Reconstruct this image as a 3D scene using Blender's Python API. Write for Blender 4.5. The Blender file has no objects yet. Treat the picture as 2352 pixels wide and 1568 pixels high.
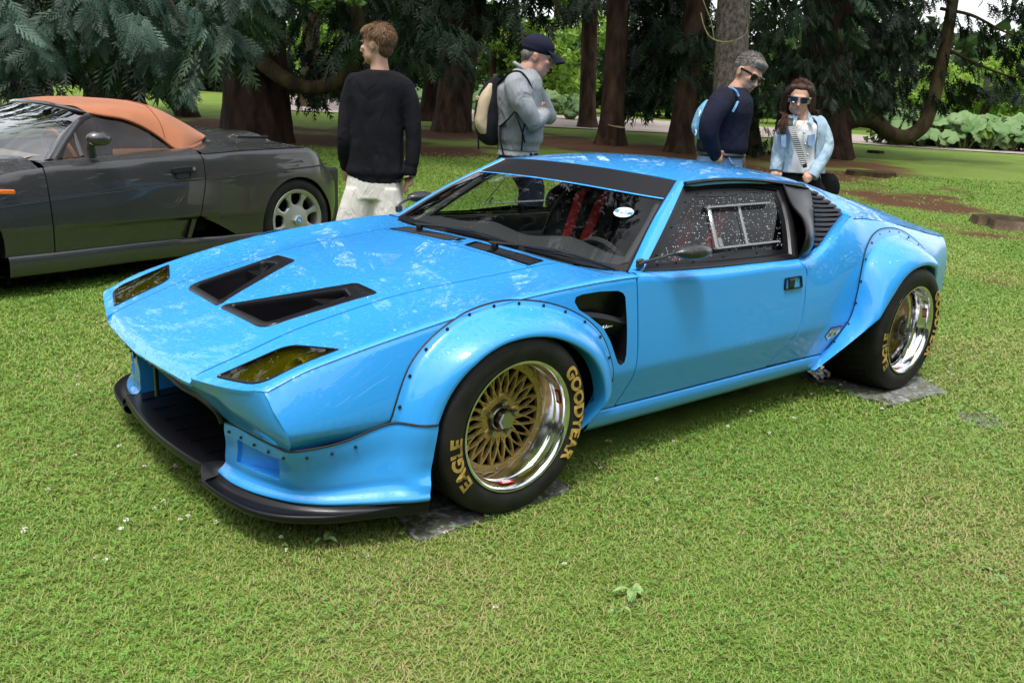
import bpy, math, random
import numpy as np
from mathutils import Vector, Matrix
from mathutils.geometry import delaunay_2d_cdt
PI=math.pi
SC=bpy.context.scene
COL=SC.collection
# ---------------------------------------------------------------- camera
RC=np.array([[-.7663,.6405,.0504],[.1349,.2371,-.9621],[-.6282,-.7304,-.2681]])  # rows: right, down, forward
CAM=np.array([1.7072,2.8551,1.3074]); FPX=1954.3                                   # focal length in pixels of a 2352 px wide frame
cd=bpy.data.cameras.new('camera'); cd.sensor_width=36; cd.lens=FPX/2352*36; cd.clip_start=.05; cd.clip_end=900
co=bpy.data.objects.new('camera',cd); COL.objects.link(co)
u_,_,v_=np.linalg.svd(RC); Rn=u_@v_
M4=Matrix.Identity(4)
for i in range(3):
    M4[i][0]=Rn[0][i]; M4[i][1]=-Rn[1][i]; M4[i][2]=-Rn[2][i]; M4[i][3]=CAM[i]
co.matrix_world=M4; SC.camera=co
# ---------------------------------------------------------------- sky, sun, exposure
w=bpy.data.worlds.new('World'); SC.world=w; w.use_nodes=True
nt=w.node_tree; nt.nodes.clear()
SUN_EL=math.radians(73); SUN_AZ=math.radians(35)      # azimuth measured from +x towards +y
sky=nt.nodes.new('ShaderNodeTexSky'); sky.sky_type='NISHITA'; sky.sun_disc=False
sky.sun_elevation=SUN_EL; sky.sun_rotation=math.radians(90)-SUN_AZ; sky.air_density=1.2; sky.dust_density=2.0; sky.ozone_density=1
hs=nt.nodes.new('ShaderNodeHueSaturation'); hs.inputs['Saturation'].default_value=.22; hs.inputs['Value'].default_value=1.0
tc=nt.nodes.new('ShaderNodeTexCoord'); cn=nt.nodes.new('ShaderNodeTexNoise'); cn.inputs['Scale'].default_value=2.6; cn.inputs['Detail'].default_value=6; cn.inputs['Roughness'].default_value=.6
cr_=nt.nodes.new('ShaderNodeMapRange'); cr_.inputs[1].default_value=.35; cr_.inputs[2].default_value=.68; cr_.inputs[3].default_value=.8; cr_.inputs[4].default_value=1.9
mx=nt.nodes.new('ShaderNodeVectorMath'); mx.operation='SCALE'
bg=nt.nodes.new('ShaderNodeBackground'); bg.inputs['Strength'].default_value=.15
wo=nt.nodes.new('ShaderNodeOutputWorld')
nt.links.new(sky.outputs[0],hs.inputs['Color']); nt.links.new(tc.outputs['Generated'],cn.inputs['Vector'])
nt.links.new(cn.outputs['Fac'],cr_.inputs[0]); nt.links.new(hs.outputs[0],mx.inputs[0]); nt.links.new(cr_.outputs[0],mx.inputs['Scale'])
nt.links.new(mx.outputs[0],bg.inputs['Color']); nt.links.new(bg.outputs[0],wo.inputs['Surface'])
sl=bpy.data.lights.new('sun','SUN'); sl.energy=2.0; sl.angle=math.radians(14); sl.color=(1,.96,.9)
so=bpy.data.objects.new('sun',sl); COL.objects.link(so)
sd=Vector((math.cos(SUN_EL)*math.cos(SUN_AZ),math.cos(SUN_EL)*math.sin(SUN_AZ),math.sin(SUN_EL)))
so.rotation_euler=sd.to_track_quat('Z','Y').to_euler(); so.location=(3,4,12)
vs=SC.view_settings; vs.view_transform='Standard'; vs.look='None'; vs.gamma=1; vs.exposure=0.72; vs.use_curve_mapping=False
SC.cycles.use_denoising=True; SC.cycles.max_bounces=8; SC.cycles.transparent_max_bounces=24; SC.cycles.glossy_bounces=4
SC.cycles.sample_clamp_indirect=8; SC.cycles.caustics_reflective=False; SC.cycles.caustics_refractive=False
# ---------------------------------------------------------------- helpers
rng=np.random.default_rng(7); random.seed(7)
MATS={}
def nodes_of(name):
    m=bpy.data.materials.new(name); m.use_nodes=True; n=m.node_tree; b=n.nodes['Principled BSDF']; MATS[name]=m
    return m,n,b
def mat(name,col,rough=.5,metal=0,spec=.5,coat=0,coatr=.05,var=0,vscale=8,col2=None,bump=0,bscale=60,sheen=0,alpha=None,stretch=None,detail=4,ramp=(.4,.6)):
    """plain procedural material: colour (with noise towards col2), roughness, bump"""
    m,n,b=nodes_of(name); L=n.links
    b.inputs['Base Color'].default_value=(*col,1); b.inputs['Roughness'].default_value=rough; b.inputs['Metallic'].default_value=metal
    b.inputs['Specular IOR Level'].default_value=spec; b.inputs['Coat Weight'].default_value=coat; b.inputs['Coat Roughness'].default_value=coatr
    b.inputs['Sheen Weight'].default_value=sheen
    tcn=n.nodes.new('ShaderNodeTexCoord'); src=tcn.outputs['Object']
    if stretch:
        mp=n.nodes.new('ShaderNodeMapping'); mp.inputs['Scale'].default_value=stretch; L.new(src,mp.inputs['Vector']); src=mp.outputs[0]
    if col2 is not None:
        no=n.nodes.new('ShaderNodeTexNoise'); no.inputs['Scale'].default_value=vscale; no.inputs['Detail'].default_value=detail; L.new(src,no.inputs['Vector'])
        mr=n.nodes.new('ShaderNodeMapRange'); mr.inputs[1].default_value=ramp[0]; mr.inputs[2].default_value=ramp[1]; L.new(no.outputs['Fac'],mr.inputs[0])
        mc=n.nodes.new('ShaderNodeMix'); mc.data_type='RGBA'; mc.inputs[6].default_value=(*col,1); mc.inputs[7].default_value=(*col2,1)
        L.new(mr.outputs[0],mc.inputs[0]); L.new(mc.outputs[2],b.inputs['Base Color'])
    if bump:
        no=n.nodes.new('ShaderNodeTexNoise'); no.inputs['Scale'].default_value=bscale; no.inputs['Detail'].default_value=5; L.new(src,no.inputs['Vector'])
        bp=n.nodes.new('ShaderNodeBump'); bp.inputs['Strength'].default_value=bump; bp.inputs['Distance'].default_value=.01
        L.new(no.outputs['Fac'],bp.inputs['Height']); L.new(bp.outputs[0],b.inputs['Normal'])
    return m
def tag(o,label=None,cat=None,group=None,kind=None):
    if label:o['label']=label
    if cat:o['category']=cat
    if group:o['group']=group
    if kind:o['kind']=kind
    return o
def empty(name,loc=(0,0,0),rz=0,parent=None):
    o=bpy.data.objects.new(name,None); o.empty_display_size=.1; COL.objects.link(o); o.location=loc; o.rotation_euler=(0,0,rz)
    if parent:o.parent=parent
    return o
def obj(name,V,F,m,parent=None,smooth=True,normals=None,fm=None,sharp=None,label=None):
    """one mesh object; m may be a list of materials with fm the per-face index"""
    me=bpy.data.meshes.new(name); V=np.asarray(V,float).reshape(-1,3)
    me.from_pydata(V.tolist(),[],[tuple(int(i) for i in f) for f in F])
    for k in (m if isinstance(m,(list,tuple)) else [m]): me.materials.append(MATS[k] if isinstance(k,str) else k)
    if fm is not None: me.polygons.foreach_set('material_index',np.asarray(fm,np.int32))
    me.polygons.foreach_set('use_smooth',np.full(len(me.polygons),bool(smooth)))
    me.validate(); me.update()
    if sharp is not None and smooth: me.set_sharp_from_angle(angle=math.radians(sharp))
    if normals is not None: me.normals_split_custom_set_from_vertices([tuple(x) for x in normals])
    o=bpy.data.objects.new(name,me); COL.objects.link(o)
    if parent:o.parent=parent
    if label:o['label']=label
    return o
def fastmesh(name,V,T,m,parent=None,fm=None,smooth=False):
    """large triangle soup by foreach_set"""
    V=np.ascontiguousarray(V,np.float32).reshape(-1,3); T=np.ascontiguousarray(T,np.int32).reshape(-1,3)
    me=bpy.data.meshes.new(name); me.vertices.add(len(V)); me.vertices.foreach_set('co',V.ravel())
    me.loops.add(T.size); me.loops.foreach_set('vertex_index',T.ravel()); me.polygons.add(len(T))
    me.polygons.foreach_set('loop_start',np.arange(0,T.size,3,dtype=np.int32))
    for k in (m if isinstance(m,(list,tuple)) else [m]): me.materials.append(MATS[k])
    if fm is not None: me.polygons.foreach_set('material_index',np.asarray(fm,np.int32))
    me.polygons.foreach_set('use_smooth',np.full(len(T),bool(smooth)))
    me.update(calc_edges=True)
    o=bpy.data.objects.new(name,me); COL.objects.link(o)
    if parent:o.parent=parent
    return o
def spl(xs,ys):
    """1-D cubic through points (any order), flat extrapolation"""
    xs=np.array(xs,float); ys=np.array(ys,float); k=np.argsort(xs); xs,ys=xs[k],ys[k]
    h=np.diff(xs); dl=np.diff(ys)/h; m=np.empty(len(xs)); m[0],m[-1]=dl[0],dl[-1]
    for i in range(1,len(xs)-1): m[i]=(dl[i-1]*h[i]+dl[i]*h[i-1])/(h[i]+h[i-1])
    def f(x):
        x=np.clip(np.asarray(x,float),xs[0],xs[-1]); i=np.clip(np.searchsorted(xs,x)-1,0,len(xs)-2); t=(x-xs[i])/h[i]
        return (2*t**3-3*t**2+1)*ys[i]+(t**3-2*t**2+t)*h[i]*m[i]+(-2*t**3+3*t**2)*ys[i+1]+(t**3-t**2)*h[i]*m[i+1]
    return f
def cr(P,n,lin=False):
    """n points along a smooth curve through P"""
    P=np.array(P,float)
    if len(P)==1:return np.repeat(P,n,0)
    d=np.linalg.norm(np.diff(P,axis=0),axis=1)+1e-9; s=np.concatenate([[0],np.cumsum(d)]); q=np.linspace(0,s[-1],n)
    if lin or len(P)==2:return np.stack([np.interp(q,s,P[:,k]) for k in range(P.shape[1])],1)
    return np.stack([spl(s,P[:,k])(q) for k in range(P.shape[1])],1)
def loft(curves,nu,nv,lin=False):
    A=np.stack([cr(c,nu) for c in curves]); m=len(A)
    if m==nv and lin:return A
    d=np.linalg.norm(np.diff(A,axis=0),axis=2).mean(1)+1e-6; s=np.concatenate([[0],np.cumsum(d)]); q=np.linspace(0,s[-1],nv)
    q=np.unique(np.concatenate([q,s])) if not lin else q
    out=np.empty((len(q),nu,3))
    for j in range(nu):
        for k in range(3): out[:,j,k]=np.interp(q,s,A[:,j,k]) if (m==2 or lin) else spl(s,A[:,j,k])(q)
    return out
def gridF(nv,nu,closed_u=False,off=0,flip=False,skip=None):
    F=[]
    for i in range(nv-1):
        for j in range(nu if closed_u else nu-1):
            if skip and skip(i,j):continue
            k=(j+1)%nu; f=(off+i*nu+j,off+i*nu+k,off+(i+1)*nu+k,off+(i+1)*nu+j)
            F.append(f[::-1] if flip else f)
    return F
class MB:
    """collects shapes into one mesh"""
    def __init__(s): s.V=[];s.F=[];s.M=[];s.n=0
    def add(s,V,F,mi=0):
        V=np.asarray(V,float).reshape(-1,3); s.V.append(V); s.F+= [tuple(i+s.n for i in f) for f in F]; s.M+=[mi]*len(F); s.n+=len(V); return s
    def grid(s,G,closed_u=False,flip=False,mi=0,skip=None):
        return s.add(G.reshape(-1,3),gridF(G.shape[0],G.shape[1],closed_u,0,flip,skip),mi)
    def box(s,c,d,mi=0,R=None,bev=0):
        c=np.array(c,float);d=np.array(d,float)/2
        b=min(bev,*(d*.95)) if bev else 0
        if b:
            V=[]
            for sx in(-1,1):
                for sy in(-1,1):
                    for sz in(-1,1):
                        V+=[(sx*(d[0]-b),sy*(d[1]-b),sz*d[2]),(sx*(d[0]-b),sy*d[1],sz*(d[2]-b)),(sx*d[0],sy*(d[1]-b),sz*(d[2]-b))]
            V=np.array(V); import_hull=hullfaces(V); 
            if R is not None:V=V@np.array(R).T
            return s.add(V+c,import_hull,mi)
        V=np.array([(x,y,z) for x in(-1,1) for y in(-1,1) for z in(-1,1)])*d
        if R is not None:V=V@np.array(R).T
        return s.add(V+c,[(0,1,3,2),(4,6,7,5),(0,4,5,1),(2,3,7,6),(0,2,6,4),(1,5,7,3)],mi)
    def tube(s,P,r,n=8,mi=0,caps=True,sq=None):
        P=np.array(P,float); r=np.broadcast_to(np.asarray(r,float),(len(P),)); T=np.gradient(P,axis=0); T/=np.linalg.norm(T,axis=1)[:,None]+1e-12
        u=np.cross(T[0],[0,0,1]); u=u if np.linalg.norm(u)>.1 else np.cross(T[0],[1,0,0]); u/=np.linalg.norm(u); G=[]
        a=np.linspace(0,2*PI,n,endpoint=False)
        for p,t,q in zip(P,T,r):
            u=u-t*(u@t); u/=np.linalg.norm(u)+1e-12; v=np.cross(t,u)
            ky=1 if sq is None else sq
            G.append(p+q*(np.cos(a)[:,None]*u+ky*np.sin(a)[:,None]*v))
        G=np.array(G); s.grid(G,True,mi=mi)
        if caps:
            k=s.n-len(P)*n; s.F+=[tuple(k+i for i in range(n))[::-1],tuple(s.n-n+i for i in range(n))]; s.M+=[mi,mi]
        return s
    def lathe(s,prof,c,axis='y',n=48,mi=0,a0=0,a1=2*PI):
        """prof: list of (radius, along axis)"""
        full=abs(a1-a0-2*PI)<1e-6; a=np.linspace(a0,a1,n,endpoint=not full); G=[]
        for r,h in prof:
            x=r*np.cos(a);z=r*np.sin(a);hh=np.full(n,h)
            G.append(np.stack({'y':[x,hh,z],'z':[x,z,hh],'x':[hh,x,z]}[axis],1)+c)
        return s.grid(np.array(G),full,mi=mi)
    def ell(s,c,r,nu=12,nv=8,mi=0,R=None):
        G=[]
        for i in range(nv+1):
            t=PI*i/nv; G.append([(math.sin(t)*math.cos(2*PI*j/nu)*r[0],math.sin(t)*math.sin(2*PI*j/nu)*r[1],math.cos(t)*r[2]) for j in range(nu)])
        G=np.array(G)
        if R is not None:G=G@np.array(R).T
        return s.grid(G+np.array(c),True,mi=mi,flip=True)
    def mirror(s):
        o=MB(); V=np.concatenate(s.V)*[1,-1,1]; o.add(V,[f[::-1] for f in s.F]); o.M=list(s.M); return o
    def plus(s,o):
        k=len(s.M); s.add(np.concatenate(o.V),o.F); s.M[k:]=o.M; return s
    def build(s,name,m,parent=None,smooth=True,sharp=35,label=None):
        return obj(name,np.concatenate(s.V),s.F,m,parent,smooth,fm=s.M,sharp=sharp,label=label)
def hullfaces(V):
    import bmesh
    bm=bmesh.new(); vs=[bm.verts.new(v) for v in V]; bm.verts.index_update(); 
    for i,v in enumerate(vs): v.index=i
    r=bmesh.ops.convex_hull(bm,input=vs); F=[tuple(v.index for v in f.verts) for f in bm.faces]; bm.free(); return F
def inpoly(P,poly):
    P=np.asarray(P,float); poly=np.asarray(poly,float); x,y=P[:,0],P[:,1]; r=np.zeros(len(P),bool); j=len(poly)-1
    for i in range(len(poly)):
        xi,yi=poly[i]; xj,yj=poly[j]
        c=((yi>y)!=(yj>y))&(x<(xj-xi)*(y-yi)/(yj-yi+1e-15)+xi); r^=c; j=i
    return r
def rounded(poly,r,n=5):
    """polygon with corners rounded by radius r (or a list)"""
    poly=np.array(poly,float); out=[]; N=len(poly); rr=r if isinstance(r,(list,tuple)) else [r]*N
    for i in range(N):
        p=poly[i]; a=poly[i-1]-p; b=poly[(i+1)%N]-p; la,lb=np.linalg.norm(a),np.linalg.norm(b); q=min(rr[i],la*.45,lb*.45)
        A=p+a/la*q; B=p+b/lb*q
        for t in np.linspace(0,1,n): out.append((1-t)**2*A+2*t*(1-t)*p+t*t*B)
    return np.array(out)
def densify(poly,h):
    out=[]; poly=np.asarray(poly,float)
    for i in range(len(poly)):
        a,b=poly[i],poly[(i+1)%len(poly)]; k=max(1,int(np.ceil(np.linalg.norm(b-a)/h)))
        for t in range(k): out.append(a+(b-a)*t/k)
    return np.array(out)
def hf(outline,holes,fn,h,extra=None,jit=0):
    """height-field panel: 2-D outline with holes, 3-D by fn(uv array) -> (n,3); returns V,F,normals"""
    O=densify(outline,h); Hs=[densify(q,h) for q in holes]
    pts=list(O); E=[(i,(i+1)%len(O)) for i in range(len(O))]
    for q in Hs:
        k=len(pts); pts+=list(q); E+=[(k+i,k+(i+1)%len(q)) for i in range(len(q))]
    B=np.array(pts); lo,hi=B.min(0),B.max(0)
    gx,gy=np.meshgrid(np.arange(lo[0]+h*.5,hi[0],h),np.arange(lo[1]+h*.5,hi[1],h)); G=np.stack([gx.ravel(),gy.ravel()],1)
    if extra is not None: G=np.concatenate([G,np.asarray(extra,float)])
    ok=inpoly(G,O)
    for q in Hs: ok&=~inpoly(G,q)
    G=G[ok]; dmin=np.array([np.min(np.sum((B-g)**2,1)) for g in G]) if len(G) else np.zeros(0)
    G=G[dmin>(h*.3)**2]
    pts+=list(G)
    vo,_,fo,*_=delaunay_2d_cdt([Vector((float(p[0]),float(p[1]))) for p in pts],E,[],0,1e-6)
    U=np.array([(v.x,v.y) for v in vo]); F=np.array([tuple(f) for f in fo])
    c=U[F].mean(1); ok=inpoly(c,O)
    for q in Hs: ok&=~inpoly(c,q)
    F=F[ok]; V=fn(U); e=1e-3
    Nn=np.cross(fn(U+[e,0])-V,fn(U+[0,e])-V); Nn/=np.linalg.norm(Nn,axis=1)[:,None]+1e-12
    return V,F,Nn
def panel(mb,V,F,N,flip=False,rim=.012):
    """append a panel with an inturned rim to a PanelSet"""
    F=np.asarray(F); 
    if flip: F=F[:,::-1]; N=-N
    k=mb['n']; mb['V'].append(V); mb['N'].append(N); mb['F']+=(F+k).tolist(); mb['n']+=len(V)
    if rim:
        from collections import Counter
        ct=Counter(); dr={}
        for f in F:
            for a,b in zip(f,np.roll(f,-1)):
                key=(min(a,b),max(a,b)); ct[key]+=1; dr[key]=(a,b)
        Ed=[dr[q] for q,c in ct.items() if c==1]
        for a,b in Ed:
            k=mb['n']; ea=V[b]-V[a]; nn=np.cross(ea,N[a]); nn/=np.linalg.norm(nn)+1e-12
            mb['V'].append(np.array([V[a],V[b],V[b]-N[b]*rim,V[a]-N[a]*rim])); mb['N'].append(np.repeat([nn],4,0)); mb['F'].append((k,k+3,k+2,k+1)); mb['n']+=4
    return mb
def pset(): return dict(V=[],F=[],N=[],n=0)
def pgrid(mb,G,flip=False,rim=0):
    nv,nu=G.shape[:2]; F=[]
    for i in range(nv-1):
        for j in range(nu-1):
            a,b,c,d=i*nu+j,i*nu+j+1,(i+1)*nu+j+1,(i+1)*nu+j; F+=[(a,b,c),(a,c,d)]
    du=np.gradient(G,axis=1); dv=np.gradient(G,axis=0); N=np.cross(du,dv).reshape(-1,3); N/=np.linalg.norm(N,axis=1)[:,None]+1e-12
    return panel(mb,G.reshape(-1,3),np.array(F),N,flip,rim)
def pbuild(mb,name,m,parent,mirror=False,label=None):
    V=np.concatenate(mb['V']); N=np.concatenate(mb['N']); F=mb['F']
    if mirror: V=V*[1,-1,1]; N=N*[1,-1,1]; F=[tuple(f)[::-1] for f in F]
    return obj(name,V,F,m,parent,True,normals=N,label=label)
def text_mesh(txt,size=1,extrude=0,bold=0,shear=0):
    c=bpy.data.curves.new('t','FONT'); c.body=txt; c.size=size; c.extrude=extrude; c.offset=bold; c.shear=shear; c.resolution_u=3; c.align_x='CENTER'; c.align_y='CENTER'
    o=bpy.data.objects.new('t',c); COL.objects.link(o); dg=bpy.context.evaluated_depsgraph_get(); me=bpy.data.meshes.new_from_object(o.evaluated_get(dg))
    V=np.array([tuple(v.co) for v in me.vertices]); F=[tuple(p.vertices) for p in me.polygons]
    bpy.data.objects.remove(o); bpy.data.curves.remove(c); bpy.data.meshes.remove(me); return V,F
def frame(o,x,y):
    """3x3 whose columns are x, y, x cross y (orthonormalised)"""
    x=np.array(x,float); x/=np.linalg.norm(x); y=np.array(y,float); y=y-x*(y@x); y/=np.linalg.norm(y); return np.stack([x,y,np.cross(x,y)],1)
def pix(u,v):
    q=np.array([(u-1176)/FPX,(v-784)/FPX,1.]); return Rn.T@q
def on_ground(u,v):
    D=pix(u,v); t=np.linspace(1,90,2000); P=CAM+t[:,None]*D; k=np.argmax(P[:,2]<ground(P[:,0],P[:,1]))
    if k==0:k=len(t)-1
    return P[k]
FWD=np.array([Rn[2][0],Rn[2][1]]); FWD/=np.linalg.norm(FWD); RGT=np.array([Rn[0][0],Rn[0][1]]); RGT/=np.linalg.norm(RGT)
def ground(x,y):
    s=(np.asarray(x)-CAM[0])*FWD[0]+(np.asarray(y)-CAM[1])*FWD[1]-8
    s=np.maximum(s,0); return .027*s*s/(s+4)
def at_depth(u,v,dep):
    """point on the pixel's ray at a distance (metres along the viewing direction)"""
    return CAM+dep*pix(u,v)
# ---------------------------------------------------------------- materials
def paint(name,col,drops=1.0,rough=.38,flake=0,metal=0):
    """clear-coated car paint, rain drops standing on the faces that look up"""
    m,n,b=nodes_of(name); L=n.links
    b.inputs['Base Color'].default_value=(*col,1); b.inputs['Roughness'].default_value=rough; b.inputs['Metallic'].default_value=metal
    b.inputs['Coat Weight'].default_value=1; b.inputs['Coat Roughness'].default_value=.015; b.inputs['Specular IOR Level'].default_value=.35
    tcn=n.nodes.new('ShaderNodeTexCoord'); geo=n.nodes.new('ShaderNodeNewGeometry')
    def vor(scale,thr,d):
        v=n.nodes.new('ShaderNodeTexVoronoi'); v.inputs['Scale'].default_value=scale; v.inputs['Randomness'].default_value=1
        wn=n.nodes.new('ShaderNodeTexNoise'); wn.inputs['Scale'].default_value=scale*.9; L.new(tcn.outputs['Object'],wn.inputs['Vector'])
        ad=n.nodes.new('ShaderNodeMix'); ad.data_type='RGBA'; ad.blend_type='LINEAR_LIGHT'; ad.inputs[0].default_value=.35/scale
        L.new(tcn.outputs['Object'],ad.inputs[6]); L.new(wn.outputs['Color'],ad.inputs[7]); L.new(ad.outputs[2],v.inputs['Vector'])
        sep=n.nodes.new('ShaderNodeSeparateColor'); L.new(v.outputs['Color'],sep.inputs[0])
        th=n.nodes.new('ShaderNodeMath'); th.operation='MULTIPLY'; th.inputs[1].default_value=thr; L.new(sep.outputs[0],th.inputs[0])   # random drop radius per cell
        sub=n.nodes.new('ShaderNodeMath'); sub.operation='SUBTRACT'; L.new(th.outputs[0],sub.inputs[0]); L.new(v.outputs['Distance'],sub.inputs[1])
        mr=n.nodes.new('ShaderNodeMapRange'); mr.interpolation_type='SMOOTHSTEP'; mr.inputs[1].default_value=0; mr.inputs[2].default_value=d; L.new(sub.outputs[0],mr.inputs[0])
        return mr.outputs[0]
    if drops:
        a=vor(42,.55,.18); c=vor(95,.5,.16)
        mxn=n.nodes.new('ShaderNodeMath'); mxn.operation='MAXIMUM'; L.new(a,mxn.inputs[0]); L.new(c,mxn.inputs[1])
        sp=n.nodes.new('ShaderNodeSeparateXYZ'); L.new(geo.outputs['Normal'],sp.inputs[0])
        up=n.nodes.new('ShaderNodeMapRange'); up.inputs[1].default_value=.55; up.inputs[2].default_value=.93; L.new(sp.outputs['Z'],up.inputs[0])
        hn=n.nodes.new('ShaderNodeTexNoise'); hn.inputs['Scale'].default_value=2.2; hn.inputs['Detail'].default_value=2; L.new(tcn.outputs['Object'],hn.inputs['Vector'])
        hm=n.nodes.new('ShaderNodeMapRange'); hm.inputs[1].default_value=.38; hm.inputs[2].default_value=.6; hm.inputs[3].default_value=.55; L.new(hn.outputs['Fac'],hm.inputs[0])
        m1=n.nodes.new('ShaderNodeMath'); m1.operation='MULTIPLY'; L.new(mxn.outputs[0],m1.inputs[0]); L.new(up.outputs[0],m1.inputs[1])
        m2=n.nodes.new('ShaderNodeMath'); m2.operation='MULTIPLY'; L.new(m1.outputs[0],m2.inputs[0]); L.new(hm.outputs[0],m2.inputs[1])
        bp=n.nodes.new('ShaderNodeBump'); bp.inputs['Strength'].default_value=drops; bp.inputs['Distance'].default_value=.008
        L.new(m2.outputs[0],bp.inputs['Height']); L.new(bp.outputs[0],b.inputs['Coat Normal'])
    if flake:
        fv=n.nodes.new('ShaderNodeTexVoronoi'); fv.inputs['Scale'].default_value=900; L.new(tcn.outputs['Object'],fv.inputs['Vector'])
        mc=n.nodes.new('ShaderNodeMix'); mc.data_type='RGBA'; mc.inputs[6].default_value=(*[c*.7 for c in col],1); mc.inputs[7].default_value=(*[min(1,c*1.4) for c in col],1)
        se=n.nodes.new('ShaderNodeSeparateColor'); L.new(fv.outputs['Color'],se.inputs[0]); L.new(se.outputs[0],mc.inputs[0]); L.new(mc.outputs[2],b.inputs['Base Color'])
    return m
paint('blue_paint',(.030,.315,.79))
paint('grey_paint',(.074,.073,.075),drops=.35,flake=1,metal=.7,rough=.36)
def glass(name,tint,refl=1.0,rough=.0,spots=0,ior=1.5):
    m=bpy.data.materials.new(name); m.use_nodes=True; n=m.node_tree; n.nodes.clear(); L=n.links; MATS[name]=m
    o=n.nodes.new('ShaderNodeOutputMaterial'); t=n.nodes.new('ShaderNodeBsdfTransparent'); t.inputs[0].default_value=(*tint,1)
    g=n.nodes.new('ShaderNodeBsdfGlossy'); g.inputs['Roughness'].default_value=rough; ge=n.nodes.new('ShaderNodeNewGeometry'); dt=n.nodes.new('ShaderNodeVectorMath'); dt.operation='DOT_PRODUCT'; L.new(ge.outputs['Normal'],dt.inputs[0]); L.new(ge.outputs['Incoming'],dt.inputs[1])
    def mth(op,a,b):
        q=n.nodes.new('ShaderNodeMath'); q.operation=op
        for k,i in((a,0),(b,1)):
            if isinstance(k,(int,float)): q.inputs[i].default_value=k
            elif k is not None: L.new(k,q.inputs[i])
        return q
    fr=mth('ADD',mth('MULTIPLY',mth('POWER',mth('SUBTRACT',1,mth('ABSOLUTE',dt.outputs['Value'],None).outputs[0]).outputs[0],5).outputs[0],.95).outputs[0],.045)   # Schlick, the same from both sides
    mx=n.nodes.new('ShaderNodeMixShader'); mu=n.nodes.new('ShaderNodeMath'); mu.operation='MULTIPLY'; mu.inputs[1].default_value=refl
    L.new(fr.outputs[0],mu.inputs[0]); L.new(mu.outputs[0],mx.inputs[0]); L.new(t.outputs[0],mx.inputs[1]); L.new(g.outputs[0],mx.inputs[2])
    out=mx.outputs[0]
    if spots:
        tcn=n.nodes.new('ShaderNodeTexCoord'); v=n.nodes.new('ShaderNodeTexVoronoi'); v.inputs['Scale'].default_value=140; L.new(tcn.outputs['Object'],v.inputs['Vector'])
        sep=n.nodes.new('ShaderNodeSeparateColor'); L.new(v.outputs['Color'],sep.inputs[0])
        th=n.nodes.new('ShaderNodeMapRange'); th.inputs[1].default_value=.45; th.inputs[2].default_value=1; th.inputs[3].default_value=-.05; th.inputs[4].default_value=.42; L.new(sep.outputs[1],th.inputs[0])
        lt=n.nodes.new('ShaderNodeMath'); lt.operation='LESS_THAN'; L.new(v.outputs['Distance'],lt.inputs[0]); L.new(th.outputs[0],lt.inputs[1])
        gl=n.nodes.new('ShaderNodeBsdfGlass'); gl.inputs['IOR'].default_value=1.33; df=n.nodes.new('ShaderNodeBsdfDiffuse'); df.inputs[0].default_value=(.75,.78,.8,1)
        m3=n.nodes.new('ShaderNodeMixShader'); m3.inputs[0].default_value=spots; L.new(gl.outputs[0],m3.inputs[1]); L.new(df.outputs[0],m3.inputs[2])
        m2=n.nodes.new('ShaderNodeMixShader'); L.new(lt.outputs[0],m2.inputs[0]); L.new(out,m2.inputs[1]); L.new(m3.outputs[0],m2.inputs[2]); out=m2.outputs[0]
    L.new(out,o.inputs[0]); return m
glass('windscreen_glass',(.90,.93,.92),1.0)
glass('side_glass',(.78,.80,.81),1.0,spots=.5)
glass('plexi',(.80,.83,.85),1.0,rough=.05)
_n=MATS['plexi'].node_tree; _d=_n.nodes.new('ShaderNodeBsdfDiffuse'); _d.inputs[0].default_value=(.30,.31,.33,1); _m=_n.nodes.new('ShaderNodeMixShader'); _m.inputs[0].default_value=.45
_o=[q for q in _n.nodes if q.type=='OUTPUT_MATERIAL'][0]; _s=_o.inputs[0].links[0].from_socket; _n.links.new(_s,_m.inputs[1]); _n.links.new(_d.outputs[0],_m.inputs[2]); _n.links.new(_m.outputs[0],_o.inputs[0])
glass('yellow_cover',(.80,.72,.07),1.0)
glass('sheen_glass',(.55,.62,.64),4.0)
glass('tinted_glass',(.78,.84,.84),1.6)
mat('satin_black',(.007,.007,.009),.30,spec=.32,bump=.05,bscale=300)
mat('matt_black',(.009,.009,.011),.5,spec=.22,bump=.08,bscale=400)
mat('rubber_black',(.012,.012,.012),.55,spec=.3)
mat('cavity_black',(.004,.004,.004),.9,spec=.1)
mat('tyre_rubber',(.009,.009,.010),.6,spec=.28,col2=(.018,.017,.016),vscale=14,bump=.12,bscale=220)
mat('tyre_gold',(.50,.33,.075),.6,col2=(.16,.11,.03),vscale=45,ramp=(.5,.75))
mat('polished_metal',(.82,.82,.83),.09,metal=1,col2=(.62,.62,.64),vscale=20)
mat('gold_metal',(.60,.42,.15),.42,metal=.6,col2=(.46,.31,.10),vscale=12,bump=.03,bscale=200)
mat('nut_metal',(.42,.42,.42),.28,metal=1)
mat('screw_metal',(.05,.05,.055),.3,metal=.8)
mat('red_decal',(.62,.03,.04),.4); mat('white_decal',(.8,.8,.8),.4); mat('teal_decal',(.05,.22,.29),.4)
mat('yellow_decal',(.62,.62,.03),.4); mat('dark_red_decal',(.25,.01,.02),.4); mat('black_decal',(.01,.01,.01),.4)
mat('harness_red',(.80,.022,.014),.8,bump=.3,bscale=900)
mat('interior_black',(.012,.012,.013),.75,bump=.1,bscale=200); mat('interior_grey',(.016,.017,.018),.7,bump=.1,bscale=150)
mat('carbon',(.012,.012,.014),.35,spec=.3,coat=.35,col2=(.045,.045,.045),vscale=160,stretch=(1,.4,2)); mat('chrome',(.8,.8,.8),.06,metal=1)
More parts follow.
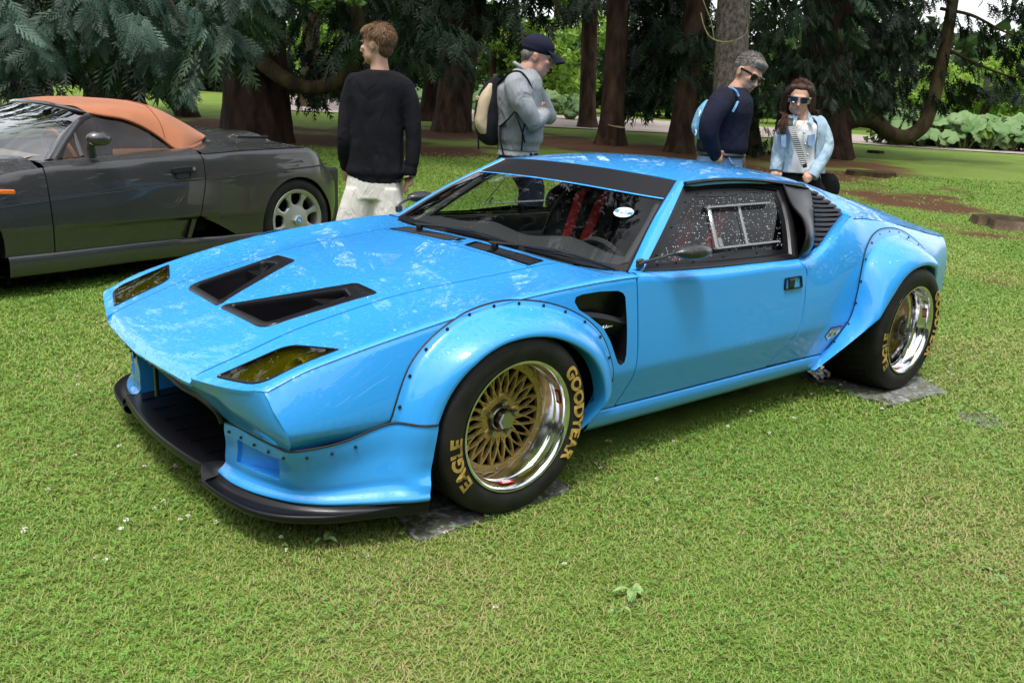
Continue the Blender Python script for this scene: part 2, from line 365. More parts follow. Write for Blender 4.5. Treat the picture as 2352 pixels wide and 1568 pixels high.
mat('lamp_yellow',(.20,.18,.03),.5); mat('lamp_olive',(.13,.15,.03),.5); mat('mould_grey',(.12,.12,.125),.35,metal=.6)
# ================================================================ the blue sports car (x forward, origin under the front axle)
car=tag(empty('sports_car'),'low bright blue wide-bodied sports car with gold lattice wheels parked on the lawn','car')
BP='blue_paint'
zt_=spl([.93,.90,.85,.77,.68,.6,.383,.2,0,-.25,-.43,-.6,-.75],[.447,.466,.487,.517,.548,.575,.627,.664,.692,.718,.735,.739,.739])
cx=[.82,.768,.677,.554,.383,0,-.246,-.45,-.6,-.8,-1.1,-1.46,-1.70,-1.82,-1.90,-1.96,-2.03,-2.13,-2.25,-2.5,-2.8,-3.05,-3.29]
yc_=spl(cx,[.728,.74,.755,.77,.79,.815,.83,.845,.853,.856,.858,.859,.858,.850,.843,.838,.825,.803,.79,.80,.79,.775,.75])
zc_=spl(cx,[.497,.512,.55,.584,.624,.69,.715,.729,.732,.713,.700,.699,.699,.714,.752,.795,.832,.868,.863,.835,.785,.742,.71])
yl_=spl([.80,.73,.43,0,-.6,-1.1,-1.7,-2.1,-2.5,-2.8,-3.05,-3.29],[.78,.80,.835,.860,.872,.877,.880,.885,.885,.875,.855,.80])
pw_=spl([.8,0,-.6,-1.7,-1.9,-2.1,-2.4,-3.3],[1.5,1.6,1.7,1.8,3,4.5,5,4])
ZL=.385
def YS(x,z):
    x=np.asarray(x,float); z=np.asarray(z,float); zc=zc_(x); t=np.clip((zc-z)/(zc-ZL),0,1.6); u=np.clip(t,0,1)
    y=yc_(x)+(yl_(x)-yc_(x))*(1-(1-u)**pw_(x))
    d=z-ZL; low=-.27*(np.sqrt(d*d+.012**2)-d)/2      # tucks in below the lower crease
    k=np.clip((x-.35)/.25,0,1); y=y+low*(1+1.6*k)
    e=np.clip((z-(zc-.02))/.02,0,1.3); y=y-.006*e*e   # eased edge
    return y
def side(U): return np.stack([U[:,0],YS(U[:,0],U[:,1]),U[:,1]],1)
def ZT(x,y):
    z=zt_(x)-.014*(np.asarray(y)/.6)**2+.004
    e=np.clip((np.abs(y)-(yc_(x)-.024))/.024,0,1.3); return z-.008*e*e
def zfix(x,y):  # meet the crease exactly
    k=np.clip((np.abs(y)-.5)/np.maximum(yc_(x)-.5,.05),0,1); return ZT(x,y)+(zc_(x)-ZT(x,yc_(x)))*k**2
def topf(U): return np.stack([U[:,0],U[:,1],zfix(U[:,0],U[:,1])],1)
def topf_lip(U):  # bonnet with the front edge rolled down
    V=topf(U); xf=fe_(np.abs(U[:,1])); e=np.clip((U[:,0]-(xf-.03))/.03,0,1); V[:,2]-=.018*e**2; return V
fe_=spl([0,.19,.30,.387,.44,.52,.58,.64,.70,.725],[.897,.888,.880,.872,.864,.845,.832,.818,.800,.786])   # front edge in plan
sy_=spl([.88,.75,.6,.45,.26,.07,-.07,-.38],[.420,.438,.447,.447,.456,.470,.490,.513])                 # bonnet shut line in plan
g=.0035
xs=np.linspace(.862,-.372,40)
# NACA-style bonnet ducts: outer frame, opening
DUO=rounded([(.612,.004),(.602,.345),(.203,.392),(.198,.242)],[.03,.05,.02,.02]); DUI=rounded([(.585,.045),(.573,.318),(.285,.350),(.262,.268)],[.02,.03,.02,.015])
fy=np.linspace(-.418,.418,31)
out=[(fe_(abs(y)),y) for y in fy]+[(x,sy_(x)-g) for x in xs]+[(x,-sy_(x)+g) for x in xs[::-1]]
m=pset(); V,F,N=hf(out,[DUO,(DUO*[1,-1])[::-1]],topf_lip,.03,extra=[(fe_(abs(y))-q,y) for y in fy for q in(.008,.018,.028)]); panel(m,V,F,N)
bonnet=pbuild(m,'hood',BP,car)
for s in (1,-1):
    D=[(DUO,0.0015),(DUO*.985+DUO.mean(0)*.015,.0045),(DUI*1.02-DUI.mean(0)*.02,.0045),(DUI,.001)]
    G=[]
    for P,dz in D:
        V=topf(P*[1,1]); V[:,2]+=dz; G.append(V)
    fl=DUI*[1,.92]+[0,.012]; V=topf(fl); dep=np.clip((DUI[:,0]-.26)/.3,0,1); V[:,2]-=.02+.11*dep**.8; mid=topf(DUI); mid[:,2]-=.012; G+= [mid,V]
    G=np.array(G)*[1,s,1]; mb=MB().grid(G,True,flip=(s>0))
    c=G[-1].mean(0); k=mb.n; mb.add(np.concatenate([G[-1],[c]]),[((i+1)%len(DUI),i,len(DUI)) if s>0 else (i,(i+1)%len(DUI),len(DUI)) for i in range(len(DUI))])
    dv=np.array([(.56,.17),(.45,.215),(.34,.27),(.285,.31)]); rib=np.stack([dv[:,0],dv[:,1]*s,zt_(dv[:,0])-.055+np.array([0,.01,.03,.045])],1); mb.tube(cr(rib,12),.004,6)
    mb.build('bonnet_duct','satin_black',bonnet,sharp=50)
# cowl panel with the two slatted air vents
wb_=spl([0,.2,.45,.62,.70,.776],[-.532,-.531,-.535,-.556,-.578,-.627])    # windscreen base in plan
VN=[(-.405,.062),(-.492,.030),(-.489,.468),(-.388,.492)]
VNr=rounded(VN,.012)
cy=np.linspace(-.508,.508,21)
out=[(-.378,y) for y in cy]+[(wb_(abs(y))+.004,y) for y in cy[::-1]]
m=pset(); V,F,N=hf(out,[VNr,(VNr*[1,-1])[::-1]],topf,.03); panel(m,V,F,N); cowl=pbuild(m,'cowl_panel',BP,car)
for s in(1,-1):
    mb=MB(); fl=topf(VNr*[1,s]); fl[:,2]-=.02; mb.add(fl,[tuple(range(len(VNr)))])
    rim0=topf(VNr*[1,s]); rim0[:,2]+=.002; rim1=topf((VNr*.96+VNr.mean(0)*.04)*[1,s]); rim1[:,2]+=.003; rim2=rim1.copy(); rim2[:,2]-=.02
    mb.grid(np.array([rim0,rim1,rim2]),True,flip=s<0); vent=mb.build('cowl_vent','satin_black',cowl,sharp=40)
    mb=MB()
    for a,b in ((.05,.335),(.375,.62),(.66,.955)):
        for q in np.linspace(a,b,11):
            p0=np.array([-.410,.062+(.492-.062)*q*1.0]); p1=np.array([-.488,.036+(.468-.036)*q])
            p=topf(np.array([p0,p1])*[1,s]); p[:,2]-=.003
            mb.tube(p,.0042,4,caps=False)
    q=mb.build('vent_slats','satin_black',cowl); q['kind']='stuff'
MB().ell((-.42,0,.752),(.022,.012,.008)).build('washer_jet','satin_black',cowl)
# ---- front fenders: top with headlamp opening, side with the vent opening
HL=rounded([(.820,.497),(.772,.690),(.532,.722),(.596,.529)],[.012,.05,.012,.05])
HLm=HL*.96+HL.mean(0)*.04
ap0=(-.60,.852)
fx=np.linspace(.80,-.60,46)
wy=np.linspace(.512,.770,10)
top_out=[(fe_(y),y) for y in np.linspace(.425,.722,12)]+[(.775,.737)]+[(x,yc_(x)) for x in np.linspace(.768,-.598,46)]+[(-.60,.80)]+[(wb_(y)+.004,y) for y in wy[::-1]]+[(-.376,.517)]+[(x,sy_(x)+g) for x in xs[::-1]]
FO=np.array([(.43,.382),(.402,.455),(.351,.545),(.266,.618),(.175,.662),(.05,.694),(-.09,.694),(-.199,.672),(-.30,.632),(-.368,.590),(-.42,.54),(-.462,.466),(-.485,.403),(-.487,.315),(-.462,.238),(-.41,.175)])  # flare edge on the body
FI=np.array([(.313,.380),(.275,.465),(.205,.545),(.105,.594),(0,.606),(-.09,.597),(-.20,.560),(-.312,.486),(-.372,.390),(-.385,.30),(-.352,.232),(-.29,.175)])                                                   # flare lip
SVo=np.array([(-.296,.67),(-.303,.686),(-.333,.693),(-.414,.696),(-.498,.691),(-.523,.681),(-.535,.665),(-.544,.593),(-.549,.546),(-.551,.499),(-.552,.451),(-.545,.424),(-.528,.415),(-.511,.424),(-.497,.45),(-.466,.512),(-.428,.566),(-.358,.616),(-.314,.642)])
hole_arch=np.concatenate([FO[:-1]*.86+np.array([-.03,.25])*.14,[(-.40,.2),(.37,.2),(.37,.33)]])
dsx=spl([.76,.719,.632,.537,.425,.364,.297,.262,.238],[-.598,-.594,-.599,-.606,-.612,-.607,-.580,-.562,-.552])   # front door shut line x(z)
sm_=spl([.74,.72,.6,.5,.43,.40],[.335,.332,.338,.357,.384,.392])                                                  # seam above the air dam z(x)
sz=np.linspace(.242,.728,18)
cn0=[(.775,.507),(.765,.46),(.745,.41),(.733,.386),(.722,.345),(.72,.333)]
side_out=cn0+[(x,sm_(x)) for x in np.linspace(.70,.40,10)]+[(.36,.39),(.33,.34),(.33,.20),(-.40,.20),(-.43,.242)]+[(dsx(z)+g,z) for z in sz]+[(x,zc_(x)) for x in np.linspace(-.59,.765,50)]
ez=[(x,ZL+q) for x in np.arange(-.58,.72,.03) for q in(-.03,-.018,-.008,0,.008,.018,.03)]+[(x,zc_(x)-q) for x in np.arange(-.58,.74,.025) for q in(.004,.009,.015,.02)]
te=[(x,yc_(x)-q) for x in np.arange(-.58,.76,.025) for q in(.004,.010,.016,.022)]
fm_=pset(); V,F,N=hf(top_out,[HL],topf,.03,extra=te); panel(fm_,V,F,N)
V,F,N=hf(side_out,[SVo,hole_arch],side,.03,extra=ez); panel(fm_,V,F,N,flip=True)
fend=[pbuild(fm_,'front_fender',BP,car,mirror=s<0) for s in(1,-1)]
# headlamps
for s,fd in zip((1,-1),fend):
    def tp(P,dz):
        V=topf(P); V[:,2]+=dz; return V*[1,s,1]
    c=HL.mean(0); bk=MB(); low=tp(HL*.9+c*.1,-.09); low[:,2]=low[:,2].mean()
    bk.grid(np.array([tp(HL,-.004),low]),True,flip=s>0); bk.add(low,[tuple(range(len(HL)))[::(1 if s>0 else -1)]])
    pod=bk.build('headlamp_pod','lamp_olive',car,sharp=30)
    rg=MB().grid(np.array([tp(HL,.0),tp(HL*.995+c*.005,.003),tp(HL*.925+c*.075,.004),tp(HL*.92+c*.08,-.003)]),True,flip=s>0)
    rg.build('cover_border','satin_black',pod)
    k=len(HL); cv=tp(HL*.93+c*.07,.0025); ctr=cv.mean(0); MB().add(np.concatenate([cv,[ctr]]),[(i,(i+1)%k,k) if s>0 else ((i+1)%k,i,k) for i in range(k)]).build('headlamp_cover','yellow_cover',pod)
    lp=MB().lathe([(0,0),(.030,.003),(.042,.010),(.046,.022),(.050,.022),(.05,-.02)],np.zeros(3),'z',24)
    Vv=np.concatenate(lp.V); Rr=frame(0,(.35,0,1),(0,1,0)); Rr=np.stack([np.cross([0,1,0],(.8,0,.5)),[0,1,0],np.array((.8,0,.5))],1); Rr/=np.linalg.norm(Rr,axis=0)
    obj('lamp',Vv@Rr.T+np.array([.615,.615*s,.497]),lp.F,'lamp_olive',pod)
    b=MB()
    for q in(0,1,2): b.tube([(.79-.035*q,(.55+.05*q)*s,.450+.012*q),(.58-.01*q,(.60+.045*q)*s,.505+.008*q)],.006,5)
    b.build('reflector_ribs','lamp_olive',pod)
    b=MB()
    for i in range(0,k,4):
        p=tp((HL*.96+c*.04)[i:i+1],.006)[0]; b.ell(p,(.004,.004,.002),6,4)
    q=b.build('cover_screws','nut_metal',pod); q['kind']='stuff'
# side vent insert with the chrome script
for s,fd in zip((1,-1),fend):
    cS=SVo.mean(0)
    def sp(P,dy): V=side(P); V[:,1]+=dy; return V*[1,s,1]
    mb=MB(); sh=SVo*.94+cS*.06
    dp=np.where(SVo[:,1]>.6,.035,.075)
    a0=sp(SVo,0.0); a1=sp(SVo*.985+cS*.015,-.012); a2=sp(sh,0); a2[:,1]-=s*dp
    mb.grid(np.array([a0,a1,a2]),True,flip=s<0); mb.add(a2,[tuple(range(len(SVo)))[::(-1 if s<0 else 1)]])
    shelf=cr([(-.318,.628),(-.42,.612),(-.545,.578)],12); G=np.array([sp(shelf,-.055),sp(shelf+[0,.004],-.016),sp(shelf-[0,.012],-.006),sp(shelf-[0,.07],-.050)]); mb.grid(G,flip=s<0)
    ins=mb.build('fender_vent','satin_black',fd,sharp=45)
    # flowing script: one chrome stroke
    T="0,0 .3,.6 .9,.75 .7,.2 .35,.25 .8,.7 1.1,1.5 .95,.2 1.4,.35 1.7,.75 1.5,.2 2,.2 2.4,1.3 2.3,.3 2.7,.2 3,.7 3.3,.6 3.1,.2 3.5,.3 3.7,.7 3.8,.2 4,.65 4.15,.2 4.3,.65 4.5,.2 4.8,.6 5,.25 5.2,.2 5.4,.75 5.6,.35 5.7,.2 6,.7 6.2,.3 6,.2 6.3,.6 6.7,1.4 6.2,1.55 2.2,1.25".split()
    T=np.array([tuple(map(float,q.split(','))) for q in T]); P=np.stack([-.440-T[:,0]*.0155,.552+T[:,1]*.0165+T[:,0]*.0012],1)
    V=sp(cr(P,150),0); V[:,1]=s*(np.abs(V[:,1])-.022); MB().tube(V,.0016,5).build('script_badge','chrome',fd)
# ---- flares
def flare(FOp,FIp,ylip,n=60,body=YS,ins=.035):
    A=cr(FOp,n); B=cr(FIp,n); ya=body(A[:,0],A[:,1]); yb=ylip(B[:,0],B[:,1]) if callable(ylip) else np.full(n,ylip)
    P=lambda X,y:np.stack([X[:,0],y,X[:,1]],1); mixv=lambda t:A+(B-A)*t
    ends=np.minimum(1,np.minimum(np.arange(n),np.arange(n)[::-1])/7.)[:,None]*0+1
    rows=[P(A,ya-.006),P(A,ya+.004),P(mixv(.05),ya+.006),P(mixv(.17),ya+.008+.04*(yb-ya)),P(mixv(.30),ya+(yb-ya)*.30+.006),P(mixv(.48),ya+(yb-ya)*.66),P(mixv(.68),ya+(yb-ya)*.90),P(mixv(.86),ya+(yb-ya)*1.0),P(mixv(.97),yb+.001),P(mixv(1.0),yb-.003),P(mixv(1.012),yb-.014),P(B*1.0+(B-A)*.015,yb-.06)]
    A0=np.array(rows); d=np.linalg.norm(np.diff(A0,axis=0),axis=2).mean(1); s=np.concatenate([[0],np.cumsum(d)]); q=np.unique(np.concatenate([np.linspace(0,s[-1],26),s]))
    out=np.empty((len(q),n,3))
    for j in range(n):
        for k in range(3): out[:,j,k]=spl(s,A0[:,j,k])(q)
    return out,A,ya,B
FLF,A,ya,B=flare(FO,FI,lambda x,z:np.where(z<.3,.93-.6*(.3-z),.942-.02*np.clip((x-.2)/.1,0,1)))
RO=np.array([(-1.930,.172),(-2.013,.264),(-2.075,.345),(-2.121,.42),(-2.142,.524),(-2.155,.64),(-2.185,.722),(-2.25,.772),(-2.34,.802),(-2.48,.808),(-2.60,.792),(-2.70,.758),(-2.79,.715),(-2.87,.66),(-2.91,.59),(-2.93,.50),(-2.94,.42)])
RI=np.array([(-1.905,.168),(-2.03,.285),(-2.135,.40),(-2.20,.47),(-2.262,.53),(-2.32,.585),(-2.39,.622),(-2.48,.642),(-2.57,.643),(-2.66,.622),(-2.735,.575),(-2.775,.51),(-2.79,.44),(-2.79,.40)])
FLR,AR,yaR,BR=flare(RO,RI,lambda x,z:np.where(z<.42,1.012-.60*(.42-z),1.012)-.05*np.clip((-2.66-x)/.13,0,1))
def rivets(A,ya,idx,s,par):
    mb=MB()
    for i in idx:
        p=np.array([A[i][0],ya[i]+.010,A[i][1]]); mb.ell(p*[1,s,1],(.006,.0045,.006),8,5)
    q=mb.build('flare_screws','screw_metal',par); q['kind']='stuff'
for s in(1,-1):
    for G,A_,B_,ya_,ids,nm in((FLF,A,B,ya,range(2,58,4),'front_flare'),(FLR,AR,BR,yaR,range(2,56,4),'rear_flare')):
        o=MB().grid(G*[1,s,1],flip=s<0).build(nm,BP,car,sharp=60); k=A_+(B_-A_)*.10; rivets(k,ya_,ids,s,o)
        sl_=MB().tube(np.stack([A_[:,0],(ya_+.002)*s,A_[:,1]],1),.0035,5); sl_.build('flare_seal','rubber_black',o)
# ---- doors
drx=spl([.70,.69,.588,.485,.40,.388,.32,.274,.236],[-1.668,-1.684,-1.703,-1.702,-1.680,-1.671,-1.608,-1.556,-1.520])
dz=np.linspace(.242,.697,18)
door_out=[(dsx(z)-g,z) for z in np.linspace(.727,.244,20)]+[(x,.243-.002*abs(x+.56)) for x in np.linspace(-.57,-1.52,14)]+[(drx(z)+g,z) for z in dz]+[(x,zc_(x)) for x in np.linspace(-1.66,-.606,30)]
ez=[(x,ZL+q) for x in np.arange(-.62,-1.68,-.04) for q in(-.03,-.018,-.008,0,.008,.018,.03)]+[(x,zc_(x)-q) for x in np.arange(-.62,-1.66,-.03) for q in(.004,.009,.015,.02)]
V0,F0,N0=hf(door_out,[],side,.03,extra=ez)
BX=np.linspace(-.604,-1.664,34); bz_=spl([-.60,-.70,-.85,-1.02,-1.36,-1.70,-1.75],[.742,.735,.727,.722,.717,.712,.712]); by_=lambda x:.803
BELT=np.stack([BX,np.full(34,.803),bz_(BX)],1); CRS=np.stack([BX,YS(BX,zc_(BX)),zc_(BX)],1)
md=CRS*.72+BELT*.28; md[:,2]+=.006
shelfG=loft([CRS,md,BELT],34,7)
doors=[]
for s in(1,-1):
    m=pset(); panel(m,V0,F0,N0,flip=True); pgrid(m,shelfG,flip=False); doors.append(pbuild(m,'door',BP,car,mirror=s<0))
    d=doors[-1]; hx0,hx1,hz0,hz1=-1.535,-1.672,.592,.645; yb=.8795*s
    mb=MB(); P=rounded([(hx0,hz0+.001),(hx0-.0,hz1),(hx1+.012,hz1+.002),(hx1,hz0+.002)],.008); P2=P*.86+P.mean(0)*.14
    y0=YS(P[:,0],P[:,1]); L3=lambda Q,dy:np.stack([Q[:,0],(y0+dy)*s,Q[:,1]],1)
    mb.grid(np.array([L3(P,-.002),L3(P,.007),L3(P2,.007),L3(P2,-.022)]),True,flip=s<0); mb.add(L3(P2,-.022),[tuple(range(len(P)))])
    mb.build('handle_frame','satin_black',d,sharp=40)
    MB().box((-1.588,.866*s,.618),(.042,.016,.040),bev=.003).build('handle','screw_metal',d)
# ---- rear quarters with the sail panel
rq_out=[(drx(z)-g,z) for z in np.linspace(.697,.244,18)]+[(-1.9,.238),(-2.02,.236),(-2.60,.236),(-3.0,.36),(-3.27,.40),(-3.29,.55)]+[(x,zc_(x)) for x in np.linspace(-3.29,-1.67,60)]
RH=np.concatenate([RO[1:-1]*.80+np.array([-2.47,.35])*.20,[(-2.85,.2),(-2.0,.2)]])
ez=[(x,ZL+q) for x in np.arange(-1.70,-3.2,-.04) for q in(-.03,-.018,-.008,0,.008,.018,.03)]+[(x,zc_(x)-q) for x in np.arange(-1.7,-3.28,-.03) for q in(.004,.009,.015,.022,.032,.045)]
V1,F1,N1=hf(rq_out,[RH],side,.03,extra=ez)
yw=lambda z:.80-.74*(np.asarray(z)-.73)
LR=np.array([(-1.668,.803,.713),(-1.75,.803,.714),(-1.82,.797,.727),(-1.905,.781,.751),(-2.03,.748,.800),(-2.12,.724,.834),(-2.215,.700,.867)])   # lower rear edge of the louvre panel
KR=np.array([(x,YS(x,zc_(x)),zc_(x)) for x in(-1.668,-1.74,-1.82,-1.90,-1.97,-2.05,-2.14)])
KM=KR*.5+LR*.5; KM[:,2]+=[.004,.004,.006,.008,.008,.006,.004]
SAIL=[[(-2.03,.560,1.022),(-2.03,.59,1.012),(-2.03,.612,.996)],[(-2.10,.555,1.008),(-2.10,.60,.987),(-2.10,.632,.960)],[(-2.21,.550,.986),(-2.205,.62,.948),(-2.195,.672,.905)],[(-2.27,.548,.973),(-2.25,.635,.922),(-2.218,.700,.867)],
 [(-2.30,.548,.966),(-2.265,.66,.905),(-2.195,.75,.868)],[(-2.33,.548,.960),(-2.29,.69,.889),(-2.16,.800,.8675)],[(-2.38,.55,.950),(-2.35,.69,.888),(-2.25,.792,.862)],[(-2.46,.553,.934),(-2.45,.69,.880),(-2.40,.795,.847)],[(-2.6,.565,.905),(-2.6,.70,.857),(-2.6,.798,.818)],[(-2.85,.60,.846),(-2.85,.71,.810),(-2.85,.787,.777)],[(-3.08,.64,.785),(-3.08,.715,.760),(-3.08,.772,.737)],[(-3.29,.68,.732),(-3.29,.72,.722),(-3.29,.75,.71)]]
SG=loft(SAIL,14,40)
quart=[]
for s in(1,-1):
    m=pset(); panel(m,V1,F1,N1,flip=True); pgrid(m,loft([KR,KM,LR],40,9)); pgrid(m,SG,flip=True)
    quart.append(pbuild(m,'rear_quarter',BP,car,mirror=s<0))
# engine cover between the sails, rear panel
RG=np.array([S[0] for S in SAIL]); CE=RG*[1,0,1]+[0,0,.0]; CE[:,2]+=[.018,.012,.0,-.008,-.01,-.012,-.012,-.012,-.01,-.004,0,.0]
G=loft([RG,RG*[1,.5,1]+CE*0+np.stack([0*CE[:,0],0*CE[:,0],(CE[:,2]-RG[:,2])*.75],1),CE],40,9)
m=pset(); pgrid(m,G,flip=False); pgrid(m,G*[1,-1,1],flip=True); pbuild(m,'engine_cover',BP,car)
yb=np.linspace(.75,-.75,21); T0=np.stack([np.full(21,-3.292),yb,.71+.025*(1-(yb/.75)**2)],1); T1=T0.copy(); T1[:,0]-=.012; T1[:,2]-=.05; T2=T0.copy(); T2[:,0]+=.03; T2[:,2]=.52; T3=T2.copy(); T3[:,0]+=.06; T3[:,2]=.36
MB().grid(loft([T0,T1,T2,T3],21,16)).build('rear_panel',BP,car)
# ---- sills
sx=np.linspace(-.42,-1.96,30); sil=lambda z,dy:np.stack([sx,YS(sx,np.full(30,.24))+dy,np.full(30,z)-.004*abs(sx+.4)],1)
SIL=loft([sil(.238,-.004),sil(.236,.003),sil(.21,.006),sil(.18,-.004),sil(.155,-.03),sil(.142,-.075),sil(.142,-.16)],30,16)
for s in(1,-1): MB().grid(SIL*[1,s,1],flip=s>0).build('sill',BP,car,sharp=80)
# ---- roof
rz_=spl([-1.04,-1.1,-1.2,-1.4,-1.7,-2.05,-2.1],[1.059,1.070,1.083,1.097,1.090,1.058,1.052]); re_=spl([-1.0,-1.11,-1.4,-1.8,-2.03,-2.1],[1.018,1.030,1.043,1.030,1.010,1.0])
def roofz(x,y): a=np.abs(y)/.605; return re_(x)+(rz_(x)-re_(x))*(1-a**2.4)
wt_=spl([0,.2,.4,.556],[-1.048,-1.055,-1.078,-1.118])
def rf(U): return np.stack([U[:,0],U[:,1],roofz(U[:,0],U[:,1])],1)
ry=np.linspace(-.556,.556,25)
out=[(wt_(abs(y)),y) for y in ry]+[(-1.125,.600)]+[(x,.605) for x in np.linspace(-1.2,-1.95,14)]+[(-2.03,.600),(-2.035,.56)]+[(-2.035,y) for y in np.linspace(.5,-.5,21)]+[(-2.035,-.56),(-2.03,-.600)]+[(x,-.605) for x in np.linspace(-1.95,-1.2,14)]+[(-1.125,-.600)]
m=pset(); V,F,N=hf(out,[],rf,.035,extra=[(x,k*.605-k*q) for x in np.arange(-1.15,-2.0,-.04) for q in(.008,.018,.03) for k in(1,-1)]); panel(m,V,F,N,rim=.02); roof=pbuild(m,'roof',BP,car)
# ---- windscreen with black sun band, A pillars
WB=np.array([(wb_(abs(y)),y,.741-.004*(y/.776)**2) for y in np.linspace(-.776,.776,33)]); WT=np.array([(wt_(abs(y)),y,1.059-.025*(abs(y)/.556)**2) for y in np.linspace(-.556,.556,33)])
WM=(WB+WT)/2; WM[:,2]+=.012; WM[:,0]+=.008
def wsg(v0,v1,off,ny=33,nv=14,u0=0,u1=1):
    G=loft([WB,WM,WT],ny,81); v=np.linspace(v0,v1,nv)*(len(G)-1); i=np.clip(v.astype(int),0,len(G)-2); f=(v-i)[:,None,None]; H=G[i]*(1-f)+G[i+1]*f
    nrm=np.array([.53,0,.85]); return H+nrm*off
ws=MB().grid(wsg(0.0,.985,0)).build('windscreen','windscreen_glass',car)
MB().grid(wsg(.765,1.0,.003)).build('sun_band','matt_black',ws); MB().grid(wsg(.752,.766,.0035,nv=2)).build('band_stripe',BP,ws)
MB().grid(wsg(-.005,.045,.0025,nv=3)).build('black_border','satin_black',ws)
for s in(1,-1):
    e=cr([WB[-1],WM[-1],WT[-1]],20)*[1,1,1]; k=e+np.array([-.012,.018,.012])
    fo=np.array([(-.655,.822,.744),(-.88,.722,.888),(-1.118,.603,1.030)]); fo=cr(fo,20)
    e2=e.copy(); e2[:,1]+=.002; mid=e*.5+fo*.5; mid+=[.0,.010,.008]
    lowr=np.array([(-.598,.853,.731)])
    G=loft([e,mid,fo],20,7); MB().grid(G*[1,s,1],flip=s<0).build('a_pillar',BP,car)
    MB().tube((e+[.002,.0,.002])*[1,s,1],.0035,5).build('pillar_moulding','mould_grey' if s<0 else 'satin_black',car)
    # little gusset that joins pillar, fender and door
    g0=np.array([WB[-1]+[0,0,0],(-.602,.80,.740),(-.600,.852,.732)]); g1=np.array([WB[-1]+[-.001,0,.002],(-.64,.80,.745),(-.655,.822,.743)]);
    MB().grid(np.array([cr(g0,8),cr(g1,8)])*[1,s,1],flip=s>0).build('pillar_base',BP,car)
# ---- side windows
WO=np.array([(-.655,.739),(-.88,.884),(-1.112,1.026),(-1.25,1.035),(-1.40,1.038),(-1.60,1.032),(-1.815,1.012),(-1.80,.94),(-1.765,.86),(-1.725,.78),(-1.690,.714),(-1.36,.718),(-1.02,.724),(-.85,.729)])
WI=np.array([(-.735,.748),(-.93,.872),(-1.138,.996),(-1.25,1.002),(-1.40,1.004),(-1.60,1.000),(-1.775,.985),(-1.765,.93),(-1.733,.86),(-1.695,.79),(-1.662,.733),(-1.36,.735),(-1.02,.740),(-.88,.744)])
cI=WI.mean(0); WJ=WI+(cI-WI)/np.linalg.norm(cI-WI,axis=1)[:,None]*.035
def dens(P): return densify(P,.04)
tO=np.concatenate([[a+(b-a)*t for t in np.linspace(0,1,5)[:-1]] for a,b in zip(WO,np.roll(WO,-1,0))]); tI=np.concatenate([[a+(b-a)*t for t in np.linspace(0,1,5)[:-1]] for a,b in zip(WI,np.roll(WI,-1,0))]); tJ=np.concatenate([[a+(b-a)*t for t in np.linspace(0,1,5)[:-1]] for a,b in zip(WJ,np.roll(WJ,-1,0))])
wv=lambda P,dy:np.stack([P[:,0],yw(P[:,1])+dy+.012*np.sin(np.clip((P[:,1]-.73)/.3,0,1)*PI),P[:,1]],1)
for s,d in zip((1,-1),doors):
    sm=np.array([1,s,1]); mf=tO*.55+tI*.45
    MB().grid(np.array([wv(tO,-.01),wv(tO,.012),wv(mf,.010),wv(mf,.001),wv(tI*.8+tO*.2,.001),wv(tI,-.014)])*sm,True,flip=s<0).build('window_frame','satin_black',d,sharp=30)
    MB().grid(np.array([wv(tI,-.010),wv(tJ,-.010)])*sm,True,flip=s<0).build('glass_border','satin_black',d)
    k=len(tI); q=wv(tI,-.012)*sm; P2=[tI*(1-f)+cI*f for f in(0,.35,.7)]; Gq=np.array([wv(P,-.012)*sm for P in P2]); mb=MB().grid(Gq,True,flip=s>0); mb.add(np.concatenate([Gq[-1],[Gq[-1].mean(0)]]),[(i,(i+1)%k,k) if s<0 else ((i+1)%k,i,k) for i in range(k)])
    gl=mb.build('side_window','side_glass',d)
    b=MB()
    for i in range(1,k,3): b.ell(wv((tI+tJ)[i:i+1]/2,-.008)[0]*sm,(.005,.003,.005),6,4)
    q=b.build('window_screws','screw_metal',d); q['kind']='stuff'
    # sliding pane rails of clear acrylic
    b=MB(); bar=lambda p,q,wd,th=.008:b.tube(np.array([wv(np.array([p]),.004)[0],wv(np.array([q]),.004)[0]])*sm,wd,4,sq=.35)
    bar((-1.202,.936),(-1.654,.940),.014); bar((-1.147,.785),(-1.600,.787),.014); bar((-1.219,.935),(-1.163,.787),.008); bar((-1.427,.935),(-1.372,.787),.006); bar((-1.20,.822),(-1.195,.79),.010)
    b.build('sliding_pane','plexi',d)
    # drip rail above the window
    rail=np.array([(-1.112,.610,1.030),(-1.25,.606,1.039),(-1.40,.604,1.042),(-1.60,.606,1.036),(-1.815,.612,1.018),(-1.95,.618,1.004),(-2.03,.622,.993)]); MB().tube(cr(rail,40)*sm,[.011]*36+[.009,.008,.006,.003],6,sq=.7).build('drip_rail','satin_black',car)
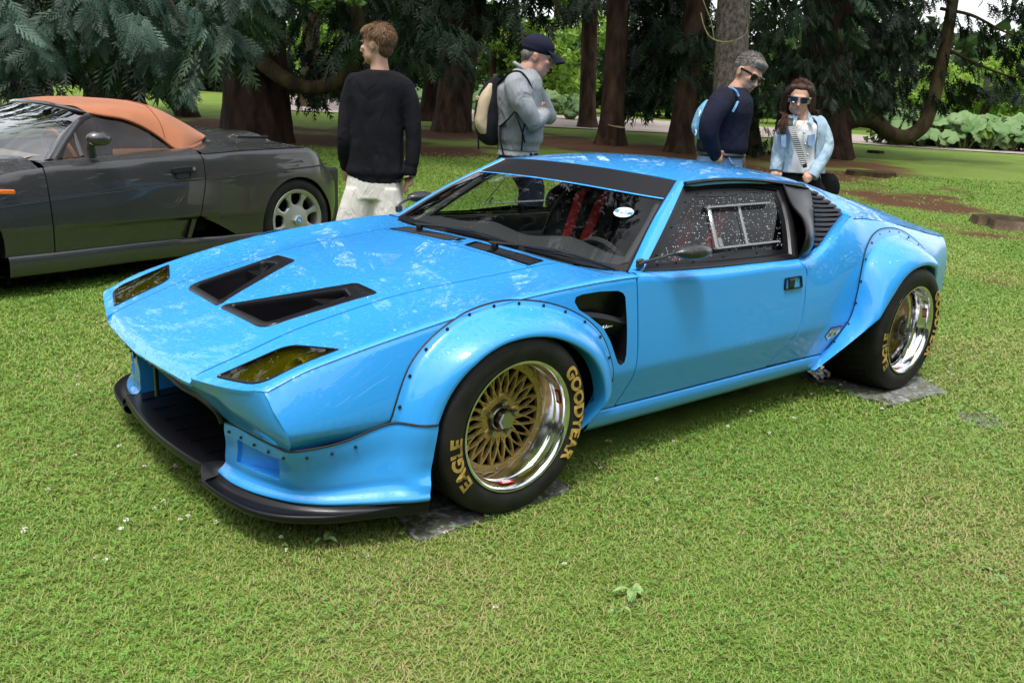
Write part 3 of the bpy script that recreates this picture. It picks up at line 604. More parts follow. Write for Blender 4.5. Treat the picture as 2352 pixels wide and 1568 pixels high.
# ---- engine intake scoops and louvres
for s in(1,-1):
    sm=np.array([1,s,1])
    LIP=np.array([(-1.812,.622,1.010),(-1.775,.70,.936),(-1.735,.798,.872),(-1.692,.846,.810),(-1.682,.845,.758),(-1.692,.820,.716)])
    LF=np.array([(-2.045,.622,.985),(-2.02,.662,.922),(-1.975,.708,.851),(-1.90,.757,.785),(-1.86,.778,.752),(-1.815,.800,.728)])
    Mi=LIP*.55+LF*.45+np.array([(0,.0,0),(0,.012,.0),(0,.018,.0),(0,.022,0),(0,.022,0),(0,.012,-.0)])
    Mj=LIP*.9+LF*.1+np.array([(0,.0,0),(0,.006,.0),(0,.01,.0),(0,.012,0),(0,.012,0),(0,.006,-.0)])
    a=MB().grid(loft([LIP,Mj,Mi,LF],40,20)*sm,flip=s<0); IN=loft([LIP,Mi-[0,.015,0],LF-[0,.03,0]],40,12); a.grid(IN*sm,flip=s>0,mi=1)
    sc=a.build('intake_scoop',['satin_black','cavity_black'],car,sharp=70); MB().tube(cr(LIP,40)*sm,.006,6).build('scoop_lip','satin_black',sc)
    WR=np.array([(-1.815,1.012),(-1.80,.94),(-1.765,.86),(-1.725,.78),(-1.690,.714)]); wr=wv(cr(WR,20),-.004); bk=wr+np.array([-.13,-.06,0]); MB().grid(np.array([wr,bk,cr(LF,20)-[0,.03,0]])*sm,flip=s>0).build('scoop_wall','cavity_black',sc)
    fz=spl(LF[::-1,2],LF[::-1,0]); rx=spl([.728,.751,.80,.834,.867,.905,.96,.99],[-1.83,-1.905,-2.03,-2.12,-2.215,-2.195,-2.10,-2.045])
    zz=np.linspace(.732,.985,24); A1=np.stack([fz(zz),yw(zz)-.006,zz],1); A2=np.stack([rx(zz),yw(zz)-.012,zz],1); MB().grid(np.array([A1,A2])*sm,flip=s<0).build('louvre_panel','satin_black',quart[0 if s>0 else 1])
    for z in np.linspace(.752,.968,12):
        x0,x1=fz(z)+.004,rx(z)-.006; y=yw(z); n=8; xx=np.linspace(x0,x1,n); w_=np.linspace(.3,1,n); P=lambda dy,dzz:np.stack([xx,y+dy*w_,np.full(n,z)+dzz],1)
        b=MB().grid(np.array([P(-.012,.012),P(.012,.0065),P(.020,-.002),P(.016,-.005),P(-.012,-.004)])*sm,flip=s<0); b.build('louvre','satin_black',quart[0 if s>0 else 1],sharp=50)
# ---- nose: fascia, intake frame, air dam, splitter
Y1=np.linspace(0,.725,26); FT=np.array([(fe_(y)-.002,y,float(zfix(fe_(y),y))-.019+.018*np.clip((y-.425)/.02,0,1)) for y in Y1]); FT=np.concatenate([FT,[(.766,.739,.511-.004)]])
FTl=np.concatenate([[(.842,.0,.415)],[(x,y,z) for x,y,z in[(.842,.15,.412),(.836,.28,.402),(.812,.375,.388),(.772,.42,.335),(.765,.50,.331),(.752,.60,.330),(.738,.70,.331),(.722,.775,.334)]]])
FMc=np.concatenate([[(.872,.0,.445)],[(.868,.15,.443),(.862,.28,.438),(.846,.385,.430),(.815,.46,.412),(.803,.55,.405),(.788,.64,.402),(.770,.72,.398),(.736,.800,.388)]])
FG=loft([FT,FMc,FTl],44,14)
m=pset(); pgrid(m,FG,flip=True); pgrid(m,FG*[1,-1,1],flip=False); fas=pbuild(m,'nose_fascia',BP,car)
frm=np.array([(.842,0,.412),(.843,.15,.409),(.837,.28,.399),(.815,.37,.386),(.780,.416,.335),(.776,.420,.315)]); fr=cr(np.concatenate([frm[::-1]*[1,-1,1],frm[1:]]),60)
MB().tube(fr,.009,6).build('intake_frame','satin_black',fas)
back=loft([frm*[1,1,1]-[.0,0,.0],frm*[.2,.95,1]+[.30,0,-.02]],24,6); m=MB().grid(back,flip=False).grid(back*[1,-1,1],flip=True)
for q in np.linspace(.02,.40,6):
    pass
m.box((.40,0,.28),(.02,.84,.30)); m.build('intake_duct','cavity_black',fas)
MB().box((.83,-.015,.345),(.012,.02,.13),bev=.003).box((.835,-.025,.405),(.02,.035,.03),bev=.004).build('bonnet_catch','satin_black',fas)
# air dam
DTop=np.array([(.770,.424,.318),(.762,.50,.326),(.750,.60,.326),(.736,.70,.328),(.722,.772,.332),(.66,.800,.336),(.56,.815,.345),(.47,.826,.368),(.43,.838,.378),(.41,.848,.379),(.395,.866,.379),(.374,.893,.378),(.35,.914,.378),(.316,.924,.377)])
DBot=np.array([(.788,.41,.146),(.785,.50,.146),(.765,.585,.146),(.729,.665,.146),(.680,.740,.146),(.615,.80,.146),(.545,.842,.146),(.48,.878,.146),(.44,.897,.146),(.425,.906,.146),(.41,.914,.146),(.395,.921,.146),(.378,.928,.146),(.352,.936,.146)])
n=67; T=cr(DTop,n); Bt=cr(DBot,n)
inn=np.stack([-(Bt[:,0]*0+1)*.5,-(Bt[:,1]*0+1)*.5,0*Bt[:,0]],1); tg=np.gradient(Bt,axis=0); nr=np.stack([tg[:,1],-tg[:,0],0*tg[:,0]],1); nr/=np.linalg.norm(nr,axis=1)[:,None]; 
if nr[0][0]<0: nr=-nr
tap=np.clip((np.arange(n)[::-1])/8.,0,1)[:,None]
L1=T*.93+Bt*.07; L2=T*.55+Bt*.45-nr*.012; L3=T*.30+Bt*.70-nr*.014; L4=T*.2+Bt*.8-nr*.016*tap; L5=T*.14+Bt*.86-nr*.010*tap; L6=T*.09+Bt*.91; L7=T*.04+Bt*.96+nr*.006
rows=[T,L1,L2,L3,L4,L5,L6,L7,Bt]; G=loft(rows,n,30); hv=len(G)
j0,j1=int(n*.115),int(n*.385); zA=lambda r:np.abs(G[:,j0,2]-r).argmin(); i0,i1=zA(.290),zA(.212)
skip=lambda i,j:j0<=j<j1 and i0<=i<i1
for s in(1,-1):
    sm=np.array([1,s,1]); mb=MB().grid(G*sm,flip=s<0,skip=skip)
    ring=[G[i0,j] for j in range(j0,j1)]+[G[i,j1] for i in range(i0,i1)]+[G[i1,j] for j in range(j1,j0,-1)]+[G[i,j0] for i in range(i1,i0,-1)]; ring=np.array(ring)
    c=ring.mean(0); tt=(np.arange(len(ring))); dpt=np.where(ring[:,2]>.25,.04,.02)[:,None]; fx_=np.clip((ring[:,1]-ring[:,1].min())/(np.ptp(ring[:,1])),0,1)[:,None]
    in1=ring-nr[int((j0+j1)/2)]*(.012+.085*fx_)+[0,0,-.006]; in1=in1*.97+in1.mean(0)*.03
    mb.grid(np.array([ring,ring*.99+c*.01-nr[30]*.004,in1])*sm,True,flip=s<0); k=len(ring); mb.add(np.concatenate([in1,[in1.mean(0)]])*sm,[((i+1)%k,i,k) if s<0 else (i,(i+1)%k,k) for i in range(k)])
    ew=np.array([G[:,0],G[:,0]+[-.25,.0,0]]); mb.grid(ew*sm,flip=s<0)     # inner end wall beside the intake
    rw=np.array([G[:,-1],G[:,-1]+[.005,-.05,0]]); mb.grid(rw*sm,flip=s>0)
    dam=mb.build('air_dam',BP,car,sharp=50)
    MB().tube((T+[.001,.001,.002])*sm,.0035,5).build('dam_seal','rubber_black',dam)
    b=MB()
    for j in range(3,50,6): b.ell((T[j]*.86+Bt[j]*.14+nr[j]*.001)*sm,(.0052,.0052,.0052),8,5)
    q=b.build('dam_screws','screw_metal',dam); q['kind']='stuff'
# splitter: one black moulding, raised pan in the middle, rolled edge outboard
SB=np.array([(.838,.39),(.832,.48),(.822,.56),(.792,.67),(.740,.748),(.645,.822),(.53,.880),(.44,.912),(.362,.932)]); o_=cr(SB,40); i_=cr(DBot[:,:2]-[[.012,.012]],40)
lay=lambda P,z:np.stack([P[:,0],P[:,1],np.full(len(P),z)],1); tp_=np.clip(np.arange(40)[::-1]/14.,0.25,1)[:,None]
o2=i_+(o_-i_)*tp_
SPL=loft([lay(i_,.152),lay(i_*.85+o2*.15,.149),lay(i_*.55+o2*.45,.132),lay(i_*.25+o2*.75,.126),lay(o2,.130),lay(o2+(o2-i_)*.05,.122),lay(o2,.112),lay(i_-.05,.110)],40,24)
pc=np.linspace(-1,1,41); fx2=.862-.030*np.abs(pc)**2
PAN=[np.stack([fx2,pc*.392,np.full(41,.150)],1),np.stack([fx2+.004,pc*.386,np.full(41,.165)],1),np.stack([fx2,pc*.380,np.full(41,.177)],1),np.stack([fx2-.02,pc*.376,np.full(41,.176)],1),np.stack([.72+0*pc,pc*.40,np.full(41,.170)],1),np.stack([.40+0*pc,pc*.41,np.full(41,.185)],1)]
mb=MB().grid(SPL,flip=False).grid(SPL*[1,-1,1],flip=True).grid(loft(PAN,41,16),flip=True)
for s in(1,-1):
    e0=np.array([(fx2[0]+.004,.386,.165),(fx2[0],.380,.177),(.80,.377,.176),(.72,.40,.170),(.60,.40,.17)]); e1=np.array([(.838,.41,.128),(.838,.41,.130),(.80,.412,.14),(.765,.412,.155),(.60,.42,.155)])
    mb.grid(loft([e0,e0*.5+e1*.5+[.004,0,0],e1],14,6)*[1,s,1],flip=s<0)
for q in(-.30,-.18,-.06,.06,.18,.30): mb.tube([(.80,q,.176),(.45,q,.184)],.003,4)
mb.build('splitter','satin_black',car,sharp=60)
# ---- underbody and wheel housings, with dark inner boxes added to stop light leaking
mb=MB().box((-1.25,0,.17),(3.0,1.30,.06)).box((-2.9,0,.42),(.5,1.2,.3)).box((.42,0,.30),(.30,1.0,.25)).box((-1.17,0,.42),(.9,1.55,.40)).box((-2.5,0,.45),(.9,1.1,.4)).box((0,0,.45),(.72,1.0,.34)).box((-.45,0,.5),(.05,1.55,.42)).box((-1.95,0,.5),(.05,1.55,.40))
for s in(1,-1):
    for x0,R_,y0,y1 in((-.02,.375,.55,.83),(-2.45,.43,.55,.86)):
        a=np.linspace(-.2,PI+.2,30); mb.grid(np.array([[(x0+R_*math.cos(t),y*s,max(.17,.25+R_*math.sin(t))) for t in a] for y in(y0,y1)]),flip=s>0)
        mb.box((x0,y0*s,.37),(R_*1.9,.01,.40))
mb.build('underbody','cavity_black',car,smooth=False)
# ---- wheels
def tyre_profile(R,yo,yi,rr):
    w=(yo-yi)
    return [(rr-.012,yi+.02),(rr+.004,yi+.012),(rr+.03,yi+.001),(R-.035,yi),(R-.012,yi+.008),(R-.001,yi+.03),(R,yi+w*.3),(R,yi+w*.7),(R-.001,yo-.034),(R-.006,yo-.018),(R-.020,yo-.006),(R-.045,yo),(rr+.028,yo-.001),(rr+.010,yo-.008),(rr+.002,yo-.012),(rr-.006,yo-.014)]
def wheel(x,s,R,yo,rr,ylip,ylat,yi,rear):
    wh=empty('wheel',(x,0,R),parent=car); sm=np.array([1,s,1]); nseg=96
    def B(mb,name,m,sharp=35):
        V=np.concatenate(mb.V)*sm; F=[f[::-1] for f in mb.F] if s<0 else mb.F; return obj(name,V,F,m,wh,True,fm=mb.M,sharp=sharp)
    P=tyre_profile(R,yo,yi,rr); pr=cr(np.array(P),40); mb=MB().lathe([tuple(p) for p in pr],np.zeros(3),'y',nseg)
    # tread grooves: curved sipes cut as raised blocks
    B(mb,'tyre','tyre_rubber',60)
    mb=MB(); nb=44; w=yo-yi
    for i in range(nb):
        for k,(f0,f1,sh) in enumerate(((.02,.17,.5),(.19,.34,.25),(.36,.49,0),(.51,.64,0),(.66,.81,.25),(.83,.98,.5))):
            a0=2*PI*(i+.06+sh)/nb; a1=2*PI*(i+.92+sh)/nb; y0=yi+.018+(w-.036)*f0; y1=yi+.018+(w-.036)*f1; sk=.05*(1 if k>2 else -1)
            dr=lambda f:.0035-(.016 if (f<.05 or f>.95) else 0)
            V=[((R+dr(f)*1)*math.cos(a+sk*(f-.5)*2),y,(R+dr(f))*math.sin(a+sk*(f-.5)*2)) for a in(a0,a1) for f,y in((f0,y0),(f1,y1))]+[((R-.006)*math.cos(a+sk*(f-.5)*2),y,(R-.006)*math.sin(a+sk*(f-.5)*2)) for a in(a0,a1) for f,y in((f0,y0),(f1,y1))]
            mb.add(V,[(0,1,3,2),(0,4,5,1),(2,3,7,6),(0,2,6,4),(1,5,7,3)])
    o=B(mb,'tread_blocks','tyre_rubber'); o['kind']='stuff'
    # rim: polished lip, stepped barrel
    prof=[(rr-.004,ylip-.016),(rr+.004,ylip-.004),(rr+.003,ylip+.001),(rr-.003,ylip+.001),(rr-.009,ylip-.006),(rr-.013,ylip-.020),(rr-.016,ylip-.045),(rr-.020,ylip-.050),(rr-.024,ylip-.056)]
    if rear: prof+=[(rr-.026,ylip-.10),(rr-.034,ylip-.106),(rr-.036,ylip-.15)]
    prof+=[(rr-.030 if not rear else rr-.038,ylat+.004),(rr-.034 if not rear else rr-.04,ylat-.002),(rr-.05,ylat-.006)]
    B(MB().lathe(prof,np.zeros(3),'y',nseg),'rim','polished_metal',50)
    B(MB().lathe([(rr-.03,ylat-.02),(rr-.035,ylat-.16)],np.zeros(3),'y',48).lathe([(rr-.03,ylat-.10),(0,ylat-.10)],np.zeros(3),'y',48),'inner_barrel','cavity_black')
    # lattice of crossing spokes
    ro=rr-.040; mb=MB(); th=.013; nsp=22
    mb.lathe([(ro-.010,ylat-.010),(ro-.010,ylat+.003),(ro-.004,ylat+.006),(ro+.012,ylat+.006),(ro+.016,ylat-.002)],np.zeros(3),'y',72)
    def bar(a0,r0,a1,r1,wd,y0,y1):
        n=7; t=np.linspace(0,1,n); r=r0+(r1-r0)*t; a=a0+(a1-a0)*t**.85; yy=y0+(y1-y0)*t; C=np.stack([r*np.cos(a),yy,r*np.sin(a)],1); Tn=np.gradient(C,axis=0); Tn/=np.linalg.norm(Tn,axis=1)[:,None]; U=np.cross(Tn,[0,1,0]); U/=np.linalg.norm(U,axis=1)[:,None]
        w1=wd*(1.15-.35*t)[:,None]
        Gq=np.array([C-U*w1-[0,th,0],C-U*w1,C-U*w1*.5+[0,.003,0],C+U*w1*.5+[0,.003,0],C+U*w1,C+U*w1-[0,th,0]]); mb.grid(Gq.transpose(1,0,2),flip=True)
    hubr=.058
    for k in range(nsp):
        a=2*PI*k/nsp
        for q in(1,-1): bar(a,hubr*.9,a+q*2*PI/nsp*1.02,ro,.0036,ylat+.001,ylat+.002)
        bar(a+PI/nsp*0,ro*.80,a,ro,.0030,ylat,ylat+.002)
    mb.lathe([(.048,ylat-.03),(.074,ylat-.016),(.076,ylat-.002),(.070,ylat+.004),(.052,ylat+.005),(.046,ylat-.006),(.036,ylat-.010)],np.zeros(3),'y',40)
    for k in range(5):
        a=2*PI*(k+.35)/5; c=np.array([.068*math.cos(a),ylat+.001,.068*math.sin(a)]); R_=np.array([[math.cos(a),0,-math.sin(a)],[0,1,0],[math.sin(a),0,math.cos(a)]]); mb.box(c,(.034,.014,.036),R=R_,bev=.004)
    B(mb,'lattice','gold_metal',40)
    for k in range(5):
        a=2*PI*(k+.35)/5; c=np.array([.056*math.cos(a),0,.056*math.sin(a)]); B(MB().lathe([(.0115,ylat),(.0115,ylat+.024),(.009,ylat+.028),(0,ylat+.028)],c,'y',6),'lug_nut','nut_metal',30)
    mb=MB().lathe([(.037,ylat-.01),(.039,ylat+.012),(.036,ylat+.016),(.036,ylat+.018)],np.zeros(3),'y',32).lathe([(.033,ylat+.012),(.031,ylat+.040),(.027,ylat+.045),(0,ylat+.045)],np.zeros(3),'y',6 if not rear else 6)
    B(mb,'hub_cap','nut_metal',30)
    mb=MB()
    for k in range(nsp):
        a=2*PI*(k+.5)/nsp; mb.ell((ro*math.cos(a)*1.01,ylat+.007,ro*math.sin(a)*1.01),(.0045,.004,.0045),7,5)
    o=B(mb,'ring_bolts','nut_metal'); o['kind']='stuff'
    # lettering
    ks=slice(22,40); pq=pr[pr[:,1]>yo-.03]; kq=np.argsort(pq[:,0]); prof_y=lambda r:np.interp(r,pq[kq,0],pq[kq,1]); rm=(rr+R-.02)/2+.004; sz=.064 if not rear else .068
    for txt,ad,sq in(('EAGLE',-17,1.0),('GOODYEAR',178,1.0)):
        V,F=text_mesh(txt,sz,0,.0030)
        a=math.radians(ad)+V[:,0]*sq/rm
        r=rm+V[:,1]*.92; Q=np.stack([r*np.cos(a),prof_y(r)+.0042,r*np.sin(a)],1)
        mb=MB().add(Q,F); o=B(mb,'lettering','tyre_gold')
    for ad in((163,-85) if s>0 else ()):
        a0=math.radians(ad); r0=rr-.0165; y0=ylip-.034
        aa=np.linspace(-.13,.13,9)+a0; Gq=np.array([[(r0*math.cos(t),y,r0*math.sin(t)) for t in aa] for y in(y0-.011,y0+.011)])
        B(MB().grid(Gq),'decal','red_decal')
        V,F=text_mesh('BBS',.022,0,.0006,.25); a=a0-V[:,0]/r0; Q=np.stack([(r0-.0012)*np.cos(a),y0-V[:,1]*.9,(r0-.0012)*np.sin(a)],1); B(MB().add(Q,F),'decal_text','white_decal')
    return wh
for s in(1,-1):
    wheel(0,s,.3065,.938,.2185,.931,.822,.66,False)
    wheel(-2.515,s,.318,1.012,.2206,1.007,.80,.66,True)
# ---- mirrors on thin stalks
for s in(1,-1):
    sm=np.array([1,s,1]); st=cr([(-.640,.815,.770),(-.66,.835,.781),(-.71,.865,.798),(-.762,.882,.812)],10)
    mb=MB().tube(st*sm,[.009,.007,.006,.006,.006,.006,.006,.006,.007,.009],8).box(np.array([-.648,.812,.770])*sm,(.04,.016,.035),bev=.006)
    mir=mb.build('mirror','carbon',car)
    G=[]
    for t in np.linspace(0,1,13):
        w_=math.sin(PI*t)**.6; a=np.linspace(0,2*PI,16,endpoint=False); G.append(np.stack([np.full(16,-.745-.195*t),.892+.045*w_*np.sin(a)+.012*t,.814+.030*w_*np.cos(a)],1))
    MB().grid(np.array(G)*sm,True,flip=s>0).build('mirror_shell','carbon',mir)
# ---- wipers
for (bx,by,s2) in((-.445,.215,1),(-.445,-.325,1)):
    mb=MB(); hub=np.array([bx,by,.742]); mb.lathe([(.016,0),(.016,.022),(.011,.03),(0,.03)],hub,'z',12)
    p0=hub+[0,0,.026]; p1=np.array([bx-.045,by+.12,.772]); p2=np.array([bx-.085,by+.31,.775]); p3=np.array([bx-.095,by+.345,.770])
    mb.tube(cr([p0+[.01,-.02,0],p0,p1,p2,p3],16),[.011,.012,.012,.011,.010,.009,.008,.007,.006,.006,.006,.006,.006,.007,.008,.006],6,sq=.55)
    q0=np.array([bx-.085,by+.085,.760]); q1=np.array([bx-.086,by+.58,.757]); mid=np.array([bx-.09,by+.34,.772])
    mb.tube(cr([q0,np.array([bx-.088,by+.2,.766]),mid,np.array([bx-.088,by+.47,.766]),q1],14),.0045,5); mb.tube(cr([q0-[0,0,.006],mid-[0,0,.012],q1-[0,0,.006]],10),[.006]*10,5,sq=.5)
    mb.build('wiper','satin_black',car)
# ---- stickers
G=wsg(.60,.69,.0025,ny=33,nv=12)
ctr=np.array([-.905,.553,.922]); e1=WT[26]-WT[31]; e1/=np.linalg.norm(e1); e1=-e1; uu=wsg(.6,.7,0,nv=2); up=uu[1,28]-uu[0,28]; up/=np.linalg.norm(up)
# sit it on the glass: nearest glass point
gg=wsg(.4,.75,.003,nv=60,ny=33).reshape(-1,3); kk=np.argmin(np.abs(gg[:,1]-.562)+np.abs(gg[:,2]-.914)); ctr=gg[kk]
Rr=frame(0,e1,up)
a=np.linspace(0,2*PI,40,endpoint=False)
def dec(pts2,mname,dz,par,nm): 
    V=(np.c_[pts2,np.full(len(pts2),dz)])@Rr.T+ctr; return obj(nm,V,[tuple(range(len(pts2)))],mname,par)
stk=dec(np.stack([.042*np.cos(a),.036*np.sin(a)],1),'white_decal',.002,ws,'number_sticker')
bb=np.array([(x,y) for x,y in[(-.0405,-.011),(.0405,-.011),(.0405,.011),(-.0405,.011)]]); dec(bb,'teal_decal',.003,ws,'sticker_band')
V,F=text_mesh('043',.028,0,.0008); V=V@Rr.T+ctr+Rr[:,2]*.004; obj('sticker_number',V,F,'white_decal',ws)
# shield badge low on the rear quarter
SH=np.array([(-1.962,.370),(-2.064,.369),(-2.052,.333),(-1.972,.306),(-1.937,.330)])
for s,qd in zip((1,-1),quart):
    if s<0: continue
    def sp2(P,dy): V=side(np.array(P,float)); V[:,1]+=dy; return V
    c=SH.mean(0); k=5
    obj('shield_badge',sp2(SH,.002),[(4,3,2,1,0)],'black_decal',qd); q=SH*.93+c*.07; q[0:2,1]-=.002; obj('shield_field',sp2(q,.003),[(4,3,2,1,0)],'white_decal',qd)
    obj('shield_band',sp2([(-1.962,.372),(-2.066,.371),(-2.064,.365),(-1.961,.366)],.004),[(3,2,1,0)],'dark_red_decal',qd)
    obj('shield_centre',sp2([(-1.985,.350),(-2.035,.349),(-2.030,.327),(-2.000,.316),(-1.980,.330)],.004),[(4,3,2,1,0)],'yellow_decal',qd)
    mb=MB()
    for i in range(3):
        for j in range(3):
            if (i+j)%2==0: mb.add(sp2([(-1.958-.009*i,.347-.007*j),(-1.967-.009*i,.347-.007*j),(-1.967-.009*i,.340-.007*j),(-1.958-.009*i,.340-.007*j)],.0045),[(3,2,1,0)])
    mb.add(sp2([(-2.004,.343),(-2.012,.344),(-2.020,.336),(-2.012,.327),(-2.004,.331)],.006),[(4,3,2,1,0)]); mb.build('shield_check','black_decal',qd,smooth=False)
    V,F=text_mesh('OUTLAWGRUPPE',.0118,0,.0003); P=np.stack([-2.012-V[:,0]*1.0,.358+V[:,1]*.95],1); obj('shield_text',sp2(P,.005),[f for f in F],'black_decal',qd)
# ---- cabin
tub=MB().box((-1.22,0,.62),(1.10,1.46,.012)); 
for s in(1,-1): tub.box((-1.2,.755*s,.66),(1.05,.02,.12))
tub.box((-1.90,0,.84),(.03,1.1,.34)).box((-1.88,0,.70),(.12,1.45,.2)).build('cabin_tub','interior_black',car,smooth=False)
dash=MB(); yy=np.linspace(-.70,.70,41); hump=.035*np.exp(-((yy-.30)/.17)**2)+.030*np.exp(-((yy+.22)/.14)**2)
rows=[(-.56,.733,0),(-.62,.742,.3),(-.70,.752,1),(-.78,.750,1),(-.83,.735,.8),(-.84,.66,0)]
dash.grid(np.array([np.stack([np.full(41,x)+0*yy,yy,z+hump*k],1) for x,z,k in rows])); dash.build('dashboard','interior_grey',car,sharp=60)
sw=MB(); Rw=frame(0,(0,1,0),(.35,0,.94)); a=np.linspace(0,2*PI,33); sw.tube(np.stack([.165*np.cos(a),.165*np.sin(a),0*a],1)@Rw.T+[-.93,.37,.62],.015,8,caps=False).build('steering_wheel','interior_black',car)
for yc,nm in((.38,1),(-.38,0)):
    sx_=np.linspace(0,1,14); ctrl=np.array([(-1.20,.40),(-1.30,.39),(-1.45,.42),(-1.53,.55),(-1.60,.72),(-1.66,.86),(-1.69,.945),(-1.70,.96)]); C=cr(ctrl,22); W_=spl([0,.3,.55,.75,.9,1],[.23,.23,.24,.22,.15,.10])(np.linspace(0,1,22))
    G=[]
    for (x,z),w_ in zip(C,W_):
        a=np.linspace(-1,1,13); G.append(np.stack([x+.085*np.abs(a)**2.5,yc+a*w_,z+.03*np.abs(a)**2.5],1))
    G=np.array(G); seat=MB().grid(G,flip=True).grid(G-[.04,0,.03]).build('seat','interior_black',car,sharp=80)
    MB().tube(np.concatenate([G[8:,0],G[-1],G[8:,-1][::-1]]),.009,6).build('seat_piping','interior_grey',seat)
    for q in(-.085,.085):
        h=np.array([(-1.63,.88),(-1.60,.87),(-1.565,.80),(-1.52,.70),(-1.46,.56)]); H=cr(h,14); k=np.linspace(1,.75,14); V0_=np.stack([H[:,0]+.012,yc+q*k-.034,H[:,1]],1); V1_=V0_+[0,.068,0]; mb=MB().grid(np.array([V0_,V1_])).grid(np.array([V0_-[.006,0,0],V1_-[.006,0,0]]),flip=True)
        mb.box((-1.655,yc+q,.885),(.07,.07,.008)); mb.build('harness','harness_red',seat)
rb=MB(); a=cr([(-1.84,-.62,.60),(-1.83,-.60,.80),(-1.80,-.53,.985),(-1.80,-.40,1.03),(-1.80,0,1.045),(-1.80,.40,1.03),(-1.80,.53,.985),(-1.83,.60,.80),(-1.84,.62,.60)],40); rb.tube(a,.02,8)
for s in(1,-1): rb.tube(cr([(-.66,.70*s,.70),(-.90,.62*s,.87),(-1.10,.545*s,.992),(-1.30,.535*s,1.012),(-1.8,.53*s,.985)],24),.018,8)
rb.build('roll_cage','interior_grey',car); 
G=loft([np.stack([rz*0+rz for rz in[np.linspace(-1.12,-2.0,12)]]+[np.full(12,.57)*1,np.linspace(1.005,.985,12)],1),np.stack([np.linspace(-1.1,-2.0,12),np.zeros(12),np.linspace(1.035,1.02,12)],1)],12,8); MB().grid(G).grid(G*[1,-1,1],flip=True).build('headliner','interior_black',car)
# ================================================================ ground
def noise2(x,y,sc,seed=0,octv=3):
    """smooth value noise 0..1"""
    r=np.zeros_like(x,float); amp=1;tot=0
    for o in range(octv):
        R=np.random.default_rng(seed+o*17).random((64,64)); u=x*sc*2**o; v=y*sc*2**o; i=np.floor(u).astype(int); j=np.floor(v).astype(int); fu=u-i; fv=v-j; fu=fu*fu*(3-2*fu); fv=fv*fv*(3-2*fv)
        g=lambda a,b:R[a%64,b%64]
        r+=amp*((g(i,j)*(1-fu)+g(i+1,j)*fu)*(1-fv)+(g(i,j+1)*(1-fu)+g(i+1,j+1)*fu)*fv); tot+=amp; amp*=.55
    return r/tot
def depth(x,y): return (x-CAM[0])*FWD[0]+(y-CAM[1])*FWD[1]
def lateral(x,y): return (x-CAM[0])*RGT[0]+(y-CAM[1])*RGT[1]
# bare, needle-covered earth below the conifers: discs round the trunks (centre, radius, strength)
BARE=[]
def bare_at(u,v,r,k=1.0):
    p=on_ground(u,v); BARE.append((p[0],p[1],r,k))
for a in((590,322,3.4),(1035,308,3.4),(1180,312,2.8),(830,330,3.0),(700,318,2.6),(1400,338,3.0),(1560,352,2.6),(1700,395,2.0),(1650,385,2.0),(1860,370,2.4,.9),(1900,400,1.9,.85),(2010,450,1.5,.72),(2160,475,1.0,.6),(2260,535,.9,.62),(1985,425,1.3,.7),(1300,325,2.4),(430,290,4),(1000,345,1.8),(2050,445,1.2,.65),(2210,440,1.0,.55)): bare_at(*a)
def bareness(x,y):
    b=np.zeros_like(np.asarray(x,float))
    for cx_,cy_,r,k in BARE: b=np.maximum(b,k*np.clip(1.35-np.hypot(x-cx_,y-cy_)/r,0,1))
    n=noise2(x,y,1.1,3,4); return np.clip((b+(n-.5)*1.5-.30)*2.6,0,1)
# lawn sheet: fine near the car, coarse far away, with a colour mask for the bare earth
dd=np.concatenate([np.arange(-14,0,2.),np.arange(0,14,.16),np.arange(14,40,.4),np.arange(40,130,6),[200,400]]); ll=np.concatenate([[-300,-120,-60],np.arange(-40,-14,.8),np.arange(-14,14,.22),np.arange(14,40,.8),[60,120,300]])
DG,LG=np.meshgrid(dd,ll,indexing='ij'); X=CAM[0]+DG*FWD[0]+LG*RGT[0]; Y=CAM[1]+DG*FWD[1]+LG*RGT[1]; Z=ground(X,Y)+.02*(noise2(X,Y,.35,9)-.5)*np.clip((DG-6)/6,0,1); Z=np.where(DG>120,ground(X*0+CAM[0]+FWD[0]*60,Y*0+CAM[1]+FWD[1]*60),Z)
def attr(me,name,vals):
    a=me.attributes.new(name,'FLOAT','POINT'); a.data.foreach_set('value',np.asarray(vals,np.float32).ravel())
m,n,b=nodes_of('lawn_soil'); L=n.links
def nz(sc,det=4,rough=.55):
    q=n.nodes.new('ShaderNodeTexNoise'); q.inputs['Scale'].default_value=sc; q.inputs['Detail'].default_value=det; q.inputs['Roughness'].default_value=rough; L.new(tc_.outputs['Object'],q.inputs['Vector']); return q.outputs['Fac']
def mixc(f,a,c):
    q=n.nodes.new('ShaderNodeMix'); q.data_type='RGBA'; L.new(f,q.inputs[0])
    for k,i in((a,6),(c,7)):
        if isinstance(k,tuple): q.inputs[i].default_value=(*k,1)
        else: L.new(k,q.inputs[i])
    return q.outputs[2]
def rampf(f,lo,hi):
    q=n.nodes.new('ShaderNodeMapRange'); q.inputs[1].default_value=lo; q.inputs[2].default_value=hi; L.new(f,q.inputs[0]); return q.outputs[0]
tc_=n.nodes.new('ShaderNodeTexCoord'); at_=n.nodes.new('ShaderNodeAttribute'); at_.attribute_name='bare'
gcol=mixc(rampf(nz(.9),.38,.62),(.135,.225,.035),(.19,.265,.05)); gcol=mixc(rampf(nz(7,5),.45,.75),gcol,(.15,.17,.045)); gcol=mixc(rampf(nz(55,3),.40,.72),gcol,(.10,.175,.026))
ecol=mixc(rampf(nz(11,6,.7),.35,.68),(.080,.036,.018),(.145,.070,.036)); ecol=mixc(rampf(nz(60,4,.7),.45,.7),ecol,(.05,.022,.012))
fin=mixc(at_.outputs['Fac'],gcol,ecol); L.new(fin,b.inputs['Base Color']); b.inputs['Roughness'].default_value=.9; b.inputs['Specular IOR Level'].default_value=.15
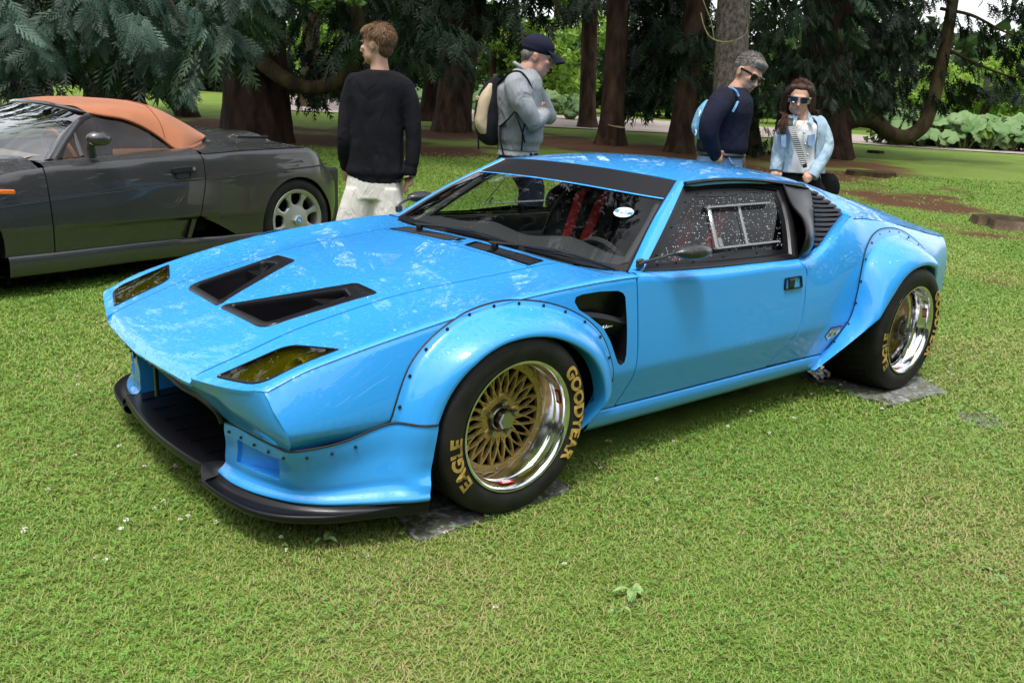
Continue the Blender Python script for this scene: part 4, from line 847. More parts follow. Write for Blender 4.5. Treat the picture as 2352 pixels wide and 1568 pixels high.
bp=n.nodes.new('ShaderNodeBump'); bp.inputs['Strength'].default_value=.8; bp.inputs['Distance'].default_value=.03; L.new(nz(90,4),bp.inputs['Height']); L.new(bp.outputs[0],b.inputs['Normal'])
V=np.stack([X,Y,Z],2); lawn=obj('lawn',V.reshape(-1,3),gridF(*V.shape[:2],flip=True),'lawn_soil'); tag(lawn,kind='structure'); attr(lawn.data,'bare',bareness(X,Y))
# gravel path beyond the trees
mat('gravel',(.36,.30,.27),.95,col2=(.27,.22,.20),vscale=30,bump=.5,bscale=140,detail=6); mat('mould_edge',(.10,.07,.045),.95,col2=(.2,.13,.08),vscale=8)
near=[(640,254),(800,262),(960,272),(1100,283),(1250,293),(1400,300),(1550,308),(1700,315),(1850,322),(1960,331),(2100,341),(2230,349),(2352,356),(2500,366)]
far=[(640,216),(800,232),(960,243),(1100,253),(1250,264),(1400,272),(1550,281),(1700,290),(1850,299),(1960,310),(2100,322),(2230,333),(2352,342),(2500,353)]
NP=np.array([on_ground(*p) for p in near]); FP=np.array([on_ground(*p) for p in far]); G=loft([NP,FP],60,10); G[:,:,2]=ground(G[:,:,0],G[:,:,1])+.03
tag(obj('path',G.reshape(-1,3),gridF(*G.shape[:2]),'gravel'),kind='structure')
GRr=np.random.default_rng(2)
# sheets laid under the tyres
m,n,b=nodes_of('wet_board'); L=n.links; tc_=n.nodes.new('ShaderNodeTexCoord')
c1=mixc(rampf(nz(9,5),.40,.62),(.16,.16,.15),(.085,.10,.04)); c1=mixc(rampf(nz(40,5),.52,.7),c1,(.42,.43,.43)); L.new(c1,b.inputs['Base Color']); L.new(rampf(nz(14,5),.3,.6),b.inputs['Roughness']); b.inputs['Metallic'].default_value=.25
bp=n.nodes.new('ShaderNodeBump'); bp.inputs['Strength'].default_value=.6; bp.inputs['Distance'].default_value=.01; L.new(nz(35,5),bp.inputs['Height']); L.new(bp.outputs[0],b.inputs['Normal'])
def board(pts,label):
    P=np.array([on_ground(*p)[:2] for p in pts]); q=densify(P,.12); k=len(q); c=q.mean(0); rows=[]
    zt=.012+.006*np.sin(np.arange(k)*1.7)
    G=[np.c_[q,np.zeros(k)-.002],np.c_[q,zt],np.c_[q*.7+c*.3,zt*.3+.007],np.c_[q*.35+c*.65,zt*0+.007]]
    mb=MB().grid(np.array(G),True); mb.add(np.concatenate([G[-1],[[*c,.007]]]),[(i,(i+1)%k,k) for i in range(k)]); o=mb.build('wheel_board','wet_board',sharp=40); tag(o,label,'board',None); return o
board([(900,1185),(955,1260),(1305,1140),(1225,1060)],'mossy grey board lying under the front tyre of the blue car')
board([(1838,868),(2040,938),(2178,905),(2055,850),(1895,838)],'wet silvery board lying under the rear tyre of the blue car')
mat('foil',(.72,.73,.74),.16,metal=1,bump=.9,bscale=30)
rb_=[o for o in bpy.data.objects if o.name.startswith('wheel_board')][-1]; q_=[on_ground(*p) for p in((1848,866),(1893,846),(1928,862),(1884,886))]; q_=np.array([[q_[0]+(q_[1]-q_[0])*u+(q_[3]-q_[0])*v+(q_[0]-q_[1]+q_[2]-q_[3])*u*v+np.array([0,0,.018+.020*(1-u)*(1-v)]) for u in np.linspace(0,1,7)] for v in np.linspace(0,1,5)]); q_[:,:,2]+=.006*GRr.normal(0,1,q_.shape[:2]); MB().grid(q_,flip=True).build('curled_corner','foil',rb_)
# small round drain lid half lost in the grass
mat('lid_grey',(.10,.10,.095),.8,col2=(.16,.15,.13),vscale=20,bump=.4,bscale=60)
p=on_ground(2255,966); MB().lathe([(.11,-.01),(.11,.006),(.095,.010),(.09,.007),(0,.008)],p,'z',24).build('drain_lid','lid_grey'); tag(bpy.data.objects['drain_lid'],'small round grey lid sunk in the lawn right of the rear board','lid')
# ---------------------------------------------------------------- grass blades and clover
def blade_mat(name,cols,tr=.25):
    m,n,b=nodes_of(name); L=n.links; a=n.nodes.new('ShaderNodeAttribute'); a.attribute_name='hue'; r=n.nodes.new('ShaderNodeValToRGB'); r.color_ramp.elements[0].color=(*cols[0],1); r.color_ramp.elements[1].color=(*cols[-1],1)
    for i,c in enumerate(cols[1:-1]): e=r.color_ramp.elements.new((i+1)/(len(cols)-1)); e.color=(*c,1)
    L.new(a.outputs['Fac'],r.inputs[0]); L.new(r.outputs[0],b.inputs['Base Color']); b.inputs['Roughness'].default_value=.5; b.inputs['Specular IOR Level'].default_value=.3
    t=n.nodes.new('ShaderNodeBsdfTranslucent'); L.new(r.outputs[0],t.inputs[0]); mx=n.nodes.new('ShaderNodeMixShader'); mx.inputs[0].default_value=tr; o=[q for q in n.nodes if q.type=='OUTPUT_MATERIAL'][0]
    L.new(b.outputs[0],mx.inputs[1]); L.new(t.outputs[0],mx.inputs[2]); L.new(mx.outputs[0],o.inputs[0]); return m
blade_mat('grass_blade',[(.36,.31,.14),(.30,.325,.095),(.225,.335,.062),(.170,.305,.046),(.118,.245,.034)])
GR=np.random.default_rng(11)
def scatter(d0,d1,dens,l0=0,l1=.74):
    """points on the visible lawn between two distances"""
    A=(d1-d0)*2*(l1-l0)*(d0+d1)/2; k=int(A*dens); d=np.sqrt(GR.random(k)*(d1**2-d0**2)+d0**2); l=(l0+(l1-l0)*GR.random(k))*GR.choice([-1,1],k)*d; x=CAM[0]+d*FWD[0]+l*RGT[0]; y=CAM[1]+d*FWD[1]+l*RGT[1]; return x,y
bx_,by_,bh,bw=[],[],[],[]
for d0,d1,dens,h,wd in((1.3,2.4,27000,.020,.0017),(2.4,3.6,17000,.021,.0022),(3.6,5.2,8500,.024,.0034),(5.2,8,3600,.026,.0046),(8,13,1500,.028,.0068),(13,19,420,.036,.011)):
    x,y=scatter(d0,d1,dens); bx_.append(x);by_.append(y);bh.append(np.full(len(x),h));bw.append(np.full(len(x),wd))
for d0,d1,dens,h,wd in((.9,3.6,4200,.026,.0042),(3.6,8,900,.032,.0085)):   # thinner lawn either side of the view
    x,y=scatter(d0,d1,dens,.74,1.35); bx_.append(x);by_.append(y);bh.append(np.full(len(x),h));bw.append(np.full(len(x),wd))
x=np.concatenate(bx_);y=np.concatenate(by_);h=np.concatenate(bh);wd=np.concatenate(bw)
car_in=(x<.33)&(x>-3.0)&(np.abs(y)<.72); bd=np.zeros(len(x),bool)
for o in [q for q in bpy.data.objects if q.name.startswith('wheel_board')]:
    vv=np.array([tuple(v.co) for v in o.data.vertices])[:,:2]; k=len(vv); 
    hullp=vv[:next((i for i in range(1,k) if abs(vv[i]-vv[0]).sum()<1e-6),k)]; bd|=inpoly(np.stack([x,y],1),hullp)
br=bareness(x,y); keep=~car_in&~bd&(GR.random(len(x))>br*.93); x,y,h,wd,br=x[keep],y[keep],h[keep],wd[keep],br[keep]
patch=noise2(x,y,.9,21,3); fine=noise2(x,y,6,31,2); h=h*(.35+.75*GR.random(len(x))**1.3)*(.70+.55*fine); k=len(x)
dry=np.clip((noise2(x,y,.55,41,3)-.47)*4.5,0,1)
hue=np.clip(.69+.46*(patch-.5)*2+GR.normal(0,.20,k)-.48*dry*GR.random(k)-.3*br,0,1); hue=np.clip(hue+.25*np.clip((depth(x,y)-6)/4,0,1),0,1); straw=GR.random(k)<(.045+.12*dry)*np.clip(1.3-depth(x,y)/9,0.15,1); hue=np.where(straw,GR.random(k)*.18,hue)
an=GR.random(k)*2*PI; ln=h*(.5+1.5*GR.random(k)); z0=ground(x,y)-.002
base=np.stack([x,y,z0],1); dr=np.stack([np.cos(an),np.sin(an),0*an],1); sd_=np.stack([-np.sin(an),np.cos(an),0*an],1)
mid=base+dr*ln[:,None]*.47+np.array([0,0,1])*(h*.62)[:,None]; tip=base+dr*ln[:,None]+np.array([0,0,1])*(h*(.75+.3*GR.random(k)))[:,None]
Vb=np.stack([base,mid+sd_*wd[:,None],mid-sd_*wd[:,None],tip],1).reshape(-1,3)
i5=np.arange(k)[:,None]*4; Tb=np.concatenate([i5+[0,1,2],i5+[2,1,3]],1).reshape(-1,3)
gr=fastmesh('grass',Vb,Tb,'grass_blade'); tag(gr,kind='stuff'); attr(gr.data,'hue',np.repeat(hue,4))
# clover: trefoils on short stalks, and white flower heads
blade_mat('clover_leaf',[(.10,.24,.035),(.14,.32,.05),(.19,.36,.075)],.2); mat('clover_white',(.72,.70,.64),.8,col2=(.5,.45,.35),vscale=200)
xs_,ys_,rs=[],[],[]
for d0,d1,dens,r in((1.3,2.6,1150,.0062),(2.6,4.2,750,.0075),(4.2,7,300,.009)):
    x,y=scatter(d0,d1,dens); xs_.append(x);ys_.append(y);rs.append(np.full(len(x),r))
x=np.concatenate(xs_);y=np.concatenate(ys_);r=np.concatenate(rs); cl=noise2(x,y,1.3,51,2); keep=(GR.random(len(x))<np.clip((cl-.36)*3.2,0.05,1))&~((x<.33)&(x>-3)&(np.abs(y)<.75))&(bareness(x,y)<.4); x,y,r=x[keep],y[keep],r[keep]; k=len(x)
bdm=np.zeros(k,bool)
for o in [q for q in bpy.data.objects if q.name.startswith('wheel_board')]:
    vv=np.array([tuple(v.co) for v in o.data.vertices])[:,:2]; bdm|=inpoly(np.stack([x,y],1),vv[:len(vv)//4])
x,y,r=x[~bdm],y[~bdm],r[~bdm]; k=len(x); z=ground(x,y)+.014+.018*GR.random(k); r=r*(.7+.6*GR.random(k)); a0=GR.random(k)*2*PI
VV=[];TT=[];hh=[]
for j in range(3):
    a=a0+j*2*PI/3; tl=(GR.random(k)-.3)*.5
    for da,rr_ in((0,.05),(-.55,.75),(-.30,1.05),(0,1.0),(.30,1.05),(.55,.75)):
        VV.append(np.stack([x+r*rr_*1.15*np.cos(a+da),y+r*rr_*1.15*np.sin(a+da),z+r*rr_*tl],1))
VV=np.stack(VV,1).reshape(-1,3); i=np.arange(k)[:,None]*18
TT=np.concatenate([i+[6*j,6*j+q,6*j+q+1] for j in range(3) for q in range(1,5)],1).reshape(-1,3)
clv=fastmesh('clover',VV,TT,'clover_leaf'); tag(clv,kind='stuff'); attr(clv.data,'hue',np.repeat(GR.random(k),18))
fl=[(95,620),(330,950),(560,1000),(585,1030),(600,1010),(520,1040),(460,1070),(395,1085),(1160,1160),(680,1140),(640,1180),(760,1080),(1560,1035),(1640,1000),(1700,960),(1870,930),(1930,905),(1960,880),(2010,950),(2110,840),(2200,860),(2240,910),(2270,960),(2140,880),(2180,870),(1760,1010),(1820,985),(1480,1110),(250,1040),(180,1060),(110,1130),(230,1300),(620,1180),(640,1270),(870,1290),(300,1230),(70,1245),(1010,1240),(1290,1320),(1110,1420),(2090,640),(2250,740),(2200,700),(1990,880),(2280,820),(340,1180),(420,1210),(540,900),(330,1100),(480,1215),(1350,1080),(1390,1040),(160,880),(60,780),(210,905)]
mb=MB(); hr=np.random.default_rng(5)
for u,v in fl:
    for _ in range(1 if hr.random()<.6 else 2):
        p=on_ground(u+hr.normal(0,14),v+hr.normal(0,8)); p[2]+=.03
        for q in range(14):
            a=hr.random()*2*PI; e=hr.random()*1.5; dv=np.array([math.cos(a)*math.cos(e),math.sin(a)*math.cos(e),math.sin(e)]); w_=np.cross(dv,[.3,.2,.9]); w_/=np.linalg.norm(w_); mb.add([p+w_*.0016,p-w_*.0016,p+dv*.0085-w_*.0017,p+dv*.0085+w_*.0017],[(0,1,2,3)])
fo=mb.build('clover_flowers','clover_white',smooth=False); tag(fo,kind='stuff')
# flat leaves of a broad weed
mat('weed_leaf',(.22,.34,.11),.6,col2=(.16,.27,.07),vscale=30,bump=.3,bscale=60)
WL=[((1450,1370),8),((1420,1410),6),((2290,1335),7),((745,1255),5)]
for (u,v),nl in WL:
    c=on_ground(u,v); pl=empty('weed',tuple(c)); tag(pl,{1450:'flattened broad-leaved weed in the lawn in front of the sill',1420:'second smaller flattened weed just below the broad-leaved one',2290:'dark flattened weed in the lawn far to the right',745:'small flat weed beside the splitter shadow'}[u],'weed')
    for q in range(nl):
        a=hr.random()*2*PI; ln_=.03+.035*hr.random(); t=np.linspace(0,1,7); wv_=.009*np.sin(PI*t)**.7; C=np.stack([np.cos(a)*ln_*t,np.sin(a)*ln_*t,.022+.012*np.sin(PI*t)],1); n_=np.array([-math.sin(a),math.cos(a),.15]); G=np.array([C-n_*wv_[:,None],C+[0,0,-.004],C+n_*wv_[:,None]])
        MB().grid(G).build('leaf','weed_leaf',pl)
# ================================================================ trees
TR=np.random.default_rng(23)
def foliage_mat(name,cols,tr=.3,rough=.55): blade_mat(name,cols,tr); MATS[name].node_tree.nodes['Principled BSDF'].inputs['Roughness'].default_value=rough
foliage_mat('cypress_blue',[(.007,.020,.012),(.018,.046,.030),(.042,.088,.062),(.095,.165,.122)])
foliage_mat('cypress_dark',[(.005,.013,.006),(.010,.026,.011),(.019,.046,.020),(.042,.085,.034)],.2)  # leaf colour lowered to carry the deep shade under the trees
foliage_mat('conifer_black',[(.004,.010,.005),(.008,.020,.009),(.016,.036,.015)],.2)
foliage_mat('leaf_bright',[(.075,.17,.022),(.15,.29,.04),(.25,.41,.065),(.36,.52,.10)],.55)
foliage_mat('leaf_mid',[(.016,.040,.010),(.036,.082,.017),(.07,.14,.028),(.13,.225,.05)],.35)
def bark(name,c1,c2,sc=5,st=(1,1,.16),bump=.9):
    mat(name,c1,.92,spec=.15,col2=c2,vscale=sc,stretch=st,bump=bump,bscale=sc*3,detail=8,ramp=(.35,.65)); nb=[q for q in MATS[name].node_tree.nodes if q.type=='BUMP'][0]; nb.inputs['Distance'].default_value=.05
bark('bark_red',(.042,.023,.015),(.012,.007,.005)); bark('bark_brown',(.080,.048,.032),(.026,.015,.010)); bark('bark_grey',(.17,.145,.125),(.055,.045,.038),16,(1,1,.6)); bark('bark_moss',(.055,.045,.018),(.024,.016,.009))
def frond_tmpl(level):
    """flat spray of scale-leaved twigs along +x, unit length; level 2 has twigs on its side shoots"""
    V=[];T=[]
    def tri(a,b,c): k=len(V); V.extend([a,b,c]); T.append((k,k+1,k+2))
    def shoot(p,ang,L,w,lev,z0):
        d=np.array([math.cos(ang),math.sin(ang)]); q=np.array([-d[1],d[0]]); f=lambda t,s,z=0:(p[0]+d[0]*L*t+q[0]*w*s,p[1]+d[1]*L*t+q[1]*w*s,z0-.20*(L*t)**1.5+z)
        tri(f(0,-.5),f(0,.5),f(.55,.45)); tri(f(0,-.5),f(.55,.45),f(.55,-.45)); tri(f(.55,-.45),f(.55,.45),f(1,0))
        if lev>0:
            nn=8 if lev==2 else (5 if level==2 else 4)
            for i in range(nn):
                t=.14+.74*i/nn
                for s in(1,-1):
                    l=L*(.50-.34*abs(t-.35)-.12*t)*(1 if lev==2 else .75); pp=(p[0]+d[0]*L*t,p[1]+d[1]*L*t); shoot(pp,ang+s*(.85-.25*t),l,w*.82,lev-1,z0-.20*(L*t)**1.5)
    shoot((0,0),0,1,.034 if level==2 else .085,level,0); return np.array(V,float),np.array(T)
def lace():
    """feathery flat spray: stem, nine pairs of swept shoots with notched edges"""
    V=[];T=[]
    def tri(*p): k=len(V); V.extend(p); T.append((k,k+1,k+2))
    zf=lambda x,y:-.22*x**1.6-.10*abs(y)**1.4
    def sh(p,ang,L,w):
        d=np.array([math.cos(ang),math.sin(ang)]); q=np.array([-d[1],d[0]]); f=lambda t,s:(p[0]+d[0]*L*t+q[0]*w*s,p[1]+d[1]*L*t+q[1]*w*s,zf(p[0]+d[0]*L*t,p[1]+d[1]*L*t))
        tri(f(0,-.5),f(0,.5),f(.6,.5)); tri(f(0,-.5),f(.6,.5),f(.6,-.5)); tri(f(.6,-.5),f(.6,.5),f(1,0))
        if L<.9:
            for t in(.3,.62):
                for s in(1,-1): tri(f(t-.10,.4*s),f(t+.08,.4*s),f(t+.30,1.3*s))
    sh((0,0),0,1,.04)
    for i in range(6):
        t=.08+.84*i/6
        for s in(1,-1): sh((t,0),s*(.80-.30*t),.46*(1-.72*t)*(.6+.4*min(1,t*5)),.042)
    return np.array(V,float),np.array(T)
TM2=lace()
TM1=frond_tmpl(1); TM0=(np.array([(0,0,0),(.35,.16,-.05),(1,0,-.2),(.35,-.16,-.05),(.2,.0,0),(.55,.30,-.14),(.5,.05,-.1),(.55,-.30,-.14)],float),np.array([(0,3,1),(1,3,2),(4,6,5),(4,7,6)]))
class Fol:
    def __init__(s): s.V=[];s.T=[];s.H=[];s.n=0
    def put(s,tm,P,D,U,L,hue):
        """copies of a template at P, along D, with its face normal near U, length L"""
        V0,T0=tm; k=len(P)
        if k==0:return
        D=D/np.linalg.norm(D,axis=1)[:,None]; S=np.cross(U,D); S/=np.linalg.norm(S,axis=1)[:,None]+1e-9; N=np.cross(D,S); L=np.broadcast_to(L,(k,))
        V=P[:,None]+L[:,None,None]*(V0[None,:,0,None]*D[:,None]+V0[None,:,1,None]*S[:,None]+V0[None,:,2,None]*N[:,None])
        s.V.append(V.reshape(-1,3)); s.T.append((T0[None]+(s.n+np.arange(k)*len(V0))[:,None,None]).reshape(-1,3)); s.H.append(np.repeat(hue,len(V0))); s.n+=k*len(V0)
    def bough(s,pts,nf,L,tm,droop=.9,spread=.9,hue=.5,hv=.18,fan=1.0):
        C=cr(pts,24); t=TR.random(nf)**.75; i=np.clip((t*23).astype(int),0,22); P=C[i]+TR.normal(0,.04*fan,(nf,3)); tg=C[i+1]-C[i]; tg/=np.linalg.norm(tg,axis=1)[:,None]
        sd_=np.cross(tg,[0,0,1]); sd_/=np.linalg.norm(sd_,axis=1)[:,None]+1e-6; a=TR.choice([-1,1],nf)*(.3+spread*TR.random(nf))
        D=tg*(.55+.3*TR.random(nf))[:,None]+sd_*a[:,None]+np.array([0,0,-1])*(droop*(.4+.9*TR.random(nf)))[:,None]
        U=np.array([0,0,1])+tg*.6+TR.normal(0,.45,(nf,3)); s.put(tm,P,D,U,L*(.6+.7*TR.random(nf)),np.clip(hue+TR.normal(0,hv,nf),0,1))
    def build(s,name,m,parent):
        o=fastmesh(name,np.concatenate(s.V),np.concatenate(s.T),m,parent); attr(o.data,'hue',np.clip(np.concatenate(s.H),0,1)); return o
def trunk_mesh(axis,rad,n=36,ridge=.10,flare=.0,seed=1,roots=0,step=.2,rf=11):
    axis=np.array(axis,float); A=cr(axis,max(12,int(np.linalg.norm(np.diff(axis,axis=0),axis=1).sum()/step))); m=len(A); s=np.concatenate([[0],np.cumsum(np.linalg.norm(np.diff(A,axis=0),axis=1))])
    r=np.interp(np.linspace(0,1,m),np.linspace(0,1,len(rad)),rad); T=np.gradient(A,axis=0); T/=np.linalg.norm(T,axis=1)[:,None]; u=np.cross(T[0],[.2,1,.1]); G=[]; a=np.linspace(0,2*PI,n,endpoint=False); rg=np.random.default_rng(seed)
    for p,t,q,h in zip(A,T,r,s):
        u=u-t*(u@t); u/=np.linalg.norm(u); v=np.cross(t,u); k=1+flare*math.exp(-max(0,h-.5)/.40)*(.75+.45*np.sin(a*roots+seed)) if flare else 1
        nz_=noise2(a/(2*PI)*rf*3,np.full(n,h*.9),1.0,seed,3); nz2=noise2(np.cos(a)*2+5,np.sin(a)*2+h*.7,1.0,seed+5,2)
        w_=k*q*(1+ridge*(nz_-.5)*2+.10*(nz2-.5)); G.append(p+w_[:,None]*(np.cos(a)[:,None]*u+np.sin(a)[:,None]*v) if np.ndim(w_) else p)
    return np.array(G)
def tree(label,u,v,wpx,utop,bk,hgt=22,group=None,flare=.45,roots=5,name='conifer_tree',ridge=.10,seed=1,depth_=None,vtop=0,taper=.55):
    """a trunk standing where pixel (u,v) meets the ground, leaning towards pixel (utop,vtop)"""
    if depth_ is None: p=on_ground(u,v)
    else: p=at_depth(u,v,depth_); 
    dep=(p-CAM)@Rn[2]; q=at_depth(utop,vtop,dep); d=(q-p); d=d/d[2]; p=p.copy(); p[2]=ground(p[0],p[1])-.05
    r=wpx/2*dep/FPX; t=empty(name,tuple(p)); tag(t,label,'tree',group); ax=[-d*.5,d*hgt*.15,d*hgt*.4,d*hgt]
    MB().grid(trunk_mesh(ax,[r*1.05,r*.98,r*.9,r*.8,r*.62,r*taper*.6],flare=flare,roots=roots,seed=seed,ridge=ridge),True,flip=False).build('trunk',bk,t,sharp=180)
    t['dep']=dep; t['r']=r; return t,p,d,dep,r
def loc(t,P): return np.asarray(P)-np.array(t.location)
def limb(t,pts,rad,bk,name='branch',seed=3,n=16,ridge=.06): MB().grid(trunk_mesh(loc(t,pts),rad,n=n,seed=seed,ridge=ridge,step=.1),True).build(name,bk,t,sharp=180)
def crown(t,fol,m,name='crown'): 
    fol.V=[v-np.array(t.location) for v in fol.V]; return fol.build(name,m,t)
def boughs_px(f,lst,dep,nf,L,tm,hue=.5,jd=.6,**k):
    for pts in lst:
        d0=dep+TR.normal(0,jd); f.bough([at_depth(u,v,d0+.25*i*TR.normal(0,1)) for i,(u,v) in enumerate(pts)],nf,L,tm,hue=hue+TR.normal(0,.10),**k)
def rand_boughs(f,box,dep,nb,nf,L,tm,hue=.4,jd=1.2,lenpx=120,**k):
    """drooping boughs scattered over a patch of the crown; box in pixels at that distance"""
    for _ in range(nb):
        u=box[0]+(box[2]-box[0])*TR.random(); v=box[1]+(box[3]-box[1])*TR.random(); s=TR.choice([-1,1]); l=lenpx*(.6+.7*TR.random()); d0=dep+TR.normal(0,jd)
        P=[at_depth(u-s*l*.5,v-l*.18,d0),at_depth(u,v,d0+TR.normal(0,.2)),at_depth(u+s*l*.5,v+l*.35,d0+TR.normal(0,.4))]; f.bough(P,nf,L,tm,hue=hue+TR.normal(0,.12),**k)
def top_cover(f,c,r,z0,z1,nb,nf,L,tm,hue=.4,drop=.35):
    z1=z1+9; nb=int(nb*1.9); nf=int(nf*.9); L=L*1.35; r=r*1.1
    """whorls of boughs round a trunk above the frame"""
    for _ in range(nb):
        a=TR.random()*2*PI; z=z0+(z1-z0)*TR.random(); rr=r*(1.15-.6*(z-z0)/(z1-z0))*(.7+.5*TR.random()); d=np.array([math.cos(a),math.sin(a),0]); f.bough([c+[0,0,z],c+d*rr*.55+[0,0,z+.05],c+d*rr+[0,0,z-drop*rr*.6]],nf,L,tm,hue=hue)
# --- T1: broad dark trunk behind the grey car, with the hanging U-shaped limb
t,p,d,dep,r=tree('massive dark trunk with a U-shaped hanging limb behind the grey convertible',592,326,140,580,'bark_red',seed=4,flare=.16,roots=6)
U=[(535,40),(560,90),(600,140),(660,185),(715,203),(770,190),(812,150),(828,95),(822,40),(800,-40)]
limb(t,[at_depth(u,v,dep-.75-.06*min(i,9)) for i,(u,v) in enumerate(U)],[.19,.18,.165,.155,.15,.14,.13],'bark_moss',seed=8)
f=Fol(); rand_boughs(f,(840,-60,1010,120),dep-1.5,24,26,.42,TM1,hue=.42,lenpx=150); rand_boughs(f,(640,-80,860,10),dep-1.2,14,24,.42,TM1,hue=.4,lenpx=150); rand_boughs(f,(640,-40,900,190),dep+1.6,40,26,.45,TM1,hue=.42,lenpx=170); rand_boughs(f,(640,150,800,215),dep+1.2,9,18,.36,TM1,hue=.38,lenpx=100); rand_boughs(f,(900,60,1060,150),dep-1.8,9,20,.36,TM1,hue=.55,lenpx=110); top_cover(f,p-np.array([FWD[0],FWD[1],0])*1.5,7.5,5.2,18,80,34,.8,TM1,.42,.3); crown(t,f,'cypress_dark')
t1=t
# --- blue-green cypress hanging in from the left, black trunk
t,p,d,dep,r=tree('cypress with blue-green drooping sprays over the orange soft top',265,262,118,262,'bark_red',seed=9,flare=.3)
limb(t,[at_depth(u,v,dep+.5) for u,v in((325,150),(365,195),(410,230),(440,285))],[.34,.33,.33,.36],'bark_red',seed=5)
limb(t,[at_depth(u,v,dep+1.5) for u,v in((60,120),(70,170),(75,215),(70,270))],[.55,.55,.6,.7],'bark_red',seed=6)
f=Fol(); ND=8.6
NB=[[(30,5),(45,50),(42,95)],[(0,150),(20,175),(15,225)],[(150,20),(180,40),(125,70)],[(160,75),(210,40),(230,100)],[(205,40),(270,42),(320,110)],[(230,45),(290,60),(318,120)],[(290,20),(350,35),(385,60)],[(420,145),(425,185),(418,228)],[(425,150),(410,190),(405,225)],[(445,60),(500,85),(545,120)],[(455,75),(500,110),(552,135)],[(400,40),(440,60),(470,110)],[(330,95),(370,105),(395,150)],[(350,110),(385,115),(350,165)],[(345,-20),(365,10),(355,55)],[(500,-20),(525,15),(545,40)],[(470,-10),(500,20),(520,45)],[(600,-30),(630,5),(640,30)],[(60,110),(80,125),(70,150)],[(180,110),(200,125),(190,150)],[(95,60),(140,60),(185,85)],[(0,40),(15,60),(12,110)],[(560,-25),(585,5),(590,30)]]
NB=[[(u,v-34) for u,v in q] for q in NB]; boughs_px(f,NB,ND,50,.25,TM2,hue=.50,hv=.26,jd=.35,droop=1.0,spread=.8)
crown(t,f,'cypress_blue')
f=Fol(); rand_boughs(f,(-80,-40,540,130),ND+2.6,64,26,.40,TM1,hue=.40,lenpx=150); rand_boughs(f,(-40,130,380,170),ND+3.2,14,18,.36,TM1,hue=.25,lenpx=110); top_cover(f,p-np.array([FWD[0],FWD[1],0])*3.0,6.5,4.8,17,74,30,.8,TM1,.42,.3); crown(t,f,'cypress_dark','inner_crown')  # inner boughs coloured darker to paint the shade behind the sprays
limb(t,[at_depth(u,v,ND+.2) for u,v in((170,-30),(215,20),(300,40))],[.02,.015,.008],'bark_brown','twig',n=6); limb(t,[at_depth(u,v,ND+.2) for u,v in((380,-20),(430,60),(500,90))],[.02,.015,.008],'bark_brown','twig',n=6)
# --- pine twig tips near the top
t,p,d,dep,r=tree('slim dark trunk with pine tips at the very top beside the U-shaped limb',712,246,40,715,'bark_moss',flare=.7,seed=12)
f=Fol()
for u,v in((705,5),(735,25),(750,12),(815,10),(690,-5),(775,0)):
    c=at_depth(u,v,9.0); k=46; D=TR.normal(0,1,(k,3)); D[:,2]=np.abs(D[:,2])*.6; f.put(TM0,np.repeat([c],k,0),D,TR.normal(0,1,(k,3)),.13,np.clip(.75+TR.normal(0,.15,k),0,1))
V0=f.V; crown(t,f,'leaf_mid')
f=Fol(); rand_boughs(f,(690,190,800,225),dep-1,7,14,.5,TM1,hue=.3,lenpx=70); top_cover(f,p,4,5,11,20,20,.7,TM1,.4); crown(t,f,'cypress_dark','inner_crown')
# --- T2 pair
t,p,d,dep,r=tree('tall reddish trunk with flared foot standing left of the capped man',1036,302,78,1070,'bark_brown',seed=15,flare=.32,roots=5)
f=Fol(); rand_boughs(f,(1090,-80,1225,55),dep-1,20,22,.7,TM1,hue=.62,lenpx=110); rand_boughs(f,(980,-80,1060,40),dep-2,9,22,.6,TM1,hue=.5,lenpx=90); top_cover(f,p,5,6.5,12,40,28,.7,TM1,.45); crown(t,f,'cypress_dark')
t,p,d,dep,r=tree('dark narrow trunk half hidden behind the tall reddish one',985,278,42,1015,'bark_red',seed=16,flare=.4)
f=Fol(); rand_boughs(f,(930,20,1010,150),dep-1,12,20,.7,TM1,hue=.4,lenpx=100); top_cover(f,p,4,6,12,20,20,.8,TM1,.4); crown(t,f,'cypress_dark')
# --- T3, T4
t,p,d,dep,r=tree('straight slender trunk between the capped man and the stubbed trunk',1348,294,36,1356,'bark_brown',seed=17,flare=.5)
f=Fol(); rand_boughs(f,(1290,-60,1420,30),dep-.5,14,20,.7,TM1,hue=.6,lenpx=100); top_cover(f,p,4,6.5,12,24,22,.8,TM1,.45); crown(t,f,'cypress_dark')
t,p,d,dep,r=tree('leaning reddish trunk with a sawn-off stub near its foot',1402,332,52,1422,'bark_brown',seed=18,flare=.55)
a=at_depth(1408,328,dep-.25); b=at_depth(1416,291,dep-.42); MB().grid(trunk_mesh([a-p,(a+b)/2-p,b-p],[.27,.25,.24],n=20,seed=3,ridge=.12),True).build('stub','bark_brown',t,sharp=180)
ax=(b-a)/np.linalg.norm(b-a); e=np.cross(ax,[0,1,0]); e/=np.linalg.norm(e); g2=np.cross(ax,e); mat('cut_wood',(.27,.25,.10),.9,col2=(.16,.15,.06),vscale=10); MB().add([b-p+ax*.012+.25*(math.cos(q)*e+math.sin(q)*g2) for q in np.linspace(0,2*PI,20,endpoint=False)],[tuple(range(20))]).build('cut_face','cut_wood',t)
f=Fol(); rand_boughs(f,(1450,-60,1600,110),dep+1,24,22,.7,TM1,hue=.42,lenpx=120); rand_boughs(f,(1430,100,1560,230),dep+4,14,18,.8,TM1,hue=.42,lenpx=90); top_cover(f,p,4.5,6,12,30,24,.8,TM1,.42); crown(t,f,'cypress_dark')
